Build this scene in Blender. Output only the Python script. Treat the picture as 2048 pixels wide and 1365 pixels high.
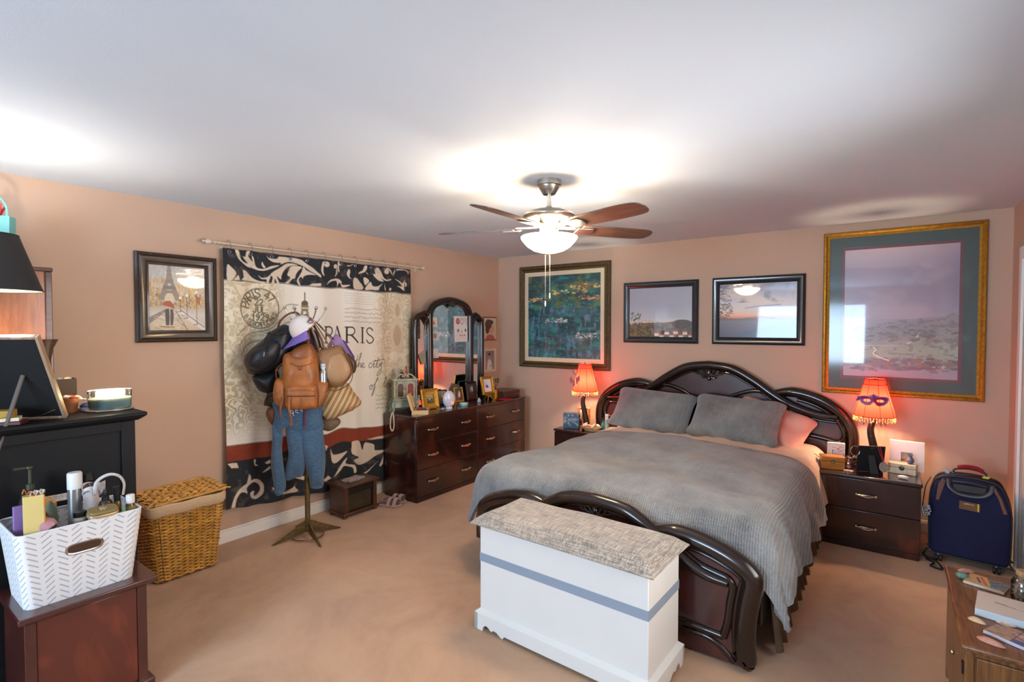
import bpy, math, random
import numpy as np
from math import sin, cos, pi, radians as R
from mathutils import Vector, Matrix

for _o in list(bpy.data.objects): bpy.data.objects.remove(_o)
scene = bpy.context.scene
COL = scene.collection
random.seed(7); RNG = np.random.RandomState(11)

# ------------------------------------------------------------------ camera, world, window light, added fill, exposure
_cam = bpy.data.cameras.new('camera'); CAM = bpy.data.objects.new('camera', _cam); COL.objects.link(CAM)
_cam.sensor_fit = 'HORIZONTAL'; _cam.sensor_width = 36.0; _cam.lens = 1039.0/2048*36
_cam.clip_start = .02; _cam.clip_end = 60
CAM.location = (0, 0, 1.594)
CAM.rotation_euler = (R(90-1.571), 0, R(36.328))
scene.camera = CAM

scene.view_settings.view_transform = 'Standard'; scene.view_settings.look = 'None'
scene.view_settings.gamma = 1.0; scene.view_settings.use_curve_mapping = False
scene.view_settings.exposure = .6

_w = bpy.data.worlds.new('sky'); scene.world = _w; _w.use_nodes = True
_bg = _w.node_tree.nodes['Background']; _bg.inputs[0].default_value = (.62, .78, 1.0, 1); _bg.inputs[1].default_value = 1.0

def light(name, kind, loc, power, color, size=.05, rot=None, sy=None, spread=None):
    L = bpy.data.lights.new(name, kind); L.energy = power; L.color = color
    if kind == 'AREA':
        L.shape = 'RECTANGLE'; L.size = size; L.size_y = sy or size
        if spread: L.spread = spread
    else: L.shadow_soft_size = size
    o = bpy.data.objects.new(name, L); COL.objects.link(o); o.location = loc
    if rot: o.rotation_euler = rot
    return o
# window daylight from behind the camera, tilted up to brighten the ceiling
light('daylight_fill', 'AREA', (-1.55, -3.13, 1.45), 160, (.57, .78, 1.0), 2.1, (R(108), 0, 0), 1.3)
light('daylight_fill', 'AREA', (.56, 2.05, 1.45), 14, (1., .97, .93), 1.1, (R(90), 0, R(90)), 1.3, R(115))  # added side fill at a made-up right window, brightens chest and floor

# ------------------------------------------------------------------ helpers: colour and materials
def lin(c):
    if isinstance(c, str):
        c = [int(c[i:i+2], 16)/255 for i in (0, 2, 4)]
    return tuple((x/12.92 if x <= .04045 else ((x+.055)/1.055)**2.4) for x in c)
MATS = {}
def nodes_of(name):
    m = bpy.data.materials.new(name); m.use_nodes = True
    nt = m.node_tree; b = nt.nodes['Principled BSDF']
    return m, nt, b
def setp(b, **k):
    for n, v in k.items():
        if n in b.inputs: b.inputs[n].default_value = v
def nn(nt, typ, **k):
    n = nt.nodes.new(typ)
    for a, v in k.items():
        if a.startswith('i_'): n.inputs[int(a[2:])].default_value = v
        else: setattr(n, a, v)
    return n
def ramp(nt, stops):
    r = nt.nodes.new('ShaderNodeValToRGB'); e = r.color_ramp.elements
    while len(e) < len(stops): e.new(.5)
    for x, (p, c) in zip(e, stops): x.position = p; x.color = (*lin(c), 1)
    return r
def coords(nt, scale=(1, 1, 1), rot=(0, 0, 0), kind='Object'):
    t = nt.nodes.new('ShaderNodeTexCoord'); m = nt.nodes.new('ShaderNodeMapping')
    m.inputs['Scale'].default_value = scale; m.inputs['Rotation'].default_value = rot
    nt.links.new(t.outputs[kind], m.inputs[0]); return m.outputs[0]
def add_bump(nt, b, vec, scale, strength, detail=3, dist=.01):
    n = nn(nt, 'ShaderNodeTexNoise'); n.inputs['Scale'].default_value = scale; n.inputs['Detail'].default_value = detail
    nt.links.new(vec, n.inputs['Vector'])
    bp = nn(nt, 'ShaderNodeBump'); bp.inputs['Strength'].default_value = strength; bp.inputs['Distance'].default_value = dist
    nt.links.new(n.outputs[0], bp.inputs['Height']); nt.links.new(bp.outputs[0], b.inputs['Normal'])
def mat(name, c, rough=.5, metal=0., var=0., vscale=8., stretch=(1, 1, 1), bump=0., bscale=60., coat=0., trans=0., emit=None, est=0., spec=.5, alpha=1., ior=1.45, sheen=0., c2=None):
    """one procedural surface: base colour, optional noise variation and bump"""
    if name in MATS: return MATS[name]
    m, nt, b = nodes_of(name); L = lin(c)
    setp(b, **{'Base Color': (*L, 1), 'Roughness': rough, 'Metallic': metal, 'Coat Weight': coat, 'Coat Roughness': .08, 'Transmission Weight': trans, 'Specular IOR Level': spec, 'Alpha': alpha, 'IOR': ior, 'Sheen Weight': sheen})
    vec = None
    if var or bump or c2: vec = coords(nt, stretch)
    if var or c2:
        n = nn(nt, 'ShaderNodeTexNoise'); n.inputs['Scale'].default_value = vscale; n.inputs['Detail'].default_value = 4
        nt.links.new(vec, n.inputs['Vector'])
        r = nt.nodes.new('ShaderNodeValToRGB'); e = r.color_ramp.elements
        e[0].position, e[1].position = .32, .68
        e[0].color = (*[x*(1-var) for x in L], 1)
        e[1].color = (*(lin(c2) if c2 else [min(1, x*(1+var)) for x in L]), 1)
        nt.links.new(n.outputs[0], r.inputs[0]); nt.links.new(r.outputs[0], b.inputs['Base Color'])
    if bump: add_bump(nt, b, vec, bscale, bump)
    if emit:
        b.inputs['Emission Color'].default_value = (*lin(emit), 1); b.inputs['Emission Strength'].default_value = est
    MATS[name] = m; return m
def wood(name, dark, light_, rough=.3, axis=2, scale=3., stretch=9., coat=.3, turb=2.5, mid=None):
    """grain drawn out along one axis"""
    if name in MATS: return MATS[name]
    m, nt, b = nodes_of(name)
    s = [stretch]*3; s[axis] = 1.0
    v = coords(nt, tuple(s))
    n = nn(nt, 'ShaderNodeTexNoise'); n.inputs['Scale'].default_value = scale; n.inputs['Detail'].default_value = 5; n.inputs['Distortion'].default_value = turb
    nt.links.new(v, n.inputs['Vector'])
    r = ramp(nt, [(.3, dark), (.5, mid or dark), (.72, light_)] if mid else [(.3, dark), (.7, light_)])
    nt.links.new(n.outputs[0], r.inputs[0]); nt.links.new(r.outputs[0], b.inputs['Base Color'])
    setp(b, Roughness=rough); b.inputs['Coat Weight'].default_value = coat; b.inputs['Coat Roughness'].default_value = .1
    bp = nn(nt, 'ShaderNodeBump'); bp.inputs['Strength'].default_value = .05
    nt.links.new(n.outputs[0], bp.inputs['Height']); nt.links.new(bp.outputs[0], b.inputs['Normal'])
    MATS[name] = m; return m
def weave(name, c, c2, rough=.9, ribs=(160, 160), bump=.35, mott=2.2, mamt=.35, sheen=.3):
    """cloth with crossing yarns and a slow mottling"""
    if name in MATS: return MATS[name]
    m, nt, b = nodes_of(name); v = coords(nt)
    n1 = nn(nt, 'ShaderNodeTexNoise'); n1.inputs['Scale'].default_value = 1; n1.inputs['Detail'].default_value = 2
    n2 = nn(nt, 'ShaderNodeTexNoise'); n2.inputs['Scale'].default_value = 1; n2.inputs['Detail'].default_value = 2
    nt.links.new(coords(nt, (ribs[0], ribs[0]*.06, ribs[0]*.3)), n1.inputs['Vector'])
    nt.links.new(coords(nt, (ribs[1]*.06, ribs[1], ribs[1]*.9)), n2.inputs['Vector'])
    n3 = nn(nt, 'ShaderNodeTexNoise'); n3.inputs['Scale'].default_value = mott; n3.inputs['Detail'].default_value = 5
    nt.links.new(v, n3.inputs['Vector'])
    a = nn(nt, 'ShaderNodeMath', operation='ADD'); nt.links.new(n1.outputs[0], a.inputs[0]); nt.links.new(n2.outputs[0], a.inputs[1])
    a2 = nn(nt, 'ShaderNodeMath', operation='MULTIPLY_ADD'); nt.links.new(n3.outputs[0], a2.inputs[0]); a2.inputs[1].default_value = mamt*2; nt.links.new(a.outputs[0], a2.inputs[2])
    mp = nn(nt, 'ShaderNodeMapRange'); mp.inputs[1].default_value = .78+mamt; mp.inputs[2].default_value = 1.22+mamt
    nt.links.new(a2.outputs[0], mp.inputs[0])
    r = ramp(nt, [(0, c), (1, c2)]); nt.links.new(mp.outputs[0], r.inputs[0]); nt.links.new(r.outputs[0], b.inputs['Base Color'])
    bp = nn(nt, 'ShaderNodeBump'); bp.inputs['Strength'].default_value = bump; bp.inputs['Distance'].default_value = .004
    nt.links.new(a.outputs[0], bp.inputs['Height']); nt.links.new(bp.outputs[0], b.inputs['Normal'])
    setp(b, Roughness=rough); b.inputs['Sheen Weight'].default_value = sheen
    MATS[name] = m; return m
def print_mat(name, rough=.6, coat=0., bump=0., bscale=200):
    """flat print: colour from the mesh's own colour layer"""
    if name in MATS: return MATS[name]
    m, nt, b = nodes_of(name)
    a = nn(nt, 'ShaderNodeVertexColor', layer_name='Col'); nt.links.new(a.outputs[0], b.inputs['Base Color'])
    setp(b, Roughness=rough); b.inputs['Coat Weight'].default_value = coat; b.inputs['Coat Roughness'].default_value = .03
    if bump: add_bump(nt, b, coords(nt), bscale, bump)
    MATS[name] = m; return m
def glass(name, c='f4f8fa', rough=.02, alpha=.22):
    """thin clear pane or vessel: glossy coat over a mostly clear body"""
    if name in MATS: return MATS[name]
    m, nt, b = nodes_of(name)
    t = nn(nt, 'ShaderNodeBsdfTransparent'); t.inputs[0].default_value = (*lin(c), 1)
    g = nn(nt, 'ShaderNodeBsdfGlossy'); g.inputs['Roughness'].default_value = rough
    fr = nn(nt, 'ShaderNodeFresnel'); fr.inputs[0].default_value = 1.45
    mx = nn(nt, 'ShaderNodeMixShader'); ad = nn(nt, 'ShaderNodeMath', operation='ADD', use_clamp=True); ad.inputs[1].default_value = alpha*.25
    nt.links.new(fr.outputs[0], ad.inputs[0]); nt.links.new(ad.outputs[0], mx.inputs[0])
    nt.links.new(t.outputs[0], mx.inputs[1]); nt.links.new(g.outputs[0], mx.inputs[2])
    nt.links.new(mx.outputs[0], nt.nodes['Material Output'].inputs[0]); nt.nodes.remove(b)
    MATS[name] = m; return m

# ------------------------------------------------------------------ helpers: mesh building
class MB:
    def __init__(s): s.v = []; s.f = []; s.M = Matrix()
    def at(s, loc=(0, 0, 0), rx=0, ry=0, rz=0, sc=None):
        s.M = Matrix.Translation(loc) @ Matrix.Rotation(R(rz), 4, 'Z') @ Matrix.Rotation(R(ry), 4, 'Y') @ Matrix.Rotation(R(rx), 4, 'X')
        if sc: s.M = s.M @ Matrix.Diagonal((*sc, 1))
        return s
    def add(s, vs, fs):
        o = len(s.v); s.v += [tuple(s.M @ Vector(p)) for p in vs]; s.f += [tuple(i+o for i in f) for f in fs]; return s
    def box(s, x0, x1, y0, y1, z0, z1):
        return s.add([(x, y, z) for z in (z0, z1) for y in (y0, y1) for x in (x0, x1)],
                     [(0, 2, 3, 1), (4, 5, 7, 6), (0, 1, 5, 4), (2, 6, 7, 3), (0, 4, 6, 2), (1, 3, 7, 5)])
    def taper(s, b, t, z0, z1):
        (x0, x1, y0, y1), (X0, X1, Y0, Y1) = b, t
        return s.add([(x0, y0, z0), (x1, y0, z0), (x0, y1, z0), (x1, y1, z0), (X0, Y0, z1), (X1, Y0, z1), (X0, Y1, z1), (X1, Y1, z1)],
                     [(0, 2, 3, 1), (4, 5, 7, 6), (0, 1, 5, 4), (2, 6, 7, 3), (0, 4, 6, 2), (1, 3, 7, 5)])
    def lathe(s, prof, n=24, c=(0, 0, 0), sx=1., sy=1., caps=True):
        vs = []; fs = []
        for r, z in prof:
            for k in range(n):
                a = 2*pi*k/n; vs.append((c[0]+r*sx*cos(a), c[1]+r*sy*sin(a), c[2]+z))
        for i in range(len(prof)-1):
            for k in range(n): fs.append((i*n+k, i*n+(k+1) % n, (i+1)*n+(k+1) % n, (i+1)*n+k))
        if caps:
            if prof[0][0] > 1e-5: fs.append(tuple(range(n))[::-1])
            if prof[-1][0] > 1e-5: fs.append(tuple(range((len(prof)-1)*n, len(prof)*n)))
        return s.add(vs, fs)
    def tube(s, path, r, n=8, closed=False, flat=1., caps=True, up=(0, 0, 1)):
        P = [Vector(p) for p in path]; m = len(P); vs = []; fs = []; U = Vector(up); prev = None
        for i, p in enumerate(P):
            a = P[(i-1) % m] if (closed or i) else P[0]; b = P[(i+1) % m] if (closed or i < m-1) else P[-1]
            t = (b-a); t = t.normalized() if t.length > 1e-9 else Vector((1, 0, 0))
            if prev is None:
                x = t.cross(U)
                if x.length < .05: x = t.cross(Vector((1, .2, 0)))
            else: x = prev - t*prev.dot(t)
            if x.length < 1e-6: x = t.cross(Vector((.3, 1, .2)))
            x.normalize(); prev = x; y = x.cross(t).normalized()
            rr = r[i] if isinstance(r, (list, tuple)) else r
            for k in range(n):
                q = 2*pi*k/n; vs.append(p + x*(rr*cos(q)) + y*(rr*flat*sin(q)))
        e = m if closed else m-1
        for i in range(e):
            j = (i+1) % m
            for k in range(n): fs.append((i*n+k, j*n+k, j*n+(k+1) % n, i*n+(k+1) % n))
        if caps and not closed: fs += [tuple(range(n)), tuple(range((m-1)*n, m*n))[::-1]]
        return s.add(vs, fs)
    def prism(s, poly, a, b, plane='xz'):
        n = len(poly)
        def P(q, d): return (q[0], d, q[1]) if plane == 'xz' else (q[0], q[1], d) if plane == 'xy' else (d, q[0], q[1])
        vs = [P(q, a) for q in poly]+[P(q, b) for q in poly]
        return s.add(vs, [tuple(range(n)), tuple(range(n, 2*n))[::-1]]+[(i, i+n, (i+1) % n+n, (i+1) % n) for i in range(n)])
    def ball(s, c, r, n=12, m=7, sc=(1, 1, 1)):
        vs = [(c[0], c[1], c[2]-r*sc[2])]; fs = []
        for j in range(1, m):
            a = -pi/2+pi*j/m
            for k in range(n): vs.append((c[0]+r*sc[0]*cos(a)*cos(2*pi*k/n), c[1]+r*sc[1]*cos(a)*sin(2*pi*k/n), c[2]+r*sc[2]*sin(a)))
        vs.append((c[0], c[1], c[2]+r*sc[2])); T = len(vs)-1
        for k in range(n):
            k2 = (k+1) % n; fs.append((0, 1+k2, 1+k)); fs.append((T, T-n+k, T-n+k2))
            for j in range(m-2): fs.append((1+j*n+k, 1+j*n+k2, 1+(j+1)*n+k2, 1+(j+1)*n+k))
        return s.add(vs, fs)
    def grid(s, nu, nv, fn, closeu=False):
        vs = [fn(i/(nu if closeu else nu-1), j/(nv-1)) for j in range(nv) for i in range(nu)]
        fs = [(j*nu+i, j*nu+(i+1) % nu, (j+1)*nu+(i+1) % nu, (j+1)*nu+i) for j in range(nv-1) for i in range(nu if closeu else nu-1)]
        return s.add(vs, fs)
    def sheet(s, nu, nv, fn, th=.003):
        """double-walled sheet of cloth or paper"""
        g = MB(); g.grid(nu, nv, fn); V = [Vector(p) for p in g.v]; N = [Vector((0, 0, 0)) for _ in V]
        for f in g.f:
            n = (V[f[1]]-V[f[0]]).cross(V[f[3]]-V[f[0]])
            for i in f: N[i] += n
        k = len(V); vs = V+[v-(n.normalized() if n.length else Vector((0, 0, 1)))*th for v, n in zip(V, N)]
        fs = list(g.f)+[tuple(i+k for i in f)[::-1] for f in g.f]
        edge = [i for i in range(nu)]+[j*nu+nu-1 for j in range(1, nv)]+[(nv-1)*nu+i for i in range(nu-2, -1, -1)]+[j*nu for j in range(nv-2, 0, -1)]
        for a, b in zip(edge, edge[1:]+edge[:1]): fs.append((a, a+k, b+k, b))
        return s.add(vs, fs)
    def puff(s, outline, tf, tb, c=None, rings=10, p=2.2, q=.5, wr=0., seed=0, sag=None):
        """soft body: a star-shaped outline in x,z swelling to tf towards -y and tb towards +y"""
        O = smooth_closed(outline, 5) if len(outline) < 40 else outline
        n = len(O)
        if c is None: c = (sum(a for a, _ in O)/n, sum(b for _, b in O)/n)
        rn = np.random.RandomState(seed); ph = rn.rand(8)*6.28; fr = rn.uniform(8, 30, 8); an = rn.rand(8)*6.28
        vs = []
        def wrk(x, z):
            return 0 if not wr else wr*sum(sin(fr[i]*(x*cos(an[i])+z*sin(an[i]))*1.6+ph[i]) for i in range(8))/4
        for side, t in ((-1, tf), (1, tb)):
            for j in range(rings+1):
                r = 1-j/rings; h = (1-r**p)**q if r < 1 else 0
                for a, b in O:
                    x = c[0]+(a-c[0])*r; z = c[1]+(b-c[1])*r
                    d = side*(t*h + (wrk(x, z)*min(1, h*1.5) if t > 0 else 0))
                    if sag: d += sag(x, z)
                    vs.append((x, d, z))
        fs = []; B = (rings+1)*n
        for o, flip in ((0, 0), (B, 1)):
            for j in range(rings):
                for k in range(n):
                    f = (o+j*n+k, o+j*n+(k+1) % n, o+(j+1)*n+(k+1) % n, o+(j+1)*n+k)
                    fs.append(f if flip else f[::-1])
        return s.add(vs, fs)
    def build(s, name, m, parent=None, loc=(0, 0, 0), rot=(0, 0, 0), smooth=True, bevel=0., seg=2, ang=38, subd=0):
        me = bpy.data.meshes.new(name); me.from_pydata(s.v, [], s.f); me.update()
        if smooth:
            me.polygons.foreach_set('use_smooth', [True]*len(me.polygons)); me.set_sharp_from_angle(angle=R(ang))
        o = bpy.data.objects.new(name, me); COL.objects.link(o)
        if m: me.materials.append(m if not isinstance(m, str) else MATS[m])
        if bevel:
            b = o.modifiers.new('edge', 'BEVEL'); b.width = bevel; b.segments = seg; b.limit_method = 'ANGLE'; b.angle_limit = R(40)
        if subd:
            d = o.modifiers.new('soft', 'SUBSURF'); d.levels = d.render_levels = subd
        o.location = loc; o.rotation_euler = rot
        if parent: o.parent = parent
        return o
def smooth_closed(pts, k=4):
    n = len(pts); out = []
    for i in range(n):
        p0, p1, p2, p3 = [pts[(i+d) % n] for d in (-1, 0, 1, 2)]
        for j in range(k):
            t = j/k; out.append(tuple(.5*((2*b)+(-a+c)*t+(2*a-5*b+4*c-d)*t*t+(-a+3*b-3*c+d)*t**3) for a, b, c, d in zip(p0, p1, p2, p3)))
    return out
def spl(pts, k=6):
    """open smooth curve through points"""
    P = [tuple(2*a-b for a, b in zip(pts[0], pts[1]))]+list(pts)+[tuple(2*a-b for a, b in zip(pts[-1], pts[-2]))]
    out = []
    for i in range(1, len(P)-2):
        for j in range(k):
            t = j/k; out.append(tuple(.5*((2*b)+(-a+c)*t+(2*a-5*b+4*c-d)*t*t+(-a+3*b-3*c+d)*t**3) for a, b, c, d in zip(P[i-1], P[i], P[i+1], P[i+2])))
    return out+[tuple(pts[-1])]
def tag(o, label, cat, group=None, kind=None):
    o['label'] = label; o['category'] = cat
    if group: o['group'] = group
    if kind: o['kind'] = kind
    return o
def thing(name, label, cat, loc=(0, 0, 0), rz=0., group=None):
    o = bpy.data.objects.new(name, None); COL.objects.link(o); o.empty_display_size = .05
    o.location = loc; o.rotation_euler = (0, 0, R(rz)); return tag(o, label, cat, group)
def struct(o): o['kind'] = 'structure'; return o

# ------------------------------------------------------------------ helpers: flat prints painted on a fine mesh
def fbm(h, w, s, oct=4, seed=0, ax=1., ay=1.):
    """smooth noise in 0..1; s = feature size in samples"""
    rn = np.random.RandomState(seed); out = np.zeros((h, w)); amp = 1; tot = 0
    for o in range(oct):
        sy, sx = max(1., s*ay), max(1., s*ax)
        gh, gw = int(h/sy)+3, int(w/sx)+3; g = rn.rand(gh, gw)
        yy = np.arange(h)/sy; xx = np.arange(w)/sx
        y0 = yy.astype(int); x0 = xx.astype(int); fy = (yy-y0)[:, None]; fx = (xx-x0)[None]
        fy = fy*fy*(3-2*fy); fx = fx*fx*(3-2*fx)
        a = g[y0][:, x0]; b = g[y0][:, x0+1]; c = g[y0+1][:, x0]; d = g[y0+1][:, x0+1]
        out += amp*((a*(1-fx)+b*fx)*(1-fy)+(c*(1-fx)+d*fx)*fy); tot += amp; amp *= .55; s /= 2
    return out/tot
class Pic:
    """canvas with x to the right, y down, both in 0..1 of its own width and height"""
    def __init__(s, w, h, c='ffffff', asp=None):
        s.w, s.h = w, h; s.a = np.zeros((h, w, 3)); s.a[:] = np.array(lin(c)); s.asp = asp or w/h
        s.X, s.Y = np.meshgrid((np.arange(w))/(w-1), (np.arange(h))/(h-1))
    def blend(s, m, c):
        c = np.array(lin(c)) if isinstance(c, str) else c
        s.a = s.a*(1-m[..., None])+c*m[..., None]; return s
    def vgrad(s, stops, y0=0., y1=1.):
        ys = [p for p, _ in stops]; cs = np.array([lin(c) for _, c in stops])
        t = (s.Y-y0)/(y1-y0)
        col = np.stack([np.interp(t, ys, cs[:, k]) for k in range(3)], -1); m = ((t >= 0) & (t <= 1))
        s.a[m] = col[m]; return s
    def poly(s, pts, c, al=1., soft=1):
        px = np.array([p[0] for p in pts]); py = np.array([p[1] for p in pts])
        x0, x1 = max(0, int(px.min()*(s.w-1))-1), min(s.w, int(px.max()*(s.w-1))+3)
        y0, y1 = max(0, int(py.min()*(s.h-1))-1), min(s.h, int(py.max()*(s.h-1))+3)
        if x1 <= x0 or y1 <= y0: return s
        acc = np.zeros((y1-y0, x1-x0)); sub = (-.25, .25)
        for dx in sub:
            for dy in sub:
                X = s.X[y0:y1, x0:x1]+dx/(s.w-1); Y = s.Y[y0:y1, x0:x1]+dy/(s.h-1); ins = np.zeros(X.shape, bool); j = len(px)-1
                for i in range(len(px)):
                    cnd = ((py[i] > Y) != (py[j] > Y))
                    if py[j] != py[i]: ins ^= cnd & (X < (px[j]-px[i])*(Y-py[i])/(py[j]-py[i])+px[i])
                    j = i
                acc += ins/4
        m = np.zeros((s.h, s.w)); m[y0:y1, x0:x1] = acc*al; return s.blend(m, c)
    def ell(s, cx, cy, rx, ry, c, al=1., rot=0., soft=.12):
        X = (s.X-cx)*s.asp; Y = s.Y-cy; a = R(rot); x = (X*cos(a)+Y*sin(a))/(rx*s.asp); y = (-X*sin(a)+Y*cos(a))/ry
        d = np.sqrt(x*x+y*y); return s.blend(np.clip((1-d)/soft+.5, 0, 1)*al, c)
    def line(s, pts, w, c, al=1., w1=None, smooth=0):
        """polyline; w in fractions of the height, optionally tapering to w1"""
        if smooth: pts = spl(pts, smooth)
        A = s.asp; n = len(pts)-1; D = np.full((s.h, s.w), -9.)
        for i in range(n):
            (ax, ay), (bx, by) = pts[i][:2], pts[i+1][:2]; wa = w+((w1-w)*i/n if w1 is not None else 0)
            pad = wa+3/s.h
            x0 = max(0, int((min(ax, bx)-pad/A)*(s.w-1))); x1 = min(s.w, int((max(ax, bx)+pad/A)*(s.w-1))+2)
            y0 = max(0, int((min(ay, by)-pad)*(s.h-1))); y1 = min(s.h, int((max(ay, by)+pad)*(s.h-1))+2)
            if x1 <= x0 or y1 <= y0: continue
            X = (s.X[y0:y1, x0:x1]-ax)*A; Y = s.Y[y0:y1, x0:x1]-ay; dx, dy = (bx-ax)*A, by-ay; L = dx*dx+dy*dy+1e-12
            t = np.clip((X*dx+Y*dy)/L, 0, 1); d = np.sqrt((X-t*dx)**2+(Y-t*dy)**2)
            D[y0:y1, x0:x1] = np.maximum(D[y0:y1, x0:x1], (wa/2-d)*s.h)
        return s.blend(np.clip(D+.5, 0, 1)*al, c)
    def dabs(s, n, box, size, cols, seed=0, asp=2.5, al=.9, ang=0., jit=20):
        rn = np.random.RandomState(seed)
        for i in range(n):
            x = box[0]+(box[2]-box[0])*rn.rand(); y = box[1]+(box[3]-box[1])*rn.rand(); r = size*(.5+rn.rand())
            a = R(ang+rn.uniform(-jit, jit)); L = r*asp
            s.line([(x-L*cos(a)/s.asp/2, y-L*sin(a)/2), (x+L*cos(a)/s.asp/2, y+L*sin(a)/2)], r, cols[rn.randint(len(cols))], al*(.6+.4*rn.rand()))
        return s
    def mesh(s, name, fn, m, parent=None, smooth=True):
        """fn(X, Y arrays) -> x, y, z arrays"""
        x, y, z = fn(s.X, s.Y); n = s.w*s.h
        me = bpy.data.meshes.new(name); co = np.stack([np.broadcast_to(q, s.X.shape).ravel() for q in (x, y, z)], -1).astype(np.float32)
        i = np.arange(n).reshape(s.h, s.w); q = np.stack([i[:-1, :-1], i[1:, :-1], i[1:, 1:], i[:-1, 1:]], -1).reshape(-1, 4); nf = len(q)
        me.vertices.add(n); me.vertices.foreach_set('co', co.ravel()); me.loops.add(nf*4); me.loops.foreach_set('vertex_index', q.ravel().astype(np.int32))
        me.polygons.add(nf); me.polygons.foreach_set('loop_start', np.arange(0, nf*4, 4, dtype=np.int32)); me.polygons.foreach_set('loop_total', np.full(nf, 4, np.int32))
        me.update(calc_edges=True); me.validate()
        if smooth: me.polygons.foreach_set('use_smooth', np.ones(nf, bool))
        at = me.color_attributes.new('Col', 'FLOAT_COLOR', 'POINT')
        at.data.foreach_set('color', np.concatenate([np.clip(s.a, 0, 1).reshape(-1, 3), np.ones((n, 1))], 1).ravel().astype(np.float32))
        o = bpy.data.objects.new(name, me); COL.objects.link(o); me.materials.append(m)
        if parent: o.parent = parent
        return o
    def flat(s, name, w, h, m, parent=None, loc=(0, 0, 0), rot=(0, 0, 0)):
        """upright picture in local x (right), z (up), facing local -y, centred"""
        o = s.mesh(name, lambda X, Y: ((X-.5)*w, X*0, (.5-Y)*h), m, parent); o.location = loc; o.rotation_euler = rot; return o
# single-stroke capitals and figures on a 0..1 square (x right, y down)
GL = {'A': [[(0, 1), (.5, 0), (1, 1)], [(.2, .62), (.8, .62)]], 'B': [[(0, 1), (0, 0), (.6, 0), (.8, .12), (.8, .36), (.6, .48), (0, .48)], [(.6, .48), (.9, .62), (.9, .86), (.65, 1), (0, 1)]],
 'C': [[(.95, .2), (.7, 0), (.3, 0), (0, .3), (0, .7), (.3, 1), (.7, 1), (.95, .8)]], 'D': [[(0, 0), (0, 1), (.55, 1), (.95, .7), (.95, .3), (.55, 0), (0, 0)]],
 'E': [[(.85, 0), (0, 0), (0, 1), (.85, 1)], [(0, .48), (.65, .48)]], 'F': [[(.85, 0), (0, 0), (0, 1)], [(0, .48), (.65, .48)]], 'I': [[(.5, 0), (.5, 1)]], 'J': [[(.75, 0), (.75, .75), (.5, 1), (.25, 1), (.05, .8)]],
 'L': [[(0, 0), (0, 1), (.8, 1)]], 'N': [[(0, 1), (0, 0), (.9, 1), (.9, 0)]], 'O': [[(.5, 0), (.1, .2), (0, .5), (.1, .8), (.5, 1), (.9, .8), (1, .5), (.9, .2), (.5, 0)]], 'P': [[(0, 1), (0, 0), (.6, 0), (.9, .15), (.9, .4), (.6, .55), (0, .55)]],
 'R': [[(0, 1), (0, 0), (.6, 0), (.9, .15), (.9, .38), (.6, .52), (0, .52)], [(.5, .52), (.95, 1)]], 'S': [[(.9, .15), (.6, 0), (.3, 0), (.05, .18), (.1, .38), (.5, .5), (.9, .64), (.92, .84), (.65, 1), (.3, 1), (.02, .84)]],
 'T': [[(0, 0), (1, 0)], [(.5, 0), (.5, 1)]], 'U': [[(0, 0), (0, .7), (.25, 1), (.65, 1), (.9, .7), (.9, 0)]], 'X': [[(0, 0), (.9, 1)], [(.9, 0), (0, 1)]], 'Y': [[(0, 0), (.45, .5), (.9, 0)], [(.45, .5), (.45, 1)]],
 'K': [[(0, 0), (0, 1)], [(.85, 0), (0, .55)], [(.3, .4), (.9, 1)]], 'W': [[(0, 0), (.25, 1), (.5, .3), (.75, 1), (1, 0)]], 'M': [[(0, 1), (.05, 0), (.5, .7), (.95, 0), (1, 1)]], 'G': [[(.95, .2), (.7, 0), (.3, 0), (0, .3), (0, .7), (.3, 1), (.7, 1), (.95, .8), (.95, .55), (.6, .55)]], 'H': [[(0, 0), (0, 1)], [(.9, 0), (.9, 1)], [(0, .5), (.9, .5)]], 'V': [[(0, 0), (.45, 1), (.9, 0)]],
 '1': [[(.25, .2), (.55, 0), (.55, 1)]], '2': [[(.05, .2), (.3, 0), (.65, 0), (.88, .2), (.85, .42), (.05, 1), (.92, 1)]], '4': [[(.7, 1), (.7, 0), (0, .68), (.95, .68)]], '7': [[(.05, 0), (.9, 0), (.4, 1)]], '9': [[(.85, .3), (.6, .55), (.3, .55), (.08, .3), (.3, .02), (.6, .02), (.85, .25), (.82, .65), (.5, 1), (.2, .95)]],
 '0': [[(.5, 0), (.12, .2), (.05, .5), (.12, .8), (.5, 1), (.86, .8), (.93, .5), (.86, .2), (.5, 0)]], '.': [[(.4, .95), (.5, 1)]], '-': [[(.1, .5), (.8, .5)]], '5': [[(.85, 0), (.15, 0), (.1, .45), (.55, .4), (.88, .6), (.85, .85), (.5, 1), (.1, .88)]], '8': [[(.5, 0), (.15, .12), (.15, .36), (.8, .6), (.9, .82), (.5, 1), (.1, .82), (.2, .6), (.8, .36), (.82, .12), (.5, 0)]]}
def write(p, txt, x, y, hh, w, c, adv=.72, al=1., rot=0., slant=0.):
    """letters of height hh (fraction of picture height) with the top left at x, y"""
    a = R(rot); gw = hh*.58
    for i, ch in enumerate(txt):
        for st in GL.get(ch, []):
            q = []
            for sx, sy in st:
                u = i*hh*adv+sx*gw+(1-sy)*hh*slant; v = sy*hh
                q.append((x+(u*cos(a)-v*sin(a))/p.asp, y+u*sin(a)+v*cos(a)))
            p.line(q, w, c, al)
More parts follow.
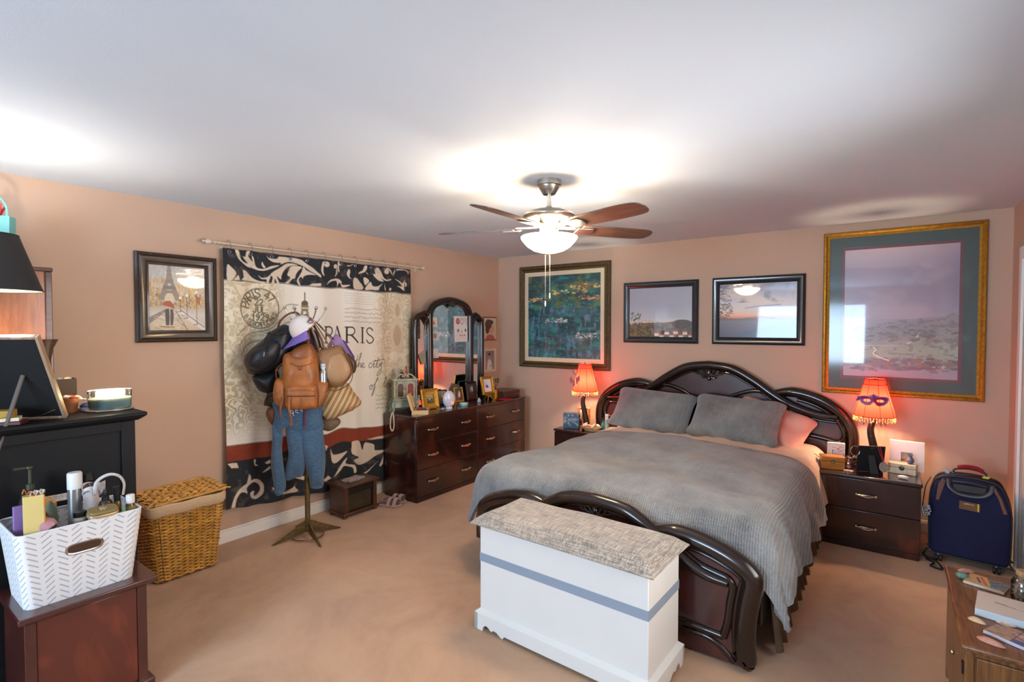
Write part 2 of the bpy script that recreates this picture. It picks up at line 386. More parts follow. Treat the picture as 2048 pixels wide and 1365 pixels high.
def arc_write(p, txt, cx, cy, r, a0, a1, hh, w, c, inward=False, al=1.):
    """letters along an arc, angles in degrees clockwise from the top"""
    for i, ch in enumerate(txt):
        a = R(a0+(a1-a0)*(i/(len(txt)-1) if len(txt) > 1 else 0)); ux, uy = sin(a), -cos(a)
        for st in GL.get(ch, []):
            q = []
            for sx, sy in st:
                t = (sx-.5)*hh*.6*(-1 if inward else 1); rr = r+((sy-.5) if inward else (.5-sy))*hh
                q.append((cx+(ux*rr-uy*t)/p.asp, cy+uy*rr+ux*t))
            p.line(q, w, c, al)
# ================================================================== the room
XL, XR, YB, YF, ZC = -3.952, .673, 5.093, -3.2, 2.44
mat('wall_paint', 'c3a590', .75, var=.03, vscale=1.5, bump=.06, bscale=220)
mat('ceiling_paint', 'd6e0ec', .85, var=.012, vscale=1.2, bump=.05, bscale=160)
mat('white_trim', 'ece8e4', .4)
def carpet():
    m, nt, b = nodes_of('carpet'); v = coords(nt)
    n = nn(nt, 'ShaderNodeTexNoise'); n.inputs['Scale'].default_value = 1.6; n.inputs['Detail'].default_value = 7; n.inputs['Roughness'].default_value = .68; n.inputs['Distortion'].default_value = .6
    nt.links.new(v, n.inputs['Vector'])
    r = ramp(nt, [(.3, 'a88061'), (.5, 'bb9371'), (.74, 'c8a07c')]); nt.links.new(n.outputs[0], r.inputs[0]); nt.links.new(r.outputs[0], b.inputs['Base Color'])
    f = nn(nt, 'ShaderNodeTexNoise'); f.inputs['Scale'].default_value = 330; f.inputs['Detail'].default_value = 2; nt.links.new(v, f.inputs['Vector'])
    ad = nn(nt, 'ShaderNodeMath', operation='MULTIPLY_ADD'); nt.links.new(n.outputs[0], ad.inputs[0]); ad.inputs[1].default_value = 3.; nt.links.new(f.outputs[0], ad.inputs[2])
    bp = nn(nt, 'ShaderNodeBump'); bp.inputs['Strength'].default_value = .5; bp.inputs['Distance'].default_value = .006
    nt.links.new(ad.outputs[0], bp.inputs['Height']); nt.links.new(bp.outputs[0], b.inputs['Normal'])
    setp(b, Roughness=.95); b.inputs['Sheen Weight'].default_value = .25; MATS['carpet'] = m; return m
carpet()
struct(MB().box(XL-.1, XR+.1, YF-.1, YB+.1, -.1, 0).build('floor', 'carpet', smooth=False))
struct(MB().box(XL-.1, XR+.1, YF-.1, YB+.1, ZC, ZC+.1).build('ceiling', 'ceiling_paint', smooth=False))
struct(MB().box(XL-.1, XL, YF-.1, YB+.1, 0, ZC).build('wall_left', 'wall_paint', smooth=False))
struct(MB().box(XL, XR, YB, YB+.1, 0, ZC).build('wall_back', 'wall_paint', smooth=False))
# wall behind the camera with its window opening
fx0, fx1, fz0, fz1 = -2.65, -.45, .78, 2.12
struct(MB().box(XL, fx0, YF-.1, YF, 0, ZC).box(fx1, XR, YF-.1, YF, 0, ZC).box(fx0, fx1, YF-.1, YF, 0, fz0).box(fx0, fx1, YF-.1, YF, fz1, ZC).build('wall_front', 'wall_paint', smooth=False))
# right wall: unseen window added for fill, doorway near the back corner
wy0, wy1 = 1.45, 2.65; dy0, dy1, dz = 3.84, 4.65, 2.03
struct(MB().box(XR, XR+.1, YF, wy0, 0, ZC).box(XR, XR+.1, wy0, wy1, 0, fz0).box(XR, XR+.1, wy0, wy1, fz1, ZC).box(XR, XR+.1, wy1, dy0, 0, ZC).box(XR, XR+.1, dy0, dy1, dz, ZC).box(XR, XR+.1, dy1, YB, 0, ZC).build('wall_right', 'wall_paint', smooth=False))
def window(name, a0, a1, along):
    w = bpy.data.objects.new(name, None); COL.objects.link(w); struct(w)
    b = MB(); am = (a0+a1)/2
    def bx(m, u0, u1, z0, z1, d0, d1): return m.box(u0, u1, YF-d1, YF-d0, z0, z1) if along == 'x' else m.box(XR+d0, XR+d1, u0, u1, z0, z1)
    for u0, u1, z0, z1 in ((a0, a1, fz0, fz0+.05), (a0, a1, fz1-.05, fz1), (a0, a0+.05, fz0+.05, fz1-.05), (a1-.05, a1, fz0+.05, fz1-.05), (am-.02, am+.02, fz0+.05, fz1-.05), (a0+.05, am-.02, 1.43, 1.47), (am+.02, a1-.05, 1.43, 1.47)):
        bx(b, u0, u1, z0, z1, .02, .07)
    b.build('window_frame', 'white_trim', w)
    bx(MB(), a0+.05, a1-.05, fz0+.05, fz1-.05, .04, .046).build('pane', glass('window_glass'), w)
    c = MB(); g = .07
    for u0, u1, z0, z1 in ((a0-g, a1+g, fz1, fz1+g), (a0-g, a1+g, fz0-g, fz0), (a0-g, a0, fz0, fz1), (a1, a1+g, fz0, fz1)): bx(c, u0, u1, z0, z1, -.015, 0)
    c.build('casing', 'white_trim', w)
window('window_1', fx0, fx1, 'x'); window('fill_window', wy0, wy1, 'y')  # the second window is unseen, put in to carry the side fill
# white door and its casing at the right edge of the picture
d = bpy.data.objects.new('door_1', None); COL.objects.link(d); struct(d)
MB().box(XR+.012, XR+.05, dy0, dy1, .01, dz).build('door_leaf', 'white_trim', d)
for z0, z1 in ((.16, .86), (.98, 1.86)):
    for y0, y1 in ((dy0+.1, dy0+.36), (dy0+.45, dy1-.1)):
        MB().box(XR+.006, XR+.014, y0, y1, z0, z1).build('door_panel', 'white_trim', d, bevel=.006)
t = MB().box(XR-.018, XR, dy1, dy1+.085, 0, dz+.085).box(XR-.018, XR, dy0-.085, dy0, 0, dz+.085).box(XR-.018, XR, dy0, dy1, dz, dz+.085)
struct(t.build('trim_1', 'white_trim', bevel=.006))
MB().lathe([(.0, 0), (.028, .004), (.028, .01), (.012, .016), (.012, .04), (.028, .05), (.03, .065), (.018, .078), (0, .08)], 16).build('door_handle', mat('brass', 'b79a63', .25, 1.), d, loc=(XR+.012, dy0+.07, .95), rot=(0, R(-90), 0))
def skirting(name, b): struct(b.build(name, 'white_trim', bevel=.005))
skirting('baseboard_left', MB().box(XL, XL+.014, YF, YB, 0, .085).box(XL, XL+.009, YF, YB, .085, .1))
skirting('baseboard_back', MB().box(XL+.014, XR, YB-.014, YB, 0, .085).box(XL+.014, XR, YB-.009, YB, .085, .1))
skirting('baseboard_right', MB().box(XR-.014, XR, dy1+.085, YB-.014, 0, .085).box(XR-.014, XR, YF, dy0-.085, 0, .085).box(XR-.009, XR, dy1+.085, YB-.014, .085, .1).box(XR-.009, XR, YF, dy0-.085, .085, .1))

# ================================================================== ceiling fan with its bowl light
def ceiling_fan():
    FX, FY = -1.623, 2.57
    t = thing('ceiling_fan', 'brushed nickel ceiling fan with brown wooden blades and a lit bowl light', 'fan', (FX, FY, ZC))
    ni = mat('brushed_nickel', 'b9b4ab', .28, 1., var=.06, vscale=30, stretch=(1, 1, 40))
    MB().lathe([(.0, 0), (.07, 0), (.07, -.028), (.062, -.034), (.06, -.042), (.04, -.074), (.036, -.08), (0, -.08)], 32).build('canopy', ni, t)
    MB().lathe([(.0135, -.07), (.0135, -.165)], 16).lathe([(.0, -.15), (.018, -.15), (.026, -.165), (.026, -.178), (0, -.178)], 20).build('downrod', ni, t)
    MB().lathe([(0, -.172), (.06, -.172), (.11, -.178), (.142, -.192), (.152, -.206), (.15, -.218), (.135, -.232), (.11, -.24), (.1, -.252), (.085, -.262), (0, -.262)], 40).build('motor_housing', ni, t)
    MB().lathe([(0, -.26), (.052, -.26), (.055, -.275), (.055, -.3), (.05, -.312), (0, -.312)], 28).build('switch_housing', ni, t)
    bw = wood('fan_blade_wood', '452e24', '6a4a3a', .35, axis=0, scale=2.5, stretch=14, coat=.2)
    prof = spl([(.2, -.062), (.34, -.068), (.52, -.072), (.63, -.066), (.675, -.045), (.69, 0)], 5); prof = prof+[(x, -y) for x, y in prof[::-1][1:]]
    for k in range(5):
        a = -160+72*k
        rot = (R(-13), 0, 0)
        b = MB().prism(prof, -.003, .003, 'xy').build('blade', bw, t, (0, 0, -.272), bevel=.0015)
        b.rotation_euler = (Matrix.Rotation(R(a), 4, 'Z') @ Matrix.Rotation(R(-13), 4, 'X')).to_euler()
        m = MB().box(.07, .2, -.016, .016, .002, .012).prism([(.17, -.035), (.27, -.045), (.285, 0), (.27, .045), (.17, .035)], -.012, -.004, 'xy')
        q = m.build('blade_iron', ni, t, (0, 0, -.272), bevel=.003); q.rotation_euler = b.rotation_euler
    mb, nt, b = nodes_of('lit_frosted_glass')
    setp(b, **{'Base Color': (.95, .93, .88, 1), 'Roughness': .5, 'Emission Color': (*lin('ffd9a6'), 1), 'Emission Strength': 37.}); MATS['lit_frosted_glass'] = mb
    prof = [(.158, -.322), (.164, -.326), (.162, -.336), (.15, -.352), (.125, -.38), (.09, -.402), (.05, -.414), (.0, -.418)]
    MB().lathe(prof, 48, caps=False).build('glass_bowl', mb, t)
    MB().lathe([(0, -.412), (.016, -.416), (.018, -.424), (.008, -.432), (.006, -.44), (0, -.442)], 16).build('finial', ni, t)
    ch = mat('chain_metal', 'd8d2c8', .3, .9)
    for dx, dy, L in ((-.012, -.02, .26), (.012, -.01, .215)):
        b = MB()
        for i in range(int(L/.0062)): b.ball((dx, dy, -.434-i*.0062), .0026, 6, 4)
        b.lathe([(.0, -.434-L), (.004, -.438-L), (.0055, -.455-L), (.003, -.468-L), (0, -.47-L)], 8, c=(dx, dy, 0))
        b.build('pull_chain', ch, t)
    for k in range(2):
        a = pi*k+.9
        l = light('bulb', 'POINT', (.085*cos(a), .085*sin(a), -.325), 10, (1., .94, .86), .022); l.parent = t
        l.data.use_shadow = True
ceiling_fan()
# ================================================================== bed
def lacquer(name, a, b_, rough=.12, sc=2.2):
    """polished dark burl veneer"""
    if name in MATS: return MATS[name]
    m, nt, b = nodes_of(name); v = coords(nt, (1, 1, .55))
    n = nn(nt, 'ShaderNodeTexNoise'); n.inputs['Scale'].default_value = sc; n.inputs['Detail'].default_value = 6; n.inputs['Distortion'].default_value = 1.8
    nt.links.new(v, n.inputs['Vector']); r = ramp(nt, [(.33, a), (.5, a), (.7, b_)]); nt.links.new(n.outputs[0], r.inputs[0]); nt.links.new(r.outputs[0], b.inputs['Base Color'])
    setp(b, Roughness=rough+.15); b.inputs['Coat Weight'].default_value = .7; b.inputs['Coat Roughness'].default_value = rough*.6
    MATS[name] = m; return m
lacquer('mahogany', '2a120e', '582618'); lacquer('burl_panel', '3c1b1a', '5a2b28', .16)
mat('dark_lacquer', '20120d', .25, coat=.7, var=.25, vscale=5, spec=.35)
def off2(pts, d):
    out = []
    for i, p in enumerate(pts):
        a = pts[max(0, i-1)]; b = pts[min(len(pts)-1, i+1)]; tx, tz = b[0]-a[0], b[1]-a[1]; L = math.hypot(tx, tz) or 1
        out.append((p[0]+tz/L*d, p[1]-tx/L*d))
    return out
def mirror_pts(p): return [(-x, z) for x, z in p]
def rail(b, pts, r, y=0., n=10, flat=1., caps=True):
    b.tube([(x, y, z) for x, z in pts], r, n, flat=flat, caps=caps, up=(0, 1, 0))
def carved(b, s=1., c=(0, 0), y=0.):
    """acanthus ornament: centre leaf, curling side scrolls"""
    def P(x, z): return (c[0]+x*s, y, c[1]+z*s)
    b.ball(P(0, .0), .022*s, 10, 6, (1, .7, 1.5)); b.ball(P(0, .045), .014*s, 8, 5, (.9, .7, 1.6)); b.ball(P(0, -.045), .014*s, 8, 5, (1, .7, 1.4))
    for sg in (-1, 1):
        for pts, r in (([(0, -.03), (.03, -.005), (.05, .03), (.035, .05), (.022, .036)], .011), ([(.02, -.02), (.06, -.012), (.085, .012), (.075, .034), (.058, .026)], .010),
                       ([(.06, -.01), (.1, -.004), (.13, .012), (.165, .008)], .008), ([(.01, .02), (.022, .052), (.034, .066)], .009), ([(.02, -.035), (.045, -.04), (.06, -.03)], .008)):
            q = spl([(sg*x, z) for x, z in pts], 4); b.tube([P(*p) for p in q], [r*s*(1-.5*i/len(q)) for i in range(len(q))], 7, up=(0, 1, 0))
    return b
bed = thing('bed', 'dark lacquered wooden bed with a carved arched headboard and footboard', 'bed', (-1.34, 3.8, 0))
def headboard():
    h = bpy.data.objects.new('headboard', None); COL.objects.link(h); h.parent = bed; h.location = (-.05, 1.22, 0)
    arch = spl([(0, 1.272), (.214, 1.243), (.394, 1.149), (.554, 1.036), (.682, .961), (.866, .901), (1.03, .885)], 6)
    hump = spl([(.5, 1.03), (.6, 1.062), (.743, 1.068), (.923, 1.015), (1.074, .914), (1.154, .789), (1.176, .672), (1.165, .5), (1.13, .28), (1.12, .0)], 6)
    # panel outline
    up = [p for p in arch if p[0] < .53]; o = up+[p for p in hump if p[0] > .53 or p[1] < .95]
    o = [(x*.985, z-.012) for x, z in o]; MB().prism(o+mirror_pts(o)[::-1][:-1], .012, .05).build('back_panel', 'burl_panel', h)
    A = mirror_pts(arch)[::-1][:-1]+arch; A = off2(A, .036)
    b = MB(); rail(b, A, [.02+.021*min(1, (len(A)/2-abs(i-len(A)/2))/14) for i in range(len(A))], -.02, 14); b.build('arch_rail', 'dark_lacquer', h)
    for s in (0, 1):
        H = off2(hump, .04); H = mirror_pts(H) if s else H
        b = MB(); rail(b, H, [.022+.022*min(1, i/10) for i in range(len(H))], 0, 14); b.build('side_rail', 'dark_lacquer', h)
        q = off2(hump, .1)[12:52]; q = mirror_pts(q) if s else q; b = MB(); rail(b, q, .016, .002)
        q = spl([(.56, .995), (.42, 1.022), (.3, .998), (.17, .932), (.08, .82), (.05, .7)], 5); q = mirror_pts(q) if s else q; rail(b, q, .02, .004)
        q = spl([(1.0, .875), (1.06, .815), (1.078, .71), (1.04, .645), (.92, .664), (.8, .675), (.66, .64)], 5); q = mirror_pts(q) if s else q; rail(b, q, .02, .004)
        q = off2(arch, .088)[3:26]; q = mirror_pts(q) if s else q; rail(b, q, .01, .008)
        q = off2(arch, .085)[24:]; q = mirror_pts(q) if s else q; rail(b, q, .012, .006)
        b.build('moulding', 'dark_lacquer', h)
    carved(MB(), 1.12, (0, 1.16), -.025).build('carved_ornament', mat('dark_carving', '241713', .2, coat=.9), h)
headboard()
def footboard():
    h = bpy.data.objects.new('footboard', None); COL.objects.link(h); h.parent = bed; h.location = (.04, -1.24, 0)
    arch = spl([(0, .684), (.162, .668), (.26, .632), (.4, .545), (.487, .492), (.6, .44), (.697, .425)], 6)
    hump = spl([(.27, .57), (.36, .6), (.442, .608), (.551, .598), (.655, .572), (.742, .538), (.8, .502), (.836, .457), (.842, .404), (.828, .331), (.816, .245), (.812, .14), (.818, .05), (.8, .012)], 6)
    o = [p for p in arch if p[0] < .33]+[p for p in hump if p[0] > .34]; o = [(x*.97, max(z-.015, .01)) for x, z in o]+[(.7, .01)]
    MB().prism(o+mirror_pts(o)[::-1][:-1], -.015, .02).build('back_panel', 'burl_panel', h)
    A = mirror_pts(arch)[::-1][:-1]+arch; A = off2(A, .034)
    b = MB(); rail(b, A, [.018+.018*min(1, (len(A)/2-abs(i-len(A)/2))/14) for i in range(len(A))], -.028, 14); b.build('arch_rail', 'dark_lacquer', h)
    low = spl([(0, .135), (.3, .13), (.476, .135), (.591, .132), (.672, .127)], 4)
    for s in (0, 1):
        H = off2(hump, .044); H = mirror_pts(H) if s else H
        b = MB(); rail(b, H, [.02+.026*min(1, i/12) for i in range(len(H))], -.01, 14); b.build('side_rail', 'dark_lacquer', h)
        b = MB(); q = off2(hump, .094)[14:]; q = [(x, max(z, .02)) for x, z in q]; q = mirror_pts(q) if s else q; rail(b, q, .011, -.014)
        q = spl([(.42, .5), (.487, .478), (.56, .44), (.636, .422), (.69, .408), (.712, .37), (.702, .299), (.692, .203), (.672, .127)], 5); q = mirror_pts(q) if s else q; rail(b, q, .021, -.014)
        rail(b, off2([(x if not s else -x, z) for x, z in low], 0), .019, -.014)
        q = spl([(.48, .1), (.591, .1), (.65, .08), (.69, .05), (.722, .02)], 4); q = mirror_pts(q) if s else q; rail(b, q, .016, -.012)
        q = off2(arch, .08)[2:24]; q = mirror_pts(q) if s else q; rail(b, q, .009, -.014)
        b.build('moulding', 'dark_lacquer', h)
    carved(MB(), .75, (0, .585), -.028).build('carved_ornament', 'dark_carving', h)
footboard()
for s in (-1, 1): MB().box(s*.85-.018, s*.85+.018, -1.2, 1.18, .2, .36).build('side_board', 'dark_lacquer', bed, bevel=.006)
mat('mattress_white', 'd9cdc2', .9, bump=.2, bscale=40)
MB().box(-.82, .82, -1.09, 1.14, .16, .36).build('box_spring', 'mattress_white', bed, bevel=.03, seg=3)
MB().box(-.84, .84, -1.09, 1.15, .36, .585).build('mattress', 'mattress_white', bed, bevel=.06, seg=4)
# brown bed skirt under the duvet
def skirt():
    rn = np.random.RandomState(3)
    def fn(s):
        def f(u, v):
            y = 2.72+u*2.14; w = sin(u*95+2*sin(u*17))*.02*(.4+v)
            return (-1.34+s*(.875+w+.035*v), y, .34-v*(.31-.008*sin(u*60)))
        return f
    for s, lab in ((1, 'pleated brown bed skirt below the grey duvet on the nightstand side'), (-1, 'pleated brown bed skirt under the duvet on the dresser side')):
        tag(MB().sheet(220, 6, fn(s), .003).build('bed_skirt', mat('skirt_brown', '4f3a26', .9, var=.2, vscale=20)), lab, 'bed skirt', 'bed skirts')
skirt()
# ------------------------------------------------------------------ bedding
def fab_rib():
    m, nt, b = nodes_of('duvet_rib'); v = coords(nt)
    n = nn(nt, 'ShaderNodeTexNoise'); n.inputs['Scale'].default_value = 3.2; n.inputs['Detail'].default_value = 6; n.inputs['Roughness'].default_value = .65; nt.links.new(v, n.inputs['Vector'])
    n2 = nn(nt, 'ShaderNodeTexNoise'); n2.inputs['Scale'].default_value = 140; n2.inputs['Detail'].default_value = 2; nt.links.new(v, n2.inputs['Vector'])
    w = nn(nt, 'ShaderNodeTexWave', wave_type='BANDS', bands_direction='X'); w.inputs['Scale'].default_value = 26; w.inputs['Distortion'].default_value = 1.2; w.inputs['Detail'].default_value = 1; w.inputs['Detail Scale'].default_value = 1.5; nt.links.new(v, w.inputs['Vector'])
    w2 = nn(nt, 'ShaderNodeTexWave', wave_type='BANDS', bands_direction='Y'); w2.inputs['Scale'].default_value = 34; w2.inputs['Distortion'].default_value = 1.; nt.links.new(v, w2.inputs['Vector'])
    s = nn(nt, 'ShaderNodeMath', operation='MULTIPLY_ADD'); nt.links.new(w.outputs[1], s.inputs[0]); s.inputs[1].default_value = .14; nt.links.new(n.outputs[0], s.inputs[2])
    s2 = nn(nt, 'ShaderNodeMath', operation='MULTIPLY_ADD'); nt.links.new(n2.outputs[0], s2.inputs[0]); s2.inputs[1].default_value = .38; nt.links.new(s.outputs[0], s2.inputs[2])
    r = ramp(nt, [(.52, '4b4e51'), (.98, '918f8c')]); nt.links.new(s2.outputs[0], r.inputs[0]); nt.links.new(r.outputs[0], b.inputs['Base Color'])
    hs = nn(nt, 'ShaderNodeMath', operation='MULTIPLY_ADD'); nt.links.new(w2.outputs[1], hs.inputs[0]); hs.inputs[1].default_value = .35; nt.links.new(w.outputs[1], hs.inputs[2])
    bp = nn(nt, 'ShaderNodeBump'); bp.inputs['Strength'].default_value = .55; bp.inputs['Distance'].default_value = .005; nt.links.new(hs.outputs[0], bp.inputs['Height']); nt.links.new(bp.outputs[0], b.inputs['Normal'])
    setp(b, Roughness=.92); b.inputs['Sheen Weight'].default_value = .4; MATS['duvet_rib'] = m; return m
fab_rib()
def drape(cx, w, yf, r, top, waves, foot_out=1.):
    """surface over the mattress: returns f(a, y) for flat cloth coordinates"""
    def f(a, y):
        ox = max(0., abs(a)-w); oy = max(0., yf-y); sg = 1 if a > 0 else -1
        d = math.hypot(ox, oy)
        z0 = top+.028*(1-(a/w)**4 if abs(a) < w else 0)+.015*sin(3.1*a+1.3*y)*cos(2.3*y)+.009*sin(7*a-4*y)+.007*sin(11*y+3*a)+.004*sin(19*a+8*y)
        if d < 1e-6: return (cx+a, y, z0)
        k = r*(1-math.exp(-d/r)); drop = max(0, d-k*.86)
        ux, uy = ox/d, oy/d
        wv = min(1, drop/.25)*waves*(sin(15*(y+.6*ox)+1.2*sin(5*y))+.5*sin(31*y+2))*(1 if ox > 0 else 0)
        x = cx+sg*(min(abs(a), w)+ux*k+wv*ux+.05*min(1, drop/.4)*ux); yy = max(y, yf)-uy*k*foot_out
        return (x, yy, z0-drop)
    return f
def duvet():
    f = drape(-1.34, .8, 2.69, .1, .635, .022, .8)
    def fn(u, v):
        a = -1.13+u*2.36; y = 4.22-v*1.81+(-.12*abs(u-.45)**1.5*(1-v/.2) if v < .2 else 0)
        if v < .06: pass
        # the cloth is wider and longer at the right foot corner
        x, yy, z = f(a, y); z += .022*math.exp(-((y-2.9)/.16)**2)*(1 if abs(a) < .8 else .4)
        if v < .05: z -= (.05-v)/.05*.035
        lo = .24+.03*sin(9*y) if y > 3.05 else .24-.14*min(1, (3.05-y)/.3)
        z = max(z, lo)
        return (x, yy, z)
    o = MB().sheet(150, 130, fn, .03).build('duvet', 'duvet_rib', loc=(0, 0, 0))
    return tag(o, 'blue-grey ribbed duvet spread over the bed and hanging down the side', 'duvet')
duvet()
def roll():
    b = MB(); pts = [(-2.2, 4.15, .56), (-2.12, 4.17, .64), (-1.9, 4.2, .668), (-1.5, 4.22, .675), (-1.1, 4.2, .672), (-.75, 4.16, .66), (-.56, 4.14, .64), (-.47, 4.14, .57), (-.41, 4.15, .42), (-.365, 4.17, .25)]
    b.tube(spl(pts, 6), .021, 10, flat=.8); return b
roll().build('folded_edge', 'duvet_rib', bpy.data.objects['duvet'])
mat('sheet_beige', 'd9bfa9', .85, bump=.15, bscale=25, sheen=.2)
def sheet_top():
    f = drape(-1.34, .82, 2.0, .09, .612, .012)
    def fn(u, v):
        a = -1.08+u*2.3; y = 4.92-v*.88
        x, yy, z = f(a, y); z += .006*sin(23*y+4*a)+.004*sin(41*a)
        return (x, yy, max(z, .17))
    o = MB().sheet(120, 40, fn, .008).build('bed_sheet', 'sheet_beige')
    return tag(o, 'beige bed sheet showing between the duvet fold and the pillows', 'sheet')
sheet_top()
def pillow(name, lab, m, w, h, th, loc, rot, seed, wr=.006):
    o = [(-.5, -.47), (-.25, -.5), (0, -.49), (.25, -.5), (.5, -.47), (.485, -.2), (.49, .2), (.5, .47), (.25, .49), (0, .485), (-.25, .49), (-.5, .47), (-.49, .2), (-.485, -.2)]
    b = MB().puff([(x*w, z*h) for x, z in o], th, th*.8, (0, 0), 12, 2.4, .6, wr, seed)
    p = b.build(name, m, loc=loc, rot=rot, ang=80); return tag(p, lab, 'pillow')
pillow('pillow', 'grey textured pillow at the left, leaning on the headboard nearest the dresser', 'duvet_rib', .74, .47, .1, (-1.84, 4.75, .80), (R(-46), R(3), R(3)), 4)
pillow('pillow', 'grey textured pillow at the right overlapping its neighbour, in front of the pink one', 'duvet_rib', .72, .46, .1, (-1.09, 4.72, .80), (R(-46), R(2), R(-2)), 9)
pillow('pillow', 'pink cotton pillow tucked behind the right grey pillow', mat('pillow_pink', 'd3a795', .85, bump=.2, bscale=14), .62, .46, .08, (-.86, 4.88, .745), (R(-50), R(16), R(-8)), 5, .012)
# ------------------------------------------------------------------ white chest at the foot of the bed
def chest():
    t = thing('blanket_chest', 'white painted blanket chest with a blue-grey stripe and padded lid at the bed foot', 'chest', (-1.272, 2.252, 0), -1.5)
    wp = mat('chest_white', 'dedad4', .45, var=.015, vscale=4); bl = mat('stripe_blue', '8d98a6', .5)
    MB().box(-.468, .468, -.176, .176, .03, .545).build('body', wp, t, bevel=.004)
    b = MB(); b.box(-.4695, .4695, -.1775, .1775, .358, .402).build('painted_stripe', bl, t)
    def sc(w):  # scalloped skirting profile
        L = [(-w, 0), (-w+.055, 0), (-w+.06, .022), (-w+.075, .034), (-w+.095, .03), (-w+.105, .02), (-w+.118, .016), (-w+.128, .026), (-w+.15, .024), (-w+.175, .008), (-w+.19, .004), (-w+.2, .02)]
        return L+[(-x, z) for x, z in L[::-1]]+[(w, .088), (-w, .088)]
    b = MB()
    b.prism(sc(.49), -.198, -.176).prism(sc(.49), .176, .198)
    b.prism(sc(.198), -.49, -.468, 'yz').prism(sc(.198), .468, .49, 'yz')
    b.taper((-.49, .49, -.198, .198), (-.468, .468, -.176, .176), .088, .106)
    b.build('base_moulding', wp, t, bevel=.002)
    MB().box(-.472, .472, -.18, .18, .545, .556).build('lid', wp, t)
    cu = weave('tweed', '6a645f', 'b5a99b', ribs=(230, 230), bump=.3, mott=3, mamt=.2)
    rings = [(.492, .198, .556), (.502, .212, .558), (.506, .216, .563), (.5, .21, .569), (.474, .184, .592), (.452, .162, .609), (.436, .146, .6165), (.41, .125, .62), (.3, .09, .6235), (.15, .04, .625), (.001, .001, .6255)]
    def fn(u, v):
        k = min(int(round(v*(len(rings)-1))), len(rings)-1); hx, hy, z = rings[k]; q = u*4; e = int(q) % 4; f = q-int(q)
        ax, ay = [(-1, -1), (1, -1), (1, 1), (-1, 1)][e]; bx, by = [(1, -1), (1, 1), (-1, 1), (-1, -1)][e]
        x = hx*(ax+(bx-ax)*f); y = hy*(ay+(by-ay)*f); bow = 1-.018*sin(pi*f)*(1 if k < 5 else .4)
        if e % 2 == 0: y *= bow
        else: x *= 1-.008*sin(pi*f)
        return (x, y, z+.0025*sin(8*x+1)*(k > 3)+.0015*sin(19*x+11*y)*(k > 3))
    MB().grid(120, len(rings), fn, True).build('cushion_lid', cu, t, ang=60)
chest()
# ================================================================== dresser, nightstands
mat('pull_metal', 'c8b79a', .25, 1.)
def pull_mesh():
    b = MB()
    for s in (-1, 1):
        b.ball((s*.05, -.012, 0), .0085, 10, 6); b.lathe([(.006, 0), (.005, .012)], 8, c=(s*.05, 0, 0)) if 0 else b.tube([(s*.05, 0, 0), (s*.05, -.012, 0)], .005, 8)
    for k in range(3):
        a = 2*pi*k/3
        b.tube([(-.046+.092*i/16, -.017-.008*sin(pi*i/16)+.006*sin(pi*i/16)*sin(a+i*.12), .007*sin(pi*i/16)*cos(a+i*.12)) for i in range(17)], .0026, 6)
    return b
_pm = pull_mesh().build('handle', 'pull_metal'); PULL = _pm.data; bpy.data.objects.remove(_pm)
def pull(parent, loc, rz):
    o = bpy.data.objects.new('handle', PULL); COL.objects.link(o); o.parent = parent; o.location = loc; o.rotation_euler = (0, 0, R(rz)); o.scale = (1.15, 1.1, 1.3); return o
def case(name, lab, cat, loc, rz, w, d, h, cols, rows, pulls):
    """cabinet in local coordinates: front at y = 0 facing -y, width centred on x"""
    t = thing(name, lab, cat, loc, rz)
    MB().box(-w/2+.004, w/2-.004, .02, d, .0, h-.025).build('body', 'mahogany', t, bevel=.003)
    MB().box(-w/2+.012, w/2-.012, .008, .02, .0, rows[0]-.004).build('plinth', 'mahogany', t)
    MB().box(-w/2-.004, w/2+.004, -.006, d, h-.025, h).build('top', 'mahogany', t, bevel=.008, seg=3)
    cw = (w-.008)/cols
    for c in range(cols):
        x0 = -w/2+.004+c*cw
        for r in range(len(rows)-1):
            dr = MB().box(x0+.0015, x0+cw-.0015, 0, .021, rows[r]+.0015, rows[r+1]-.0015).build('drawer', 'mahogany', t, bevel=.004, seg=3)
            for q in pulls: pull(dr, (x0+cw*q, 0, (rows[r]+rows[r+1])/2+.005), 0)
    return t
case('dresser', 'long dark mahogany dresser with six drawers and curled metal pulls under the mirror', 'dresser', (-3.43, 4.07, 0), 90, 1.7, .44, .785, 2, (.045, .294, .527, .76), (.23, .77))
case('nightstand', 'dark mahogany two-drawer nightstand beside the navy suitcase', 'nightstand', (-.14, 4.43, 0), 0, .62, .5, .53, 1, (.045, .282, .505), (.5,))
case('nightstand', 'dark mahogany nightstand in the corner between dresser and bed', 'nightstand', (-2.53, 4.6, 0), 0, .62, .36, .535, 1, (.045, .282, .505), (.5,))
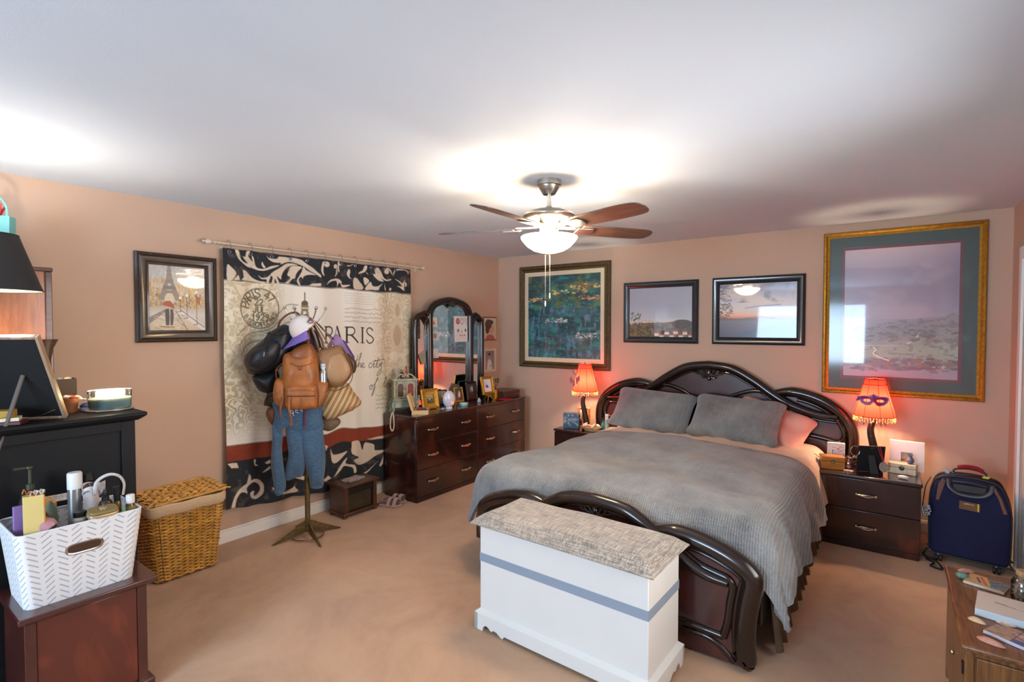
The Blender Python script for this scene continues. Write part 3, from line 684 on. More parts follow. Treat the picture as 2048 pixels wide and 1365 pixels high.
# ------------------------------------------------------------------ triple mirror on the dresser
def mirror():
    X = -3.80; t = thing('dresser_mirror', 'black lacquered triple arched mirror standing on the long dresser', 'mirror', (X, 4.068, .785), 90)
    mg = mat('mirror_silver', 'e8ecee', .015, 1.)
    def loop(ys): return ys
    cen = spl([(-.285, .18), (-.285, .5), (-.288, .86), (-.28, .945), (-.2, 1.01), (0, 1.05), (.2, 1.01), (.275, .945), (.282, .86), (.28, .5), (.28, .18)], 6)
    def side(s): return [(s*x, z) for x, z in spl([(.34, .0), (.335, .4), (.335, .8), (.355, .85), (.4, .878), (.44, .85), (.456, .8), (.456, .4), (.456, 0)], 6)]
    def frame(pts, r, y=0.): b = MB(); rail(b, pts, r, y, 12); return b
    o1 = spl([(-.31, .0), (-.31, .5), (-.315, .86), (-.305, .96), (-.22, 1.045), (0, 1.09), (.22, 1.045), (.3, .96), (.31, .86), (.31, .5), (.31, 0)], 7)
    frame(o1, .036).build('centre_frame', 'dark_lacquer', t)
    p = MB(); p.prism([(x, z) for x, z in o1], .012, .016).build('centre_pane', mg, t, smooth=False)
    MB().prism([(x*1.03, z*1.01) for x, z in o1], .02, .036).build('backing', 'dark_lacquer', t)
    for s in (-1, 1):
        so = [(s*x, z) for x, z in spl([(.33, .0), (.33, .5), (.335, .8), (.36, .875), (.42, .925), (.485, .895), (.51, .82), (.512, .4), (.512, 0)], 7)]
        frame(so, .03, .002).build('side_frame', 'dark_lacquer', t)
        MB().prism(so, .014, .018).build('side_pane', mg, t, smooth=False)
        MB().prism([(x, z) for x, z in so], .022, .036).build('side_backing', 'dark_lacquer', t)
        b = MB(); rail(b, spl([(s*.29, .93), (s*.34, .93), (s*.39, .955), (s*.45, .93)], 5), .018, -.01)
        b.build('shoulder_scroll', 'dark_lacquer', t)
    carved(MB(), .62, (0, 1.045), -.03).build('carved_ornament', 'dark_carving', t)
    MB().box(-.53, .53, -.03, .036, 0, .035).build('bottom_rail', 'dark_lacquer', t, bevel=.008)
mirror()
# ------------------------------------------------------------------ red bedside lamps
def shade_mat():
    m, nt, b = nodes_of('red_shade'); nt.nodes.remove(b)
    d = nn(nt, 'ShaderNodeBsdfDiffuse'); d.inputs[0].default_value = (*lin('c03428'), 1)
    tr = nn(nt, 'ShaderNodeBsdfTranslucent'); tr.inputs[0].default_value = (*lin('d83a2c'), 1)
    mx = nn(nt, 'ShaderNodeMixShader'); mx.inputs[0].default_value = .24
    nt.links.new(d.outputs[0], mx.inputs[1]); nt.links.new(tr.outputs[0], mx.inputs[2]); nt.links.new(mx.outputs[0], nt.nodes['Material Output'].inputs[0])
    MATS['red_shade'] = m; return m
shade_mat()
mat('bronze', '3a3026', .45, .6, var=.3, vscale=40, bump=.5, bscale=90); mat('shade_trim', '6e1418', .8); mat('bead_gold', 'd9b36a', .25, .3, trans=0)
def bed_lamp(lab, loc, rz):
    t = thing('bedside_lamp', lab, 'lamp', loc, rz, 'red bedside lamps')
    b = MB(); b.lathe([(0, 0), (.062, 0), (.066, .008), (.05, .018), (.034, .026), (.026, .05), (0, .05)], 20); b.build('base', 'bronze', t)
    b = MB(); b.tube(spl([(0.02, 0, .03), (.012, 0, .1), (-.004, 0, .18), (-.018, 0, .25), (-.02, 0, .3), (-.008, 0, .345), (0, 0, .37)], 5), [.03-.0125*i/30 for i in range(31)], 12); b.build('stem', 'bronze', t)
    b = MB()
    for k in range(7):
        a = 2*pi*k/7; b.tube(spl([(-.01, 0, .335), (.03*cos(a), .03*sin(a), .36), (.06*cos(a), .06*sin(a), .345), (.075*cos(a), .075*sin(a), .325)], 4), [.006-.0003*i for i in range(13)], 6)
    b.build('palm_leaves', 'bronze', t)
    prof = [(.066, .672), (.066, .672), (.069, .64), (.074, .628), (.088, .57), (.106, .5), (.123, .44), (.132, .395)]
    o = MB().lathe(prof[1:], 40, caps=False).build('lamp_shade', 'red_shade', t)
    b = MB()
    for z, r in ((.672, .067), (.632, .0735), (.395, .1325)): b.tube([(r*cos(2*pi*i/40), r*sin(2*pi*i/40), z) for i in range(40)], .0028, 6, closed=True)
    for k in range(8):
        a = 2*pi*(k+.4)/8; b.tube([((r+.0008)*cos(a), (r+.0008)*sin(a), z) for r, z in prof[1:]], .0016, 5)
    b.build('shade_piping', 'shade_trim', o)
    b = MB()
    for k in range(44):
        a = 2*pi*k/44; x, y = .1325*cos(a), .1325*sin(a)
        for z, r in ((.386, .0042), (.377, .0038), (.367, .0052)) if k % 2 else ((.386, .0042), (.378, .0038), (.369, .0038), (.358, .0056)): b.ball((x, y, z), r, 6, 4)
    b.build('bead_fringe', 'bead_gold', o)
    MB().lathe([(0, .66), (.02, .664), (.008, .672), (.012, .682), (.005, .69), (0, .694)], 12).build('finial', mat('brass', 'b79a63', .25, 1.), t)
    MB().tube([(-.066, 0, .67), (.066, 0, .67)], .002, 6).build('shade_bar', 'brass', t)
    MB().tube([(0, 0, .36), (0, 0, .42)], .012, 10).build('socket', 'brass', t)
    MB().lathe([(.008, .405), (.012, .415), (.019, .435), (.02, .447), (.014, .46), (0, .465)], 16).build('light_bulb', mat('bulb_glow', 'fff2d8', .3, emit='ffdca8', est=14.), t)
    l = light('lamp_light', 'POINT', (0, 0, .485), 18., (1., .8, .5), .02); l.parent = t
    return t
bed_lamp('red shaded lamp with the purple mask, on the nightstand by the suitcase', (-.11, 4.75, .53), 0)
bed_lamp('red shaded lamp hung with a feather charm, on the corner nightstand', (-2.57, 4.77, .535), 20)
def mask():
    t = thing('masquerade_mask', 'purple masquerade mask with silver edge hanging on the red lamp shade', 'mask', (-.113, 4.652, 1.045), 0)
    def cur(x): return -.004+(x*x)*2.2
    half = [(0, .055), (.018, .034), (.05, .036), (.082, .032), (.088, .016), (.078, -.012), (.05, -.03), (.022, -.028), (.008, -.014), (0, -.012)]
    out = half+[(-x, z) for x, z in half[::-1][1:-1]]; out = smooth_closed(out, 3)
    def eye(s, k=1.): return [(s*.04+k*.022*cos(2*pi*i/16), .004+k*.011*sin(2*pi*i/16)) for i in range(16)]
    # shell cut by the two eye holes: rings between the outline and each eye
    b = MB()
    for s in (-1, 1):
        E = eye(s); O = []
        for (ex, ez) in E:
            dx, dz = ex-s*.04, ez-.004; L = math.hypot(dx, dz); dx /= L; dz /= L; best = None
            for i in range(len(out)):
                (ax, az), (bx, bz) = out[i], out[(i+1) % len(out)]; den = dx*(bz-az)-dz*(bx-ax)
                if abs(den) < 1e-9: continue
                tt = ((ax-s*.04)*(bz-az)-(az-.004)*(bx-ax))/den; uu = ((ax-s*.04)*dz-(az-.004)*dx)/den
                if tt > 0 and 0 <= uu <= 1 and (best is None or tt < best): best = tt
            tt = best or .03
            if dx*s < -.01: tt = min(tt, .04/abs(dx))
            O.append((s*.04+dx*tt, .004+dz*tt))
        n = len(E); vs = [(x, cur(x), z) for x, z in E]+[(x, cur(x)-.004, (z)) for x, z in O]+[(x, cur(x)+.003, z) for x, z in E]+[(x, cur(x)+.003, z) for x, z in O]
        fs = []
        for i in range(n):
            j = (i+1) % n; fs += [(i, j, n+j, n+i), (2*n+i, 3*n+i, 3*n+j, 2*n+j), (i, 2*n+i, 2*n+j, j), (n+i, n+j, 3*n+j, 3*n+i)]
        b.add(vs, fs)
    b.build('mask_face', mat('mask_purple', '8a1560', .35, var=.3, vscale=60, coat=.3), t)
    MB().tube([(x, cur(x)-.003, z) for x, z in out], .0032, 6, closed=True).build('silver_edge', mat('mask_silver', 'b9b3c9', .3, .7, bump=.6, bscale=400), t)
    b = MB()
    for i in range(14):
        a = random.uniform(-1.2, 1.2)+pi; L = random.uniform(.02, .036); q = random.uniform(-.5, .5)
        b.tube([(-.084, .012, .006), (-.084+L*.6*cos(a), .008+q*.01, .008+L*.6*sin(a)), (-.084+L*cos(a), .006+q*.02, .006+L*sin(a))], [.002, .0065, .001], 6, flat=.3)
    b.build('feathers', mat('feather_violet', '6a2fa8', .7), t)
mask()
def charm():
    t = thing('feather_charm', 'hoop charm with pinkish feathers hanging on the left red lamp shade', 'charm', (-2.615, 4.65, 1.145), 30)
    b = MB(); b.tube([(.024*cos(2*pi*i/24), .004*sin(2*pi*i/24), .034*sin(2*pi*i/24)) for i in range(24)], .0022, 6, closed=True)
    for i in range(16): b.ball((.024*cos(2*pi*i/16), .004*sin(2*pi*i/16)-.002, .034*sin(2*pi*i/16)), .0035, 6, 4)
    b.build('hoop', 'shade_trim', t)
    for x, z, L, a in ((-.045, -.06, .07, 8), (-.02, -.09, .07, 4), (.012, -.06, .075, -6), (.03, -.05, .06, -10)):
        b = MB(); b.tube(spl([(x, -.012-abs(z)*.2, z), (x+.003, -.018-abs(z)*.25, z-L*.4), (x+.002, -.022-abs(z)*.3, z-L)], 4), [.002+.011*sin(pi*i/8)**.7 for i in range(9)], 8, flat=.18); b.build('feather', mat('feather_mauve', 'a05a68', .8, var=.3, vscale=40), t)
charm()
# ------------------------------------------------------------------ suitcase
def suitcase():
    t = thing('suitcase', 'navy blue fabric suitcase with a red handle wrap and spinner wheels', 'suitcase', (.415, 4.50, 0), -6)
    nv = mat('navy_fabric', '14163c', .85, var=.15, vscale=60, bump=.25, bscale=500); br = mat('brown_leather', '6b4535', .5, var=.2, vscale=30); dg = mat('dark_plastic', '35302e', .35)
    w, z0, z1 = .2, .055, .585
    out = [(-w+.01, z0), (-w+.0, z0+.03), (-w-.005, .3), (-w, .46), (-w+.02, .545), (-w+.07, z1), (0, z1+.012), (w-.075, z1-.005), (w-.035, .53), (w, .42), (w+.005, .3), (w, z0+.03), (w-.01, z0)]
    out = [(x, z) for x, z in out]
    MB().prism(out, 0, .2).build('shell', nv, t, bevel=.022, seg=4)
    b = MB(); b.tube([(x*1.0, .016, z) for x, z in smooth_closed(out, 3)], .006, 6, closed=True); b.tube([(x, .15, z) for x, z in smooth_closed(out, 3)], .006, 6, closed=True); b.build('zip_piping', dg, t)
    for s in (-1, 1):
        q = [(-.172, .425), (-.152, .42), (-.118, .56), (-.135, .575), (-.158, .53)] if s < 0 else [(.165, .4), (.185, .405), (.155, .5), (.118, .575), (.1, .57), (.14, .49)]
        MB().prism(q, -.006, .004).build('leather_trim', br, t, bevel=.003)
    b = MB(); b.tube(spl([(-.105, 0, .575), (-.1, -.012, .53), (-.06, -.016, .495), (0, -.017, .487), (.06, -.016, .495), (.1, -.012, .525), (.108, 0, .57)], 6), .014, 10, flat=.6)
    b.tube(spl([(-.085, -.006, .565), (0, -.01, .572), (.085, -.006, .56)], 5), .008, 8); b.prism([(-.075, .505), (.075, .505), (.085, .55), (-.085, .55)], -.006, .003); b.build('handle_housing', dg, t, bevel=.002)
    MB().tube(spl([(-.085, .08, .6), (-.075, .08, .632), (0, .08, .645), (.07, .08, .632), (.085, .08, .6)], 6), .011, 10, flat=.6).build('top_handle', mat('handle_blue', '25354f', .6), t)
    MB().tube(spl([(-.062, .08, .645), (-.02, .08, .657), (.03, .08, .655), (.065, .08, .638)], 6), .018, 12, flat=.75).build('handle_wrap', mat('wrap_red', '8e1420', .8, bump=.3, bscale=200), t)
    MB().prism([(.06, .6), (.09, .598), (.1, .61), (.07, .615)], .06, .09).build('yellow_tag', mat('tag_yellow', 'c9c23a', .6), t)
    MB().prism([(-.13, .61), (-.11, .6), (-.1, .615), (-.125, .635)], .04, .046).tube([(-.115, .043, .61), (-.095, .05, .615), (-.085, .06, .605)], .004, 6).build('zip_pull', mat('steel', 'b8b8ba', .25, 1.), t)
    pl = Pic(60, 36, '6f4b33'); pl.line([(.93, .05), (.93, .95)], .1, 'e6d62c')
    pl.dabs(14, (.15, .2, .8, .26), .06, ['d8b23a', 'e8c85a'], 2, 1.2, .9, 0, 60); write(pl, 'US', .26, .15, .16, .03, 'e0b53c'); pl.dabs(9, (.25, .6, .7, .64), .03, ['8a6a4c'], 3, 1.2, .8, 0, 60)
    p = MB().prism([(-.05, .39), (.055, .385), (.055, .44), (-.05, .445)], -.006, .004).build('name_plate', br, t, bevel=.002)
    pl.flat('plate_print', .1, .05, print_mat('plate_print', .3), p, (.0025, -.0064, .415))
    for x in (-.15, .14):
        for y in (.03, .17):
            c = MB().lathe([(0, .058), (.024, .058), (.027, .048), (.02, .036), (.0, .034)], 14).box(-.005, .005, -.012, .012, .02, .04).build('caster', dg, t, (x, y, 0))
            for s in (-1, 1): MB().lathe([(0, 0), (.02, 0), (.023, .004), (.023, .011), (.018, .014), (0, .014)], 16).build('wheel', mat('wheel_black', '1c1a1a', .4), c, (s*.012-.007, -.006, .023), (0, R(90), 0))
    b = MB(); b.tube(spl([(-.2, .05, .56), (-.225, .04, .5), (-.235, .03, .42), (-.24, .02, .36)], 5), .006, 6, flat=.4); b.build('strap', mat('strap_black', '16161a', .7), t)
suitcase()
b = MB()
for i in range(60):
    a = random.random()*6.28; z = random.uniform(-.035, .035); r = .022*math.sqrt(max(.05, 1-(z/.04)**2)); b.ball((.195+r*cos(a), 4.445+r*sin(a), .36+z), .0065, 6, 4)
tag(b.build('sparkly_ball', mat('sparkle_silver', 'b7b9bf', .15, .9)), 'silver sequin ball hanging between the suitcase and nightstand', 'ornament')
b = MB(); b.tube(spl([(.2, 4.5, .012), (.24, 4.44, .015), (.22, 4.38, .012), (.28, 4.36, .012), (.25, 4.47, .02), (.19, 4.56, .012), (.21, 4.7, .012)], 6), .006, 6)
tag(b.build('power_cord', 'strap_black'), 'black power cord coiled on the carpet beside the nightstand', 'cord')
# ================================================================== pictures on the walls
SCROLL = "47,2 61,3 65,20 69,35 83,47 98,50 86,37 78,24 88,25 94,4 109,3 100,20 111,35 120,42 115,22 122,22 126,39 130,55 141,64 167,64 199,51 236,44 199,61 167,71 141,72 115,66 94,62 73,47 57,32|159,36 165,48 172,57 167,62 160,56 156,47|178,11 191,21 225,19 236,8 275,8 313,7 343,12 366,27 394,40 420,59 433,67 433,78 407,64 383,56 353,39 318,28 276,27 241,39 245,32 213,35 190,27|276,33 325,33 288,42 266,55 250,73 243,90 241,100 230,93 222,90 233,116 223,116 212,99 209,119 198,118 203,95 192,86 210,70 229,59 250,46|140,90 154,100 176,97 194,86 187,109 182,119 173,120 176,106 154,105|291,45 318,38 343,42 328,56 315,74 310,91 297,95 280,113 261,114 278,102 288,89 273,81 281,62|350,39 363,53 388,62 409,69 378,71 352,79 345,91 340,81 327,94 336,119 327,115 319,99 332,77 343,59|375,116 391,107 433,102 433,115|14,64 28,70 48,92 31,119 12,120|56,97 62,116 35,120|75,78 87,79 102,93 119,106 145,114 171,116 164,122 131,119 102,117 68,114 78,105|445,13 458,9 450,29 447,52 454,69 444,65 436,46|484,18 481,25 472,30 462,31 454,27 451,21 455,13 462,8 473,7 481,11|528,22 525,27 520,31 514,32 509,29 508,23 510,18 515,14 521,14 526,16|525,14 529,43 524,59 513,68 522,50|532,4 541,4 538,27 541,46 533,40|583,12 603,11 625,4 603,14 588,15|593,29 602,37 597,60 607,71 591,65 582,48|693,5 708,5 702,24 686,35 651,45 664,34 680,26|699,29 714,44 705,40|750,20 767,6 783,18 793,31 807,52 827,59 817,65 786,55 807,70 776,68 750,53 740,40 754,37|846,20 843,27 834,32 824,33 815,30 812,23 815,15 824,10 834,9 843,13|824,7 841,3 859,12 869,35 862,28 845,10 828,11|887,2 890,14 872,40 876,23|897,5 941,2 985,9 981,24 966,8 933,6 897,11|820,62 861,52 858,59 827,66|465,107 487,84 527,76 552,86 555,101 599,98 585,106 561,112 552,108 544,93 533,100 527,112 524,87 502,87 482,95|621,69 642,66 661,81 676,93 682,109 651,116 620,111|686,58 705,61 717,74 695,92 686,76|724,76 736,94 766,94 799,79 776,99 769,111 727,112 692,111|810,78 823,110 813,108|851,94 861,98 857,109 844,106|885,52 918,61 940,74 947,103 918,90 897,84 933,84 918,68|962,47 951,66 947,93 936,69|967,72 966,79 962,83 958,83 955,79 954,73 955,67 959,62 962,62 966,66|3,823 42,826 49,846 20,844|117,819 127,823 124,837 135,844 122,844|181,825 159,837 170,843 184,838|181,850 150,876 159,874 183,861|20,1003 33,960 58,925 99,902 131,898 155,921 155,957 130,977 107,968 102,948 120,943 117,960 130,962 144,940 136,919 115,908 84,925 88,947 63,941 43,967 34,1006|95,870 105,884 105,908 84,910|191,937 202,944 196,953|230,974 294,964 313,938 303,960 318,978 294,985|301,923 319,913 350,920 344,935|485,817 502,849 550,849 579,841 550,871 515,889 494,875|448,794 468,802 455,822|602,799 646,803 669,846 684,810 739,825 746,854 820,862 738,882 652,912 608,884 645,877 601,855 598,821|692,794 821,791 821,806 739,801|770,927 799,883 795,924 774,936|507,948 543,903 579,869 571,896 615,907 626,937 611,942 604,917 564,907 543,926|667,954 770,904 691,951|440,944 473,932 493,949 453,954"
def moulding(b, w, h, prof, y0=0.):
    """mitred frame: prof = (inset from the outer edge, height off the wall)"""
    n = len(prof); vs = []
    for sx, sz in ((-1, -1), (1, -1), (1, 1), (-1, 1)):
        for i, d in prof: vs.append((sx*(w/2-i), y0-d, sz*(h/2-i)))
    fs = [(c*n+k, c*n+k+1, ((c+1) % 4)*n+k+1, ((c+1) % 4)*n+k) for c in range(4) for k in range(n-1)]
    return b.add(vs, fs)
def beads(b, w, h, inset, y, r, step, sc=(1, 1, 1), tilt=False):
    X, Z = w/2-inset, h/2-inset
    for a, L, fix, ax in ((-X, 2*X, -Z, 0), (-X, 2*X, Z, 0), (-Z, 2*Z, -X, 1), (-Z, 2*Z, X, 1)):
        n = int(L/step)
        for i in range(n):
            p = a+(i+.5)*L/n
            if tilt:
                d = .7*r*1.6; c = (p, y, fix) if ax == 0 else (fix, y, p)
                b.tube([(c[0]-d, y, c[2]-d), (c[0], y-r*.4, c[2]), (c[0]+d, y, c[2]+d)], [r*.4, r*.62, r*.4], 5)
            else: b.ball((p, y, fix) if ax == 0 else (fix, y, p), r, 6, 4, sc)
def picture(name, lab, cat, loc, rz, w, h, prof, fm, pic, inner, dep=.008, rough=.45, coat=1., liner=None, bead=None, group=None):
    t = thing(name, lab, cat, loc, rz, group)
    moulding(MB(), w, h, prof).build('frame', fm, t, ang=30)
    MB().box(-w/2+.008, w/2-.008, -.004, 0, -h/2+.008, h/2-.008).build('backing', mat('backing_board', '4a3a2c', .9), t)
    if liner:
        for nm, m, i0, i1, d in liner:
            moulding(MB(), w-2*i0, h-2*i0, [(0, d), (i1-i0, d), (i1-i0, d-.004)]).build(nm, m, t, ang=30)
    if bead: b = MB(); beads(b, w, h, *bead[1:]); b.build('beading', bead[0], t)['kind'] = 'stuff'
    pic.flat('print', w-2*inner, h-2*inner, print_mat('print_%d_%d' % (rough*100, coat*100), rough, coat), t, (0, -dep, 0))
    return t
WB = YB-.001
# pond-like abstract in an antique gold frame
p = Pic(210, 210, '24474e')
n1 = fbm(210, 210, 46, 5, 1, 1.3, .7); n2 = fbm(210, 210, 14, 4, 2, 1.8, .6); n3 = fbm(210, 210, 6, 3, 3, 2.2, .6); n4 = fbm(210, 210, 9, 3, 4, .6, 2.)
p.blend(np.clip((n1-.42)*4, 0, 1)*.8, '3d6a76'); p.blend(np.clip((n2-.5)*5, 0, 1)*.7, '1c9486'); p.blend(np.clip((n4-.55)*6, 0, 1)*.5*(p.Y > .35), '7a9cbc')
p.blend(np.clip((fbm(210, 210, 30, 4, 6)-.5)*6, 0, 1)*.7*(p.Y < .4), '6d7a3c'); p.blend(np.clip((n3-.58)*8, 0, 1)*.6, '1a2a34'); p.blend(np.clip((n3-.6)*8, 0, 1)*.35*(p.Y > .75), '8a5a3a')
for i, (x, y, w_, hh) in enumerate(((.35, .17, .5, .06), (.6, .12, .4, .05), (.0, .27, .2, .04), (.7, .26, .3, .05), (.25, .52, .3, .05), (.65, .7, .33, .06))):
    p.dabs(34, (x, y, x+w_, y+hh), .011, ['d06a3c', 'e8b070', 'c9442c', 'f0e0c0', 'd8c86a'] if i < 4 else ['f0e4dc', 'e8c8b8', '7fb0b8'], 20+i, 1.8, .9, 0, 12)
p.dabs(500, (0, 0, 1, 1), .007, ['3d7f86', '16353c', '4a7a5a', '7d8f9a', '24545c'], 9, 2.2, .6, 0, 60)
ag = mat('antique_gold', '5b4a2e', .4, .5, var=.4, vscale=60, bump=.5, bscale=140)
picture('framed_painting', 'large square teal pond-coloured painting in an antique bronze frame above the corner lamp', 'painting', (-3.023, WB, 1.71), 0, 1.18, 1.18,
        [(0, 0), (0, .03), (.012, .04), (.03, .036), (.045, .022), (.055, .026), (.07, .02), (.072, .008)], ag, p, .118, .01, .5, .6, [('liner', mat('cream_mat', 'd9c9ac', .8), .07, .118, .014)], (mat('bronze_bead', '8f7a4c', .35, .6), .056, -.03, .0052, .0125))
# coastal town photograph
p = Pic(190, 150, 'a9aeba'); p.vgrad([(0, 'a2a4b4'), (.35, 'a6aab8'), (.6, 'b7bdc6'), (.68, 'c9c4c0'), (1, 'c9c4c0')])
hz = fbm(150, 190, 20, 4, 5); p.blend(((p.Y > .69+.03*(hz-.5)+.03*(1-p.X)) & (p.X > .2))*1., '6d665e'); p.blend(((p.Y > .76+.05*(hz-.5)))*1., '5b5048')
p.blend((np.clip((fbm(150, 190, 8, 3, 8)-.45)*6, 0, 1))*(p.Y > .74)*.8, '8e7c66'); p.line([(.2, .66), (.38, .68), (.55, .71), (.72, .68), (.98, .66)], .012, 'c8ac8a', smooth=4)
p.ell(.85, .74, .16, .09, '4a4542'); p.dabs(60, (.4, .8, 1, .95), .016, ['4f4a40', '6a5a48', '3c3a34'], 3, 1.4)
for x, y in ((.58, .9), (.72, .89), (.86, .9), (.66, .97), (.8, .97), (.95, .97), (.5, .97), (.42, .93)):
    p.poly([(x, y), (x+.07, y), (x+.07, y+.05), (x, y+.05)], 'e8d6c4'); p.poly([(x-.01, y), (x+.08, y), (x+.06, y-.035), (x+.01, y-.035)], 'b0523c')
p.dabs(160, (0, .72, .36, 1), .02, ['4a4a2a', '6d5a34', '7f6a44', '3a3c24', '8a7350'], 4, 2, .9, 40, 60); p.dabs(26, (.02, .5, .2, .7), .016, ['3b4426', '55602e'], 6, 2.6, .9, -40, 40)
bk = mat('black_frame', '23262b', .28, coat=.5)
SOFT = [(0, 0), (0, .016), (.006, .024), (.02, .032), (.034, .03), (.048, .02), (.056, .014), (.06, .016), (.064, .008)]
picture('framed_photograph', 'black framed photograph of a grey sky over a seaside town, left of the sunset', 'picture', (-1.899, WB, 1.74), 0, .768, .62, SOFT, bk, p, .062, .009, .35, .8)
# sunset photograph, the print slightly buckled
p = Pic(190, 150, '8a9ab8'); p.vgrad([(0, '7c7f98'), (.2, 'aaa6b4'), (.36, 'c8c4c8'), (.5, 'd8c8b8'), (.58, 'e8b488'), (.635, 'e07a44'), (.65, '5a4a58'), (.7, '6f6270'), (.85, '584e60'), (1, '3c3c4c')])
c = fbm(150, 190, 40, 4, 12, 1.6, .6); p.blend(np.clip((c-.45)*4, 0, 1)*(p.Y < .42)*.8, 'd8c4b0'); p.blend(np.clip((fbm(150, 190, 30, 4, 13)-.5)*4, 0, 1)*(p.Y < .35)*.8, '585468'); p.blend(np.clip((p.X-.6)*1.6, 0, 1)*np.clip(1-p.Y*1.6, 0, 1)*.7, '9ab0d0')
p.line([(.35, .45), (.55, .42), (.8, .4)], .02, '6a6a88', .8); p.poly([(.2, .95), (.5, .83), (.8, .76), (1, .73), (1, 1), (.2, 1)], '39445a'); p.line([(.35, .64), (.55, .625), (.75, .64)], .014, '6a4a5a')
p.dabs(70, (0, .35, .17, .66), .014, ['2e2c34', '5a3a30', '3d3440'], 5, 2.6, .95, 10, 50); p.dabs(30, (0, .02, .14, .32), .024, ['3a3c50', '55506a'], 7, 1.6, .8)
picture('framed_photograph', 'black framed photograph of an orange sunset over the sea, beside the gold frame', 'picture', (-1.001, WB, 1.7415), 0, .772, .621, SOFT, bk, p, .066, .009, .3, .8)
# misty valley print in a gold rope frame
p = Pic(260, 330, 'b9a3ab'); p.vgrad([(0, 'c3adb2'), (.12, 'a898a8'), (.3, '9f8f9f'), (.5, '9b93a4'), (.62, '93909c'), (.75, '94998f'), (.88, '938c92'), (1, '9c90a4')])
a = fbm(330, 260, 80, 5, 21, 1.4, .8); b_ = fbm(330, 260, 22, 4, 22, 2., .7); c = fbm(330, 260, 7, 3, 23, 1.6, .7)
p.blend(np.clip((p.Y-.1-.08*a)*30, 0, 1)*np.clip((.55-p.Y)*3, 0, 1)*.55, '8b7d92'); p.blend(np.clip((a-.48)*5, 0, 1)*(p.Y < .55)*.5, 'b9a4aa'); p.blend(np.clip((p.X-.75)*3, 0, 1)*np.clip((.5-abs(p.Y-.25))*2.5, 0, 1)*.5, '6a5f80')
ridge = .62-.12*p.X+.02*(b_-.5); p.blend(np.clip((p.Y-ridge)*40, 0, 1)*.7, '85807f'); p.blend(np.clip((p.Y-ridge-.12)*20, 0, 1)*.8*np.clip(b_*2-.4, 0, 1), '96a08c')
p.blend(np.clip((p.Y-.74)*30, 0, 1)*np.clip((.88-p.Y)*30, 0, 1)*.7, '98a892'); p.blend(np.clip((c-.55)*8, 0, 1)*(p.Y > ridge)*.5, '5c5a5a'); p.blend(np.clip((p.Y-.9-.02*b_)*40, 0, 1)*.9, '9d8f9e')
p.line([(.0, .87), (.15, .87), (.3, .9), (.5, .93), (.65, .92), (.85, .9), (1, .88)], .035, '6c5f68', .8, smooth=5); p.dabs(120, (0, .85, 1, .95), .016, ['6a5660', '7d6870', '8a6a5a', '5c5a60'], 31, 2)
p.line([(.28, .77), (.3, .79), (.28, .82), (.34, .85), (.42, .87)], .008, 'e8dcc8', smooth=6); p.line([(.68, .66), (.65, .7), (.58, .74)], .008, 'd8d0c4', smooth=5); p.line([(.1, .76), (.4, .755), (.55, .75)], .006, 'c8c0a8', .7)
p.dabs(70, (.1, .6, 1, .73), .013, ['5a5c5c', '6c6258', '7a5c54'], 33, 2.2, .8); p.dabs(9, (.8, .905, .9, .915), .006, ['c8bcc0'], 35, 1.6, .8, 0, 80)
gd = mat('gold_leaf', 'b3822e', .35, .75, var=.25, vscale=50, bump=.3, bscale=200)
picture('framed_print', 'very large misty valley print with green mat in a gold rope frame', 'picture', (.0265, WB, 1.7065), 0, 1.024, 1.328,
        [(0, 0), (0, .02), (.008, .032), (.02, .036), (.028, .028), (.03, .018), (.046, .016), (.048, .008)], gd, p, .152, .009, .3, 1.,
        [('mat_board', mat('mat_green', '3f4f4c', .5, coat=1.), .046, .13, .013), ('inner_mat', mat('mat_maroon', '6a4046', .5, coat=1.), .129, .152, .011)], (mat('gold_rope', 'd8a84a', .3, .7), .038, -.022, .0085, .0165, (1, 1, 1), True))
# Paris street painting on the left wall
p = Pic(150, 180, 'c6bfb4'); p.vgrad([(0, 'b3b8be'), (.35, 'c8c4ba'), (.5, 'cdbb98'), (.62, 'b8a684'), (.75, 'cfc9c2'), (1, 'c9b28e')])
p.dabs(420, (0, 0, 1, .5), .013, ['aab4c4', 'd8d4cc', '98a0ac', 'c8c0b0', 'e0dcd4'], 41, 3.2, .5, 85, 25); p.dabs(170, (0, .2, .3, .62), .016, ['c89a4a', 'd8b060', 'a08058', 'b89878'], 42, 2.4, .75, 80, 40); p.dabs(220, (.5, .2, 1, .62), .016, ['d8a848', 'e0bc6c', 'b08c5c', 'c8a878'], 43, 2.6, .75, 85, 25)
p.dabs(160, (0, .44, 1, .64), .013, ['6a5648', '8a6a54', '9a8478', '5c4c48', 'a06a48'], 44, 1.8, .8, 80, 50)
tw = '8b8078'
for s in (-1, 1):
    p.line([(.35+s*.012, .0), (.35+s*.028, .2), (.35+s*.07, .32), (.35+s*.13, .5)], .03, tw, .95, .075, 5)
p.poly([(.29, .2), (.42, .2), (.43, .27), (.27, .27)], tw); p.poly([(.26, .31), (.45, .31), (.48, .37), (.22, .37)], '7a7068'); p.poly([(.22, .38), (.48, .38), (.52, .46), (.44, .44), (.35, .42), (.26, .44), (.19, .46)], tw); p.ell(.35, .52, .085, .09, 'd8ccb0', .9)
for y in (.08, .14, .24, .34, .4): p.line([(.3, y), (.4, y)], .008, '655c58', .6)
p.poly([(0, .8), (.25, .68), (.3, .7), (0, .9)], '5c5258', .8); p.poly([(.46, .7), (.56, .66), (1, .93), (1, 1), (.95, 1)], 'dcd8d4', .8); p.line([(.46, .7), (.66, .99)], .014, '6d5a58'); p.line([(.55, .68), (.98, .95)], .012, '5c4c48'); p.dabs(120, (.1, .72, .6, 1), .014, ['d8b070', 'a88864', 'c8b49c', '8a7060', 'e0d0b8'], 45, 2.6, .7, 15, 30)
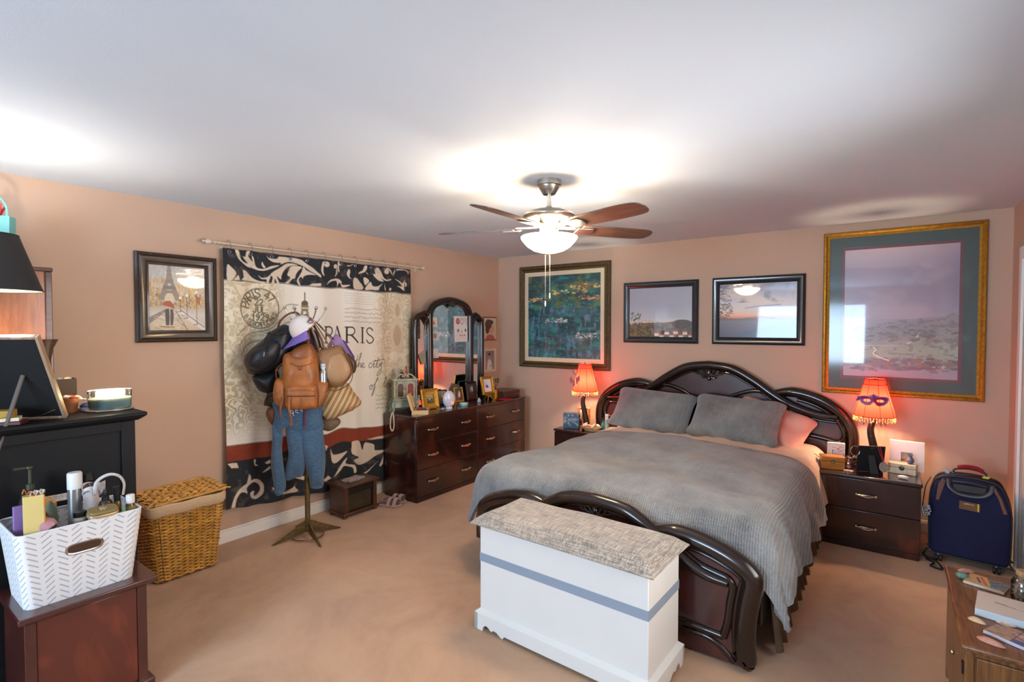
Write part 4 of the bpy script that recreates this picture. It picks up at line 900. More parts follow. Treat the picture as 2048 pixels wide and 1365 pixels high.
for x, y0, y1 in ((.54, .5, .7), (.66, .46, .8), (.84, .4, .9)): p.line([(x, y0), (x, y1)], .009, '4e3c34'); p.ell(x, y0-.01, .025, .022, 'f0ece4'); p.line([(x-.05, y1+.01), (x+.02, y1)], .014, '8a6048')
p.poly([(.82, .47), (.92, .47), (.9, .57), (.84, .57)], 'a05a34', .9)
p.poly([(.22, .6), (.27, .55), (.36, .54), (.42, .6), (.44, .67), (.36, .64), (.28, .62)], 'a3442c'); p.poly([(.27, .67), (.34, .66), (.35, .78), (.34, .92), (.28, .92), (.27, .78)], '3a3430'); p.poly([(.36, .67), (.41, .67), (.42, .8), (.4, .92), (.36, .92)], '453a34'); p.line([(.18, .94), (.42, .95)], .02, '6d5848', .7)
db = mat('dark_brown_frame', '3a2a20', .35, coat=.3, var=.2, vscale=20); mat('brown_bronze', '6a5440', .35, .4)
picture('framed_painting', 'brown framed painting of a rainy Paris avenue with a red umbrella', 'painting', (XL+.001, 1.5115, 1.7875), 90, .5, .593,
        [(0, 0), (0, .018), (.01, .026), (.02, .022), (.03, .03), (.055, .026), (.066, .018), (.076, .02), (.08, .008)], db, p, .078, .01, .35, .8, None, (mat('bead_brown', '5a4634', .35, .3), .012, -.026, .0045, .011))
# two portraits right of the mirror
p = Pic(70, 80, 'd8c8b8'); p.vgrad([(0, 'd8ccc0'), (1, 'c9b8a8')]); p.ell(.52, .44, .26, .24, 'd8a07c'); p.ell(.66, .5, .16, .22, 'd8a07c'); p.ell(.36, .3, .28, .24, '54362a'); p.ell(.28, .52, .16, .22, '4c3026'); p.ell(.5, .2, .3, .12, '5c3c2e'); p.poly([(.1, 1), (.2, .84), (.45, .76), (.75, .8), (.9, .92), (.9, 1)], 'c05858'); p.ell(.74, .46, .03, .014, '3a2a22'); p.line([(.74, .62), (.82, .6)], .014, 'b0443c'); p.line([(.82, .45), (.88, .53), (.83, .55)], .01, 'b87c5c')
picture('portrait_photo', 'colour portrait of a dark haired woman in red, hung above the smaller grey portrait', 'picture', (XL+.001, 4.913, 1.57), 90, .25, .285, [(0, 0), (0, .012), (.006, .014), (.012, .01), (.014, .006)], mat('thin_gold', '8f6a34', .35, .6), p, .013, .007, .5, .3)
p = Pic(70, 80, '8f8688'); p.vgrad([(0, '7f767c'), (1, 'a09494')]); p.ell(.45, .27, .11, .13, 'b98a70'); p.ell(.45, .19, .12, .08, '2e2622'); p.poly([(.2, 1), (.24, .6), (.38, .44), (.52, .44), (.68, .6), (.74, 1)], 'd8d4d8'); p.ell(.55, .82, .07, .06, 'b98a70'); p.line([(.45, .46), (.46, .7)], .012, 'a8a0a8')
picture('portrait_photo', 'portrait of a child in a white shirt, hung below the other portrait', 'picture', (XL+.001, 4.91, 1.19), 90, .24, .295, [(0, 0), (0, .012), (.01, .014), (.014, .008)], mat('pale_frame', 'cdb5a0', .6), p, .034, .007, .5, .3, [('mat_board', mat('pale_mat', 'd6c2ae', .8), .012, .035, .0085)])

# ================================================================== Paris curtain on the left wall
CY0, CY1, CZT = 1.79, 3.60, 2.16; CX = XL+.05
def curtain_art():
    W, H = 430, 480; p = Pic(W, H, 'ece6da', 1.81/1.93)
    X, Y = p.X, p.Y; n = fbm(H, W, 90, 4, 51); p.blend(np.clip((n-.4)*2, 0, 1)*.4, 'efebe2')
    # damask sides
    d1 = fbm(H, W, 26, 3, 52); d2 = fbm(H, W, 11, 3, 53); side = np.clip((.27-X)*14, 0, 1)+np.clip((X-.73)*14, 0, 1); lowfade = np.clip((.72-Y)*8, 0, 1)
    leaf = np.clip((abs(np.sin(d1*22))-.45)*4, 0, 1); p.blend(side*lowfade*.85, 'e0d4bb'); p.blend(side*lowfade*leaf*.6, 'baa87c'); p.blend(side*lowfade*np.clip((d2-.56)*9, 0, 1)*.8, 'ece2d0'); p.blend(np.clip((.16-X)*9, 0, 1)*np.clip((Y-.45)*6, 0, 1)*np.clip((.74-Y)*10, 0, 1)*leaf*.6, '8d8a74')
    for cy, r in ((.32, .05), (.2, .03)):
        p.ell(.9, cy, r*.9, r*1.6, 'd8c8b0', .8); p.ell(.9, cy, r*.5, r, 'b8a684', .8)
    for k in range(5): p.ell(.88+.03*sin(k), .42+.07*k, .03, .022, 'ece2d0', .7, 30*k)
    # round postmark
    ink = '6d6048'; cx, cy, r = .147, .222, .078
    p.line([(cx+r/p.asp*cos(2*pi*i/60), cy+r*sin(2*pi*i/60)) for i in range(61)], .005, ink, .9)
    arc_write(p, 'PARIS', cx, cy, .06, -78, -8, .034, .0055, ink); arc_write(p, '47', cx, cy, .06, 28, 48, .03, .005, ink)
    arc_write(p, 'B.DESCAPUCINES', cx, cy, .063, 238, 108, .017, .0035, ink, True)
    write(p, '22', cx-.02, cy-.037, .024, .005, ink); write(p, 'JUL', cx-.026, cy-.007, .024, .005, ink); write(p, '1929', cx-.032, cy+.022, .024, .005, ink)
    for k in range(4):
        o = k*.036; p.line([(.05+.01*k, .333+o), (.1, .29+o), (.19, .268+o*.95), (.24, .23+o*.9), (.275, .203+o), (.325, .2+o)], .004, ink, .75, smooth=6)
    # tower tip, small scripts
    tc = '6b5b43'; p.line([(.355, .148), (.355, .186)], .005, tc); p.ell(.355, .193, .016, .013, tc); p.poly([(.337, .2), (.373, .2), (.371, .225), (.34, .225)], '8a7858'); p.line([(.335, .212), (.375, .212)], .005, 'd8ccb0')
    p.line([(.343, .23), (.33, .32), (.29, .5)], .012, tc, .8); p.line([(.367, .23), (.38, .32), (.42, .5)], .012, tc, .8)
    rn = np.random.RandomState(4)
    def scribble(x0, x1, y, hh, c='8a7c68', al=.8):
        pts = []; x = x0
        while x < x1:
            pts.append((x, y+hh*rn.uniform(-.5, .5)*(1.8 if rn.rand() < .15 else 1))); x += .0045
        p.line(pts, .0022, c, al, smooth=3)
    for k in range(4): scribble(.57, .79-.01*(k % 2), .203+.019*k, .007)
    for k in range(4): scribble(.748, .84, .6+.02*k, .008)
    for k in range(5): scribble(.57, .74, .135+.011*k, .002, 'b8ac94', .6)
    for k in range(16): scribble(.06+.1*rn.rand(), .32, .5+.017*k, .002, 'c0b8a4', .4)
    # PARIS, roman capitals with serifs
    bk_ = '2a2826'; hh = .068; y0 = .287
    def thick(x, w=.0085): p.line([(x, y0), (x, y0+hh)], w, bk_); [p.line([(x-.012, yy), (x+.012, yy)], .003, bk_) for yy in (y0, y0+hh)]
    def thin(a, b): p.line([a, b], .003, bk_)
    thick(.462); p.line([(.462, y0+.001), (.486, y0), (.5, y0+.01), (.5, y0+.025), (.486, y0+.037), (.462, y0+.037)], .006, bk_, smooth=5)
    thin((.505, y0+hh), (.53, y0)); p.line([(.53, y0), (.556, y0+hh)], .0085, bk_); thin((.513, y0+.045), (.548, y0+.045)); [p.line([(x-.011, y0+hh), (x+.011, y0+hh)], .003, bk_) for x in (.505, .556)]
    thick(.582); p.line([(.582, y0+.001), (.608, y0), (.622, y0+.01), (.622, y0+.024), (.608, y0+.034), (.582, y0+.034)], .006, bk_, smooth=5); p.line([(.604, y0+.035), (.645, y0+hh)], .008, bk_)
    thick(.677)
    p.line([(.735, y0+.012), (.725, y0+.001), (.71, y0+.001), (.702, y0+.014), (.712, y0+.029), (.73, y0+.04), (.738, y0+.054), (.728, y0+.067), (.712, y0+.068), (.701, y0+.055)], .0055, bk_, smooth=5)
    # handwriting: the city of love
    def pen(pts, w=.0032): p.line(pts, w, bk_, .95, smooth=7)
    pen([(.604, .445), (.622, .444), (.645, .43)]); pen([(.645, .412), (.632, .44), (.622, .463), (.63, .467), (.64, .46)]); pen([(.64, .46), (.668, .41), (.662, .408), (.645, .465), (.655, .45), (.665, .452), (.66, .466), (.672, .462)]); pen([(.672, .462), (.684, .452), (.678, .446), (.67, .458), (.676, .468), (.69, .462)])
    pen([(.73, .45), (.72, .446), (.712, .458), (.716, .468), (.728, .464), (.742, .446), (.738, .466), (.748, .464), (.765, .43)]); pen([(.765, .425), (.755, .466), (.764, .467), (.776, .45), (.774, .465), (.786, .448)]); pen([(.735, .44), (.806, .433)]); pen([(.79, .446), (.78, .485), (.762, .508), (.757, .5), (.775, .478)]); p.ell(.748, .437, .003, .003, bk_)
    pen([(.722, .548), (.713, .556), (.718, .568), (.73, .56), (.724, .548), (.738, .55), (.755, .53), (.763, .52), (.757, .52), (.74, .56), (.725, .597), (.735, .585), (.745, .556)]); pen([(.79, .56), (.815, .53), (.826, .519), (.82, .518), (.806, .55), (.808, .562), (.82, .555)]); pen([(.825, .55), (.818, .558), (.824, .566), (.836, .558), (.83, .549), (.845, .55)]); pen([(.855, .55), (.847, .557), (.852, .565), (.862, .558), (.86, .55), (.872, .552), (.876, .564), (.888, .545)]); pen([(.895, .556), (.905, .55), (.9, .545), (.892, .556), (.898, .566), (.91, .56)])
    # bands
    wig = .004*np.sin(X*19)+.003*np.sin(X*41+1)
    p.blend(np.clip((.118+wig*.5-Y)*H*.8, 0, 1), '23252a'); p.blend(np.clip((.003-abs(Y-.119-wig*.5))*H, 0, 1)*.8, '3a3026')
    r0, r1 = .752+wig-.016*X, .813+wig-.018*X
    red = np.clip((Y-r0)*H*.8, 0, 1); p.blend(red, '8b3a22'); p.blend(red*np.clip((fbm(H, W, 20, 4, 55, 2, .6)-.5)*4, 0, 1)*.35, '6e2a1a'); p.blend(np.clip((.0025-abs(Y-r0))*H, 0, 1)*.8, '3a2a22')
    p.blend(np.clip((Y-r1)*H*.8, 0, 1), '22262c')
    for s in SCROLL.split('|'):
        q = [tuple(int(v)/1000 for v in c.split(',')) for c in s.split()]
        if len(q) > 4: q = smooth_closed(q, 3)
        p.poly(q, 'd9c8b4')
    band = (Y < .116) | (Y > .83); p.blend(band*np.clip((fbm(H, W, 12, 3, 57)-.6)*6, 0, 1)*.25, '8a7a68')
    return p
HK = (24, 112, 199, 286, 368, 455, 548, 628, 725, 807, 890, 979)
def curtain():
    t = thing('curtain', 'cream Paris printed curtain with black scroll borders hanging on the left wall', 'curtain', (CX, (CY0+CY1)/2, 0))
    p = curtain_art(); hk = np.array(HK)/1000
    def fn(X, Y):
        y = CY0+X*(CY1-CY0); zb = .25-(y-1.78)*.083
        # small swags between hooks, soft folds growing downwards
        dist = np.min(abs(X[..., None]-hk), -1); sag = np.minimum(dist*1.1, .045)**1.3*.35*np.exp(-Y*6)
        z = CZT+.004-sag*.6-Y*(CZT-zb)+.006*np.sin(X*23+1)*Y+.004*np.sin(X*51)*Y
        x = (.013*np.sin(X*34+.8*np.sin(X*9))*(.3+.7*np.minimum(1, Y*3))+.008*np.sin(X*71+2)*Y+.006*np.sin(X*17+Y*3))*(1-.3*Y)+.008*np.sin(Y*9+X*5)*(Y > 0)*.4
        return x, y-(CY0+CY1)/2+.004*np.sin(Y*11), z
    o = p.mesh('printed_cloth', fn, print_mat('curtain_cloth', .85, 0., .08, 300), t)
    s = o.modifiers.new('thickness', 'SOLIDIFY'); s.thickness = .0015
    gr = mat('grommet_grey', '9a9fb4', .25, .8); wr = mat('hook_wire', '6a6460', .3, 1.)
    g0 = h0 = None
    for u in hk:
        y = CY0+u*(CY1-CY0)-(CY0+CY1)/2; xx = .013*math.sin(u*34+.8*math.sin(u*9))*.35
        if g0 is None:
            g0 = MB().tube([(0, .011*cos(2*pi*i/16), .011*sin(2*pi*i/16)) for i in range(16)], .0035, 6, closed=True).build('grommet', gr, t)
            h0 = MB().tube(spl([(-.004, 0, -.026), (.004, .004, .0), (.012, .003, .02), (.004, 0, .05), (-.016, -.003, .062), (-.03, -.004, .05), (-.032, -.002, .035)], 5), .0014, 5).build('hook', wr, t); g, h = g0, h0
        else:
            g, h = g0.copy(), h0.copy(); COL.objects.link(g); COL.objects.link(h)
        g.location = (xx+.006, y, CZT-.022); h.location = (xx+.014, y, CZT+.001)
curtain()
def rod():
    rx = XL+.055; t = thing('curtain_rod', 'slim cream curtain rod with ball finials above the Paris curtain', 'curtain rod', (rx, 2.73, 2.195)); cr = mat('rod_cream', 'cfc0ac', .45)
    MB().tube([(0, -.99, 0), (0, 1.02, 0)], .008, 12).build('rod_tube', cr, t)
    fin = [(0, 0), (.011, 0), (.013, .008), (.009, .014), (.013, .02), (.009, .026), (.018, .036), (.022, .05), (.018, .064), (.008, .072), (.006, .076), (.01, .082), (.006, .092), (0, .094)]
    MB().lathe(fin, 16).build('finial', cr, t, (0, -.985, 0), (R(90), 0, 0))
    MB().lathe([(0, 0), (.01, 0), (.016, .012), (.018, .024), (.012, .032), (0, .034)], 16).build('end_cap', cr, t, (0, 1.015, 0), (R(-90), 0, 0))
    for y in (-.93, .97): MB().tube([(0, y, -.002), (-.03, y, -.012), (-.054, y, -.012)], .005, 8).box(-.0545, -.048, y-.012, y+.012, -.04, .02).build('bracket', cr, t)
rod()
# ================================================================== coat rack and what hangs on it
RK = (-3.56, 2.225); RRZ = 58
def rk(p): return [(x*.975, 1.594-(1.594-z)*.975) for x, z in p]
def hang(name, lab, cat, dy=0., group=None):
    """a thing in the rack's own plane: local x to the right, local -y towards the room"""
    a = R(RRZ); return thing(name, lab, cat, (RK[0]-sin(a)*dy, RK[1]+cos(a)*dy, 0), RRZ, group)
def rack():
    t = thing('coat_rack', 'bronze metal coat rack standing in front of the Paris curtain', 'coat rack', (RK[0], RK[1], 0), RRZ)
    m = mat('aged_bronze', '7d6d4c', .38, .75, var=.25, vscale=30)
    MB().tube([(0, 0, .045), (0, 0, 1.66)], .0195, 16).ball((0, 0, 1.665), .024).build('pole', m, t)
    for k in range(4):
        a = R(90*k+20); b = MB(); b.prism([(.012, .13), (.012, .045), (.05, .03), (.25, .0), (.262, .006), (.2, .035), (.1, .085), (.04, .12)], -.004, .004); b.build('foot', m, t, rot=(0, 0, a), bevel=.001)
    MB().tube([(.115*cos(2*pi*i/40), .115*sin(2*pi*i/40), .016) for i in range(40)], .005, 8, closed=True).build('ring', m, t)
    st = mat('polished_steel', 'cfc9be', .2, 1.)
    for k, a in enumerate((0, 58, 122, 180, 238, 302)):
        c, s = cos(R(a)), sin(R(a)); pts = spl([(0, 0, 1.62), (.03*c, .03*s, 1.605), (.075*c, .075*s, 1.625), (.115*c, .115*s, 1.675), (.142*c, .142*s, 1.728)], 5)
        MB().tube(pts, .0042, 8).ball((.142*c, .142*s, 1.734), .0115, 12, 7).build('arm', st, t)
rack()
def leather(name, c, rough=.45, var=.25): return mat(name, c, rough, var=var, vscale=9, bump=.25, bscale=70, coat=.1)
lb = leather('cognac_leather', 'a0602f'); blk = mat('black_nylon', '1b1d23', .42, var=.3, vscale=12, bump=.4, bscale=18); tan = leather('tan_leather', '8f6a4a', .5, .15)
def strap(b, pts, w, k=5, n=6): return b.tube(spl(pts, k), w, n, flat=.35)
# blue sweatpants behind everything
def pants():
    t = hang('sweatpants', 'blue sweatpants with white letters hanging from the coat rack', 'trousers', -.045)
    m = weave('blue_fleece', '2f4a66', '486a88', ribs=(300, 300), bump=.12, mott=5, mamt=.25, sheen=.4)
    MB().puff(rk([(-.212, 1.05), (.1, 1.05), (.112, .9), (.118, .8), (.0, .75), (-.1, .79), (-.16, .83), (-.215, .79), (-.23, .84), (-.222, .95)]), .05, .03, (-.05, .93), 9, 2.6, .6, .008, 3).build('seat', m, t, ang=80)
    MB().puff(rk([(-.232, .88), (-.185, .86), (-.168, .78), (-.175, .68), (-.165, .55), (-.15, .42), (-.155, .36), (-.182, .325), (-.222, .33), (-.24, .46), (-.25, .56), (-.242, .74)]), .045, .03, (-.205, .6), 9, 2.4, .6, .006, 4).build('leg', m, t, ang=80)
    MB().puff(rk([(-.14, .84), (-.06, .88), (-.01, .8), (-.005, .62), (-.03, .46), (-.08, .445), (-.147, .43), (-.15, .52), (-.13, .62), (-.14, .74)]), .042, .03, (-.075, .65), 9, 2.4, .6, .006, 5).build('leg_fold', m, t, ang=80)
    MB().puff(rk([(-.03, .84), (.1, .86), (.122, .75), (.134, .56), (.12, .42), (.107, .345), (.03, .352), (.01, .44), (-.03, .6), (-.045, .72)]), .055, .03, (.05, .6), 9, 2.4, .6, .006, 6).build('leg', m, t, ang=80)
    for q in ([(.03, .35), (.1, .345), (.107, .375), (.028, .38)], [(-.222, .33), (-.182, .325), (-.16, .36), (-.225, .362)]): MB().puff(rk(q), .03, .02, None, 5).build('cuff', m, t, ang=80)
    MB().tube(spl([(-.012, -.06, .99), (-.015, -.065, .93), (-.012, -.064, .87)], 4), .005, 6).tube([(-.012, -.064, .87), (-.011, -.064, .835)], .003, 6).build('drawstring', mat('string_red', '7d1f34', .8), t)
    w = mat('print_white', 'd6d8dc', .7); x = -.108
    for ch, dx, dz in (('R', 0, 0), ('E', .034, .018), ('E', .064, .03)):
        b = MB()
        for st in GL[ch]: b.tube([(x+dx+u*.024, -.058-.01*cos(v), .955+dz+.034*(1-v)-.012*u) for u, v in st], .0034, 5)
        b.build('letter', w, t)
pants()
def black_pack():
    t = hang('backpack', 'black nylon backpack with a brown carry loop on the coat rack', 'backpack', -.02)
    MB().puff(rk([(-.09, 1.56), (-.118, 1.6), (-.16, 1.61), (-.21, 1.58), (-.25, 1.55), (-.305, 1.49), (-.36, 1.445), (-.408, 1.39), (-.422, 1.335), (-.41, 1.28), (-.387, 1.243), (-.31, 1.238), (-.21, 1.27), (-.14, 1.33), (-.09, 1.44)]), .12, .07, (-.25, 1.41), 10, 2.4, .55, .012, 8).build('body', blk, t, ang=80)
    MB().puff(rk([(-.165, 1.47), (-.22, 1.5), (-.27, 1.46), (-.35, 1.42), (-.385, 1.36), (-.38, 1.3), (-.3, 1.27), (-.22, 1.31), (-.17, 1.38)]), .055, .01, (-.275, 1.385), 8, 2.6, .5, .006, 9).build('front_pocket', blk, t, (-.005, -.095, 0), ang=80)
    b = MB(); strap(b, [(x*.975, -.06-.03*sin(i*.8), 1.594-(1.594-z)*.975) for i, (x, z) in enumerate([(-.19, 1.59), (-.175, 1.63), (-.146, 1.665), (-.103, 1.695), (-.059, 1.698), (-.03, 1.66)])], .008); b.build('carry_loop', leather('brown_strap', '5a3a26'), t)
    b = MB(); strap(b, [(-.235, -.13, 1.56), (-.27, -.15, 1.49), (-.25, -.17, 1.42)], .009); strap(b, [(-.12, -.07, 1.55), (-.2, -.14, 1.54), (-.25, -.13, 1.55)], .014); b.build('strap', blk, t)
    MB().tube([(-.27, -.158, 1.415), (-.274, -.16, 1.385)], .004, 6).build('zip_pull', 'polished_steel', t)
black_pack()
t = hang('shoulder_bag', 'small black soft bag hanging below the black backpack', 'bag', -.01)
MB().puff(rk([(-.372, 1.225), (-.3, 1.24), (-.2, 1.26), (-.19, 1.16), (-.24, 1.1), (-.3, 1.1), (-.345, 1.14)]), .07, .05, None, 9, 2.2, .5, .008, 12).build('body', blk, t, ang=80)
strap(MB(), [(-.2, -.02, 1.24), (-.15, -.02, 1.4), (-.06, -.02, 1.6)], .01).build('strap', blk, t)
t = hang('pouch_bag', 'dark olive pouch with brown edge left of the cognac backpack', 'bag', .0)
MB().puff(rk([(-.268, 1.11), (-.2, 1.12), (-.19, 1.02), (-.24, .995), (-.285, 1.005)]), .05, .03, None, 7).build('body', mat('olive_canvas', '3f3a2c', .8, var=.2, vscale=30), t, ang=80)
strap(MB(), [(-.282, -.035, 1.02), (-.265, -.05, 1.08), (-.2, -.05, 1.13), (-.13, -.02, 1.3), (-.05, 0, 1.6)], .009).build('strap', 'brown_strap', t)
t = hang('studded_bag', 'small brown suede bag with metal studs beside the blue sweatpants', 'bag', .01)
MB().puff(rk([(-.2, 1.0), (-.262, .985), (-.286, .94), (-.262, .87), (-.21, .835)]), .045, .03, None, 7).build('body', leather('studded_brown', '6d3f22'), t, ang=80)
strap(MB(), [(-.21, -.01, .96), (-.12, -.01, 1.25), (-.03, 0, 1.62)], .006).build('strap', 'brown_strap', t)
b = MB()
for i in range(6):
    for j in range(3): b.ball((-.262+j*.016, -.041+abs(j-1)*.004+abs(i-2.5)*.005, .885+i*.018), .0028, 6, 4)
b.build('studs', 'pull_metal', t)['kind'] = 'stuff'
# purple shopping tote far right, then handbags
t = hang('tote_bag', 'purple shopping tote hanging behind the tan handbag', 'bag', .03)
MB().prism(rk([(.19, 1.5), (.228, 1.54), (.274, 1.485), (.35, 1.357), (.35, 1.316), (.3, 1.34), (.15, 1.42)]), -.03, .03).build('body', mat('tote_lilac', '9a7aa8', .5, c2='6a4aa0', vscale=9), t, bevel=.004)
MB().prism(rk([(.274, 1.49), (.29, 1.48), (.36, 1.357), (.36, 1.316), (.346, 1.318), (.344, 1.36)]), -.036, .036).build('gusset', mat('tote_purple', '4a2a8a', .5), t)
strap(MB(), [(.075, -.05, 1.63), (.12, -.045, 1.575), (.2, -.035, 1.5)], .012).build('strap', 'tote_purple', t)
def stripes():
    m, nt, b = nodes_of('striped_straw'); v = coords(nt, (1, 1, 1), (0, R(-28), 0))
    w = nn(nt, 'ShaderNodeTexWave', wave_type='BANDS', bands_direction='X'); w.inputs['Scale'].default_value = 8.6; w.inputs['Distortion'].default_value = .5; w.inputs['Detail'].default_value = 1; nt.links.new(v, w.inputs['Vector'])
    r = ramp(nt, [(.0, 'c3a377'), (.5, 'c9a977'), (.62, '3f2a22'), (.8, '4a3026'), (.9, 'b8864c')]); r.color_ramp.interpolation = 'CONSTANT'; nt.links.new(w.outputs[1], r.inputs[0]); nt.links.new(r.outputs[0], b.inputs['Base Color'])
    add_bump(nt, b, v, 300, .4); setp(b, Roughness=.8); MATS['striped_straw'] = m; return m
stripes()
t = hang('striped_bag', 'straw coloured bag with dark stripes hanging lowest on the right of the rack', 'bag', -.02)
MB().puff(rk([(.1, 1.13), (.2, 1.16), (.302, 1.15), (.35, 1.08), (.408, .99), (.345, .935), (.23, .885), (.16, .865), (.11, .91), (.095, 1.0)]), .09, .06, (.235, 1.02), 9, 2.4, .5, .006, 14).build('body', 'striped_straw', t, ang=80)
strap(MB(), [(.16, -.05, 1.13), (.13, -.04, 1.35), (.06, -.02, 1.62)], .008).build('strap', 'brown_strap', t)
MB().puff(rk([(.3, .975), (.345, .99), (.345, .945), (.31, .935)]), .012, .004, None, 5).build('leather_patch', leather('patch_rust', '9a5a34'), t, (0, -.06, 0))
t = hang('suede_bag', 'brown suede bag with a round pattern showing under the striped bag', 'bag', .05)
MB().puff(rk([(.09, .9), (.2, .88), (.245, .855), (.25, .82), (.2, .775), (.15, .765), (.1, .8)]), .04, .03, None, 7).build('body', leather('suede_brown', '7a6248', .8), t, ang=80)
strap(MB(), [(.15, 0, .88), (.12, 0, 1.2), (.04, 0, 1.6)], .008).build('strap', 'brown_strap', t)
def handbag():
    t = hang('handbag', 'tan leather handbag with two rolled handles on the coat rack', 'handbag', -.06)
    MB().puff(rk([(.045, 1.38), (.05, 1.405), (.07, 1.42), (.13, 1.435), (.2, 1.447), (.245, 1.45), (.262, 1.443), (.285, 1.41), (.31, 1.36), (.332, 1.3), (.34, 1.25), (.335, 1.22), (.31, 1.18), (.27, 1.135), (.25, 1.125), (.2, 1.12), (.165, 1.128), (.14, 1.15), (.1, 1.22), (.065, 1.3)]), .085, .06, (.2, 1.28), 10, 2.6, .5, .006, 17).build('body', tan, t, ang=80)
    MB().puff(rk([(.16, 1.345), (.24, 1.385), (.3, 1.32), (.315, 1.24), (.27, 1.18), (.2, 1.17), (.145, 1.22)]), .018, .005, None, 7, 3).build('front_panel', leather('tan_light', 'a07a56', .5, .12), t, (0, -.082, 0), ang=80)
    for dx, y in ((0, -.055), (.04, -.02)):
        b = MB(); strap(b, [(.09+dx, y, 1.41), (.07+dx, y-.02, 1.5), (.035+dx*.6, y, 1.6), (.03+dx*.5, y+.01, 1.63), (.07+dx*.6, y, 1.61), (.13+dx, y, 1.51), (.17+dx, y-.01, 1.435)], .011, 5, 8); b.build('handle', tan, t)
    for x, z in ((.1, 1.43), (.19, 1.452), (.15, 1.44)): MB().ball((x*.975, -.06, z), .0085, 10, 6).build('ring', 'pull_metal', t)
    b = MB(); strap(b, [(.258, -.04, 1.43), (.3, -.07, 1.36), (.325, -.075, 1.25), (.3, -.09, 1.17), (.2, -.1, 1.12), (.13, -.09, 1.15)], .006); b.build('trim', leather('tan_dark', '6d4e36'), t)
    MB().puff(rk([(.3, 1.38), (.335, 1.36), (.37, 1.31), (.36, 1.24), (.33, 1.24)]), .04, .03, None, 6).build('side_gusset', 'brown_strap', t)
handbag()
def brown_pack():
    t = hang('backpack', 'cognac brown leather backpack with pockets at the front of the rack', 'backpack', -.13)
    MB().puff(rk([(-.162, 1.33), (-.15, 1.385), (-.106, 1.41), (-.026, 1.44), (.045, 1.455), (.078, 1.375), (.092, 1.275), (.1, 1.15), (.105, 1.05), (.09, .99), (.043, .972), (-.06, .976), (-.155, .99), (-.185, 1.05), (-.175, 1.16), (-.165, 1.25)]), .095, .06, (-.035, 1.17), 12, 2.8, .5, .01, 21).build('body', lb, t, ang=80)
    b = MB(); n = 40  # open drawn-in mouth
    b.grid(n, 6, lambda u, v: (-.032+(.1-.022*v)*cos(2*pi*u)*(1+.05*sin(10*pi*u)), -.015-.055*sin(2*pi*u)*(1-.2*v), 1.36+.055*cos(2*pi*u)*.5+.05*v*(1 if v < .8 else .9)-.02*v*sin(2*pi*u)+.006*sin(14*pi*u)*v), True)
    o = b.build('mouth', lb, t); s = o.modifiers.new('t', 'SOLIDIFY'); s.thickness = .004
    MB().puff(rk([(-.1, 1.41), (-.04, 1.455), (.04, 1.465), (.075, 1.37), (.03, 1.33), (-.06, 1.33), (-.11, 1.36)]), .04, .03, None, 8, 2.4, .5, .008, 25).build('flap', leather('cognac_dark', '8a4f26'), t, (0, -.035, .0), ang=80)
    for q, dx in (([(.062, 1.172), (.15, 1.172), (.148, 1.11), (.14, 1.06), (.1, 1.0), (.06, .995)], 0), ([(-.205, 1.21), (-.15, 1.2), (-.13, 1.1), (-.14, 1.0), (-.21, 1.03), (-.226, 1.11)], 0)):
        MB().puff(rk(q), .055, .05, None, 8, 2.6, .5, .005, 23).build('side_pocket', lb, t, (0, -.02, 0), ang=80)
    fp = MB().puff(rk([(-.14, 1.15), (-.1, 1.165), (-.03, 1.17), (.05, 1.162), (.076, 1.14), (.072, 1.01), (.03, .995), (-.06, .99), (-.13, 1.005), (-.145, 1.07)]), .035, .01, None, 9, 3.2, .5, .004, 27).build('front_pocket', lb, t, (0, -.08, 0), ang=80)
    MB().tube(spl([(-.125, -.116, 1.108), (-.03, -.12, 1.103), (.06, -.114, 1.1)], 4), .003, 6).build('zip', mat('zip_dark', '3a2618', .4, .3), fp, (0, .08, 0))
    MB().tube(spl([(-.128, -.114, 1.142), (-.03, -.118, 1.146), (.06, -.112, 1.137)], 4), .0022, 6).tube([(-.032, -.121, 1.09), (-.032, -.119, 1.0)], .0016, 5).build('seam', 'cognac_dark', fp, (0, .08, 0))
    for q in ([(-.11, -.12, 1.1), (-.115, -.135, 1.02), (-.1, -.135, .95), (-.103, -.13, .9)], [(-.155, -.085, 1.1), (-.17, -.1, 1.02), (-.165, -.1, .95)]):
        strap(MB(), q, .0085, 5, 6).build('tassel', 'cognac_dark', t)
    MB().ball((-.04, -.1, 1.3), .012, 10, 6, (1, .6, 1.3)).tube(spl([(-.1, -.08, 1.335), (-.05, -.1, 1.315), (.0, -.1, 1.32), (.06, -.08, 1.34)], 4), .003, 6).build('drawcord', 'cognac_dark', t)
    for s, q in ((1, [(-.16, .02, 1.33), (-.2, .02, 1.28), (-.19, .0, 1.2), (-.165, 0, 1.16)]), (-1, [(0, .02, 1.42), (.02, .05, 1.52), (.01, .08, 1.63)])): strap(MB(), q, .012, 5, 6).build('shoulder_strap', lb, t)
brown_pack()
t = hang('metal_bottle', 'silver metal water bottle in the side pocket of the cognac backpack', 'bottle', -.135)
MB().lathe([(0, 0), (.028, 0), (.03, .01), (.03, .17), (.027, .19), (.02, .2), (.019, .215)], 24).build('flask', mat('bottle_steel', 'a9b2ba', .25, .9), t, (.118, 0, 1.075))
MB().lathe([(0, .214), (.021, .214), (.0215, .222), (.0195, .225), (.0215, .23), (.0215, .243), (.018, .248), (0, .248)], 24).build('cap', mat('cap_grey', 'b8bcc2', .4, .3), t, (.118, 0, 1.075))
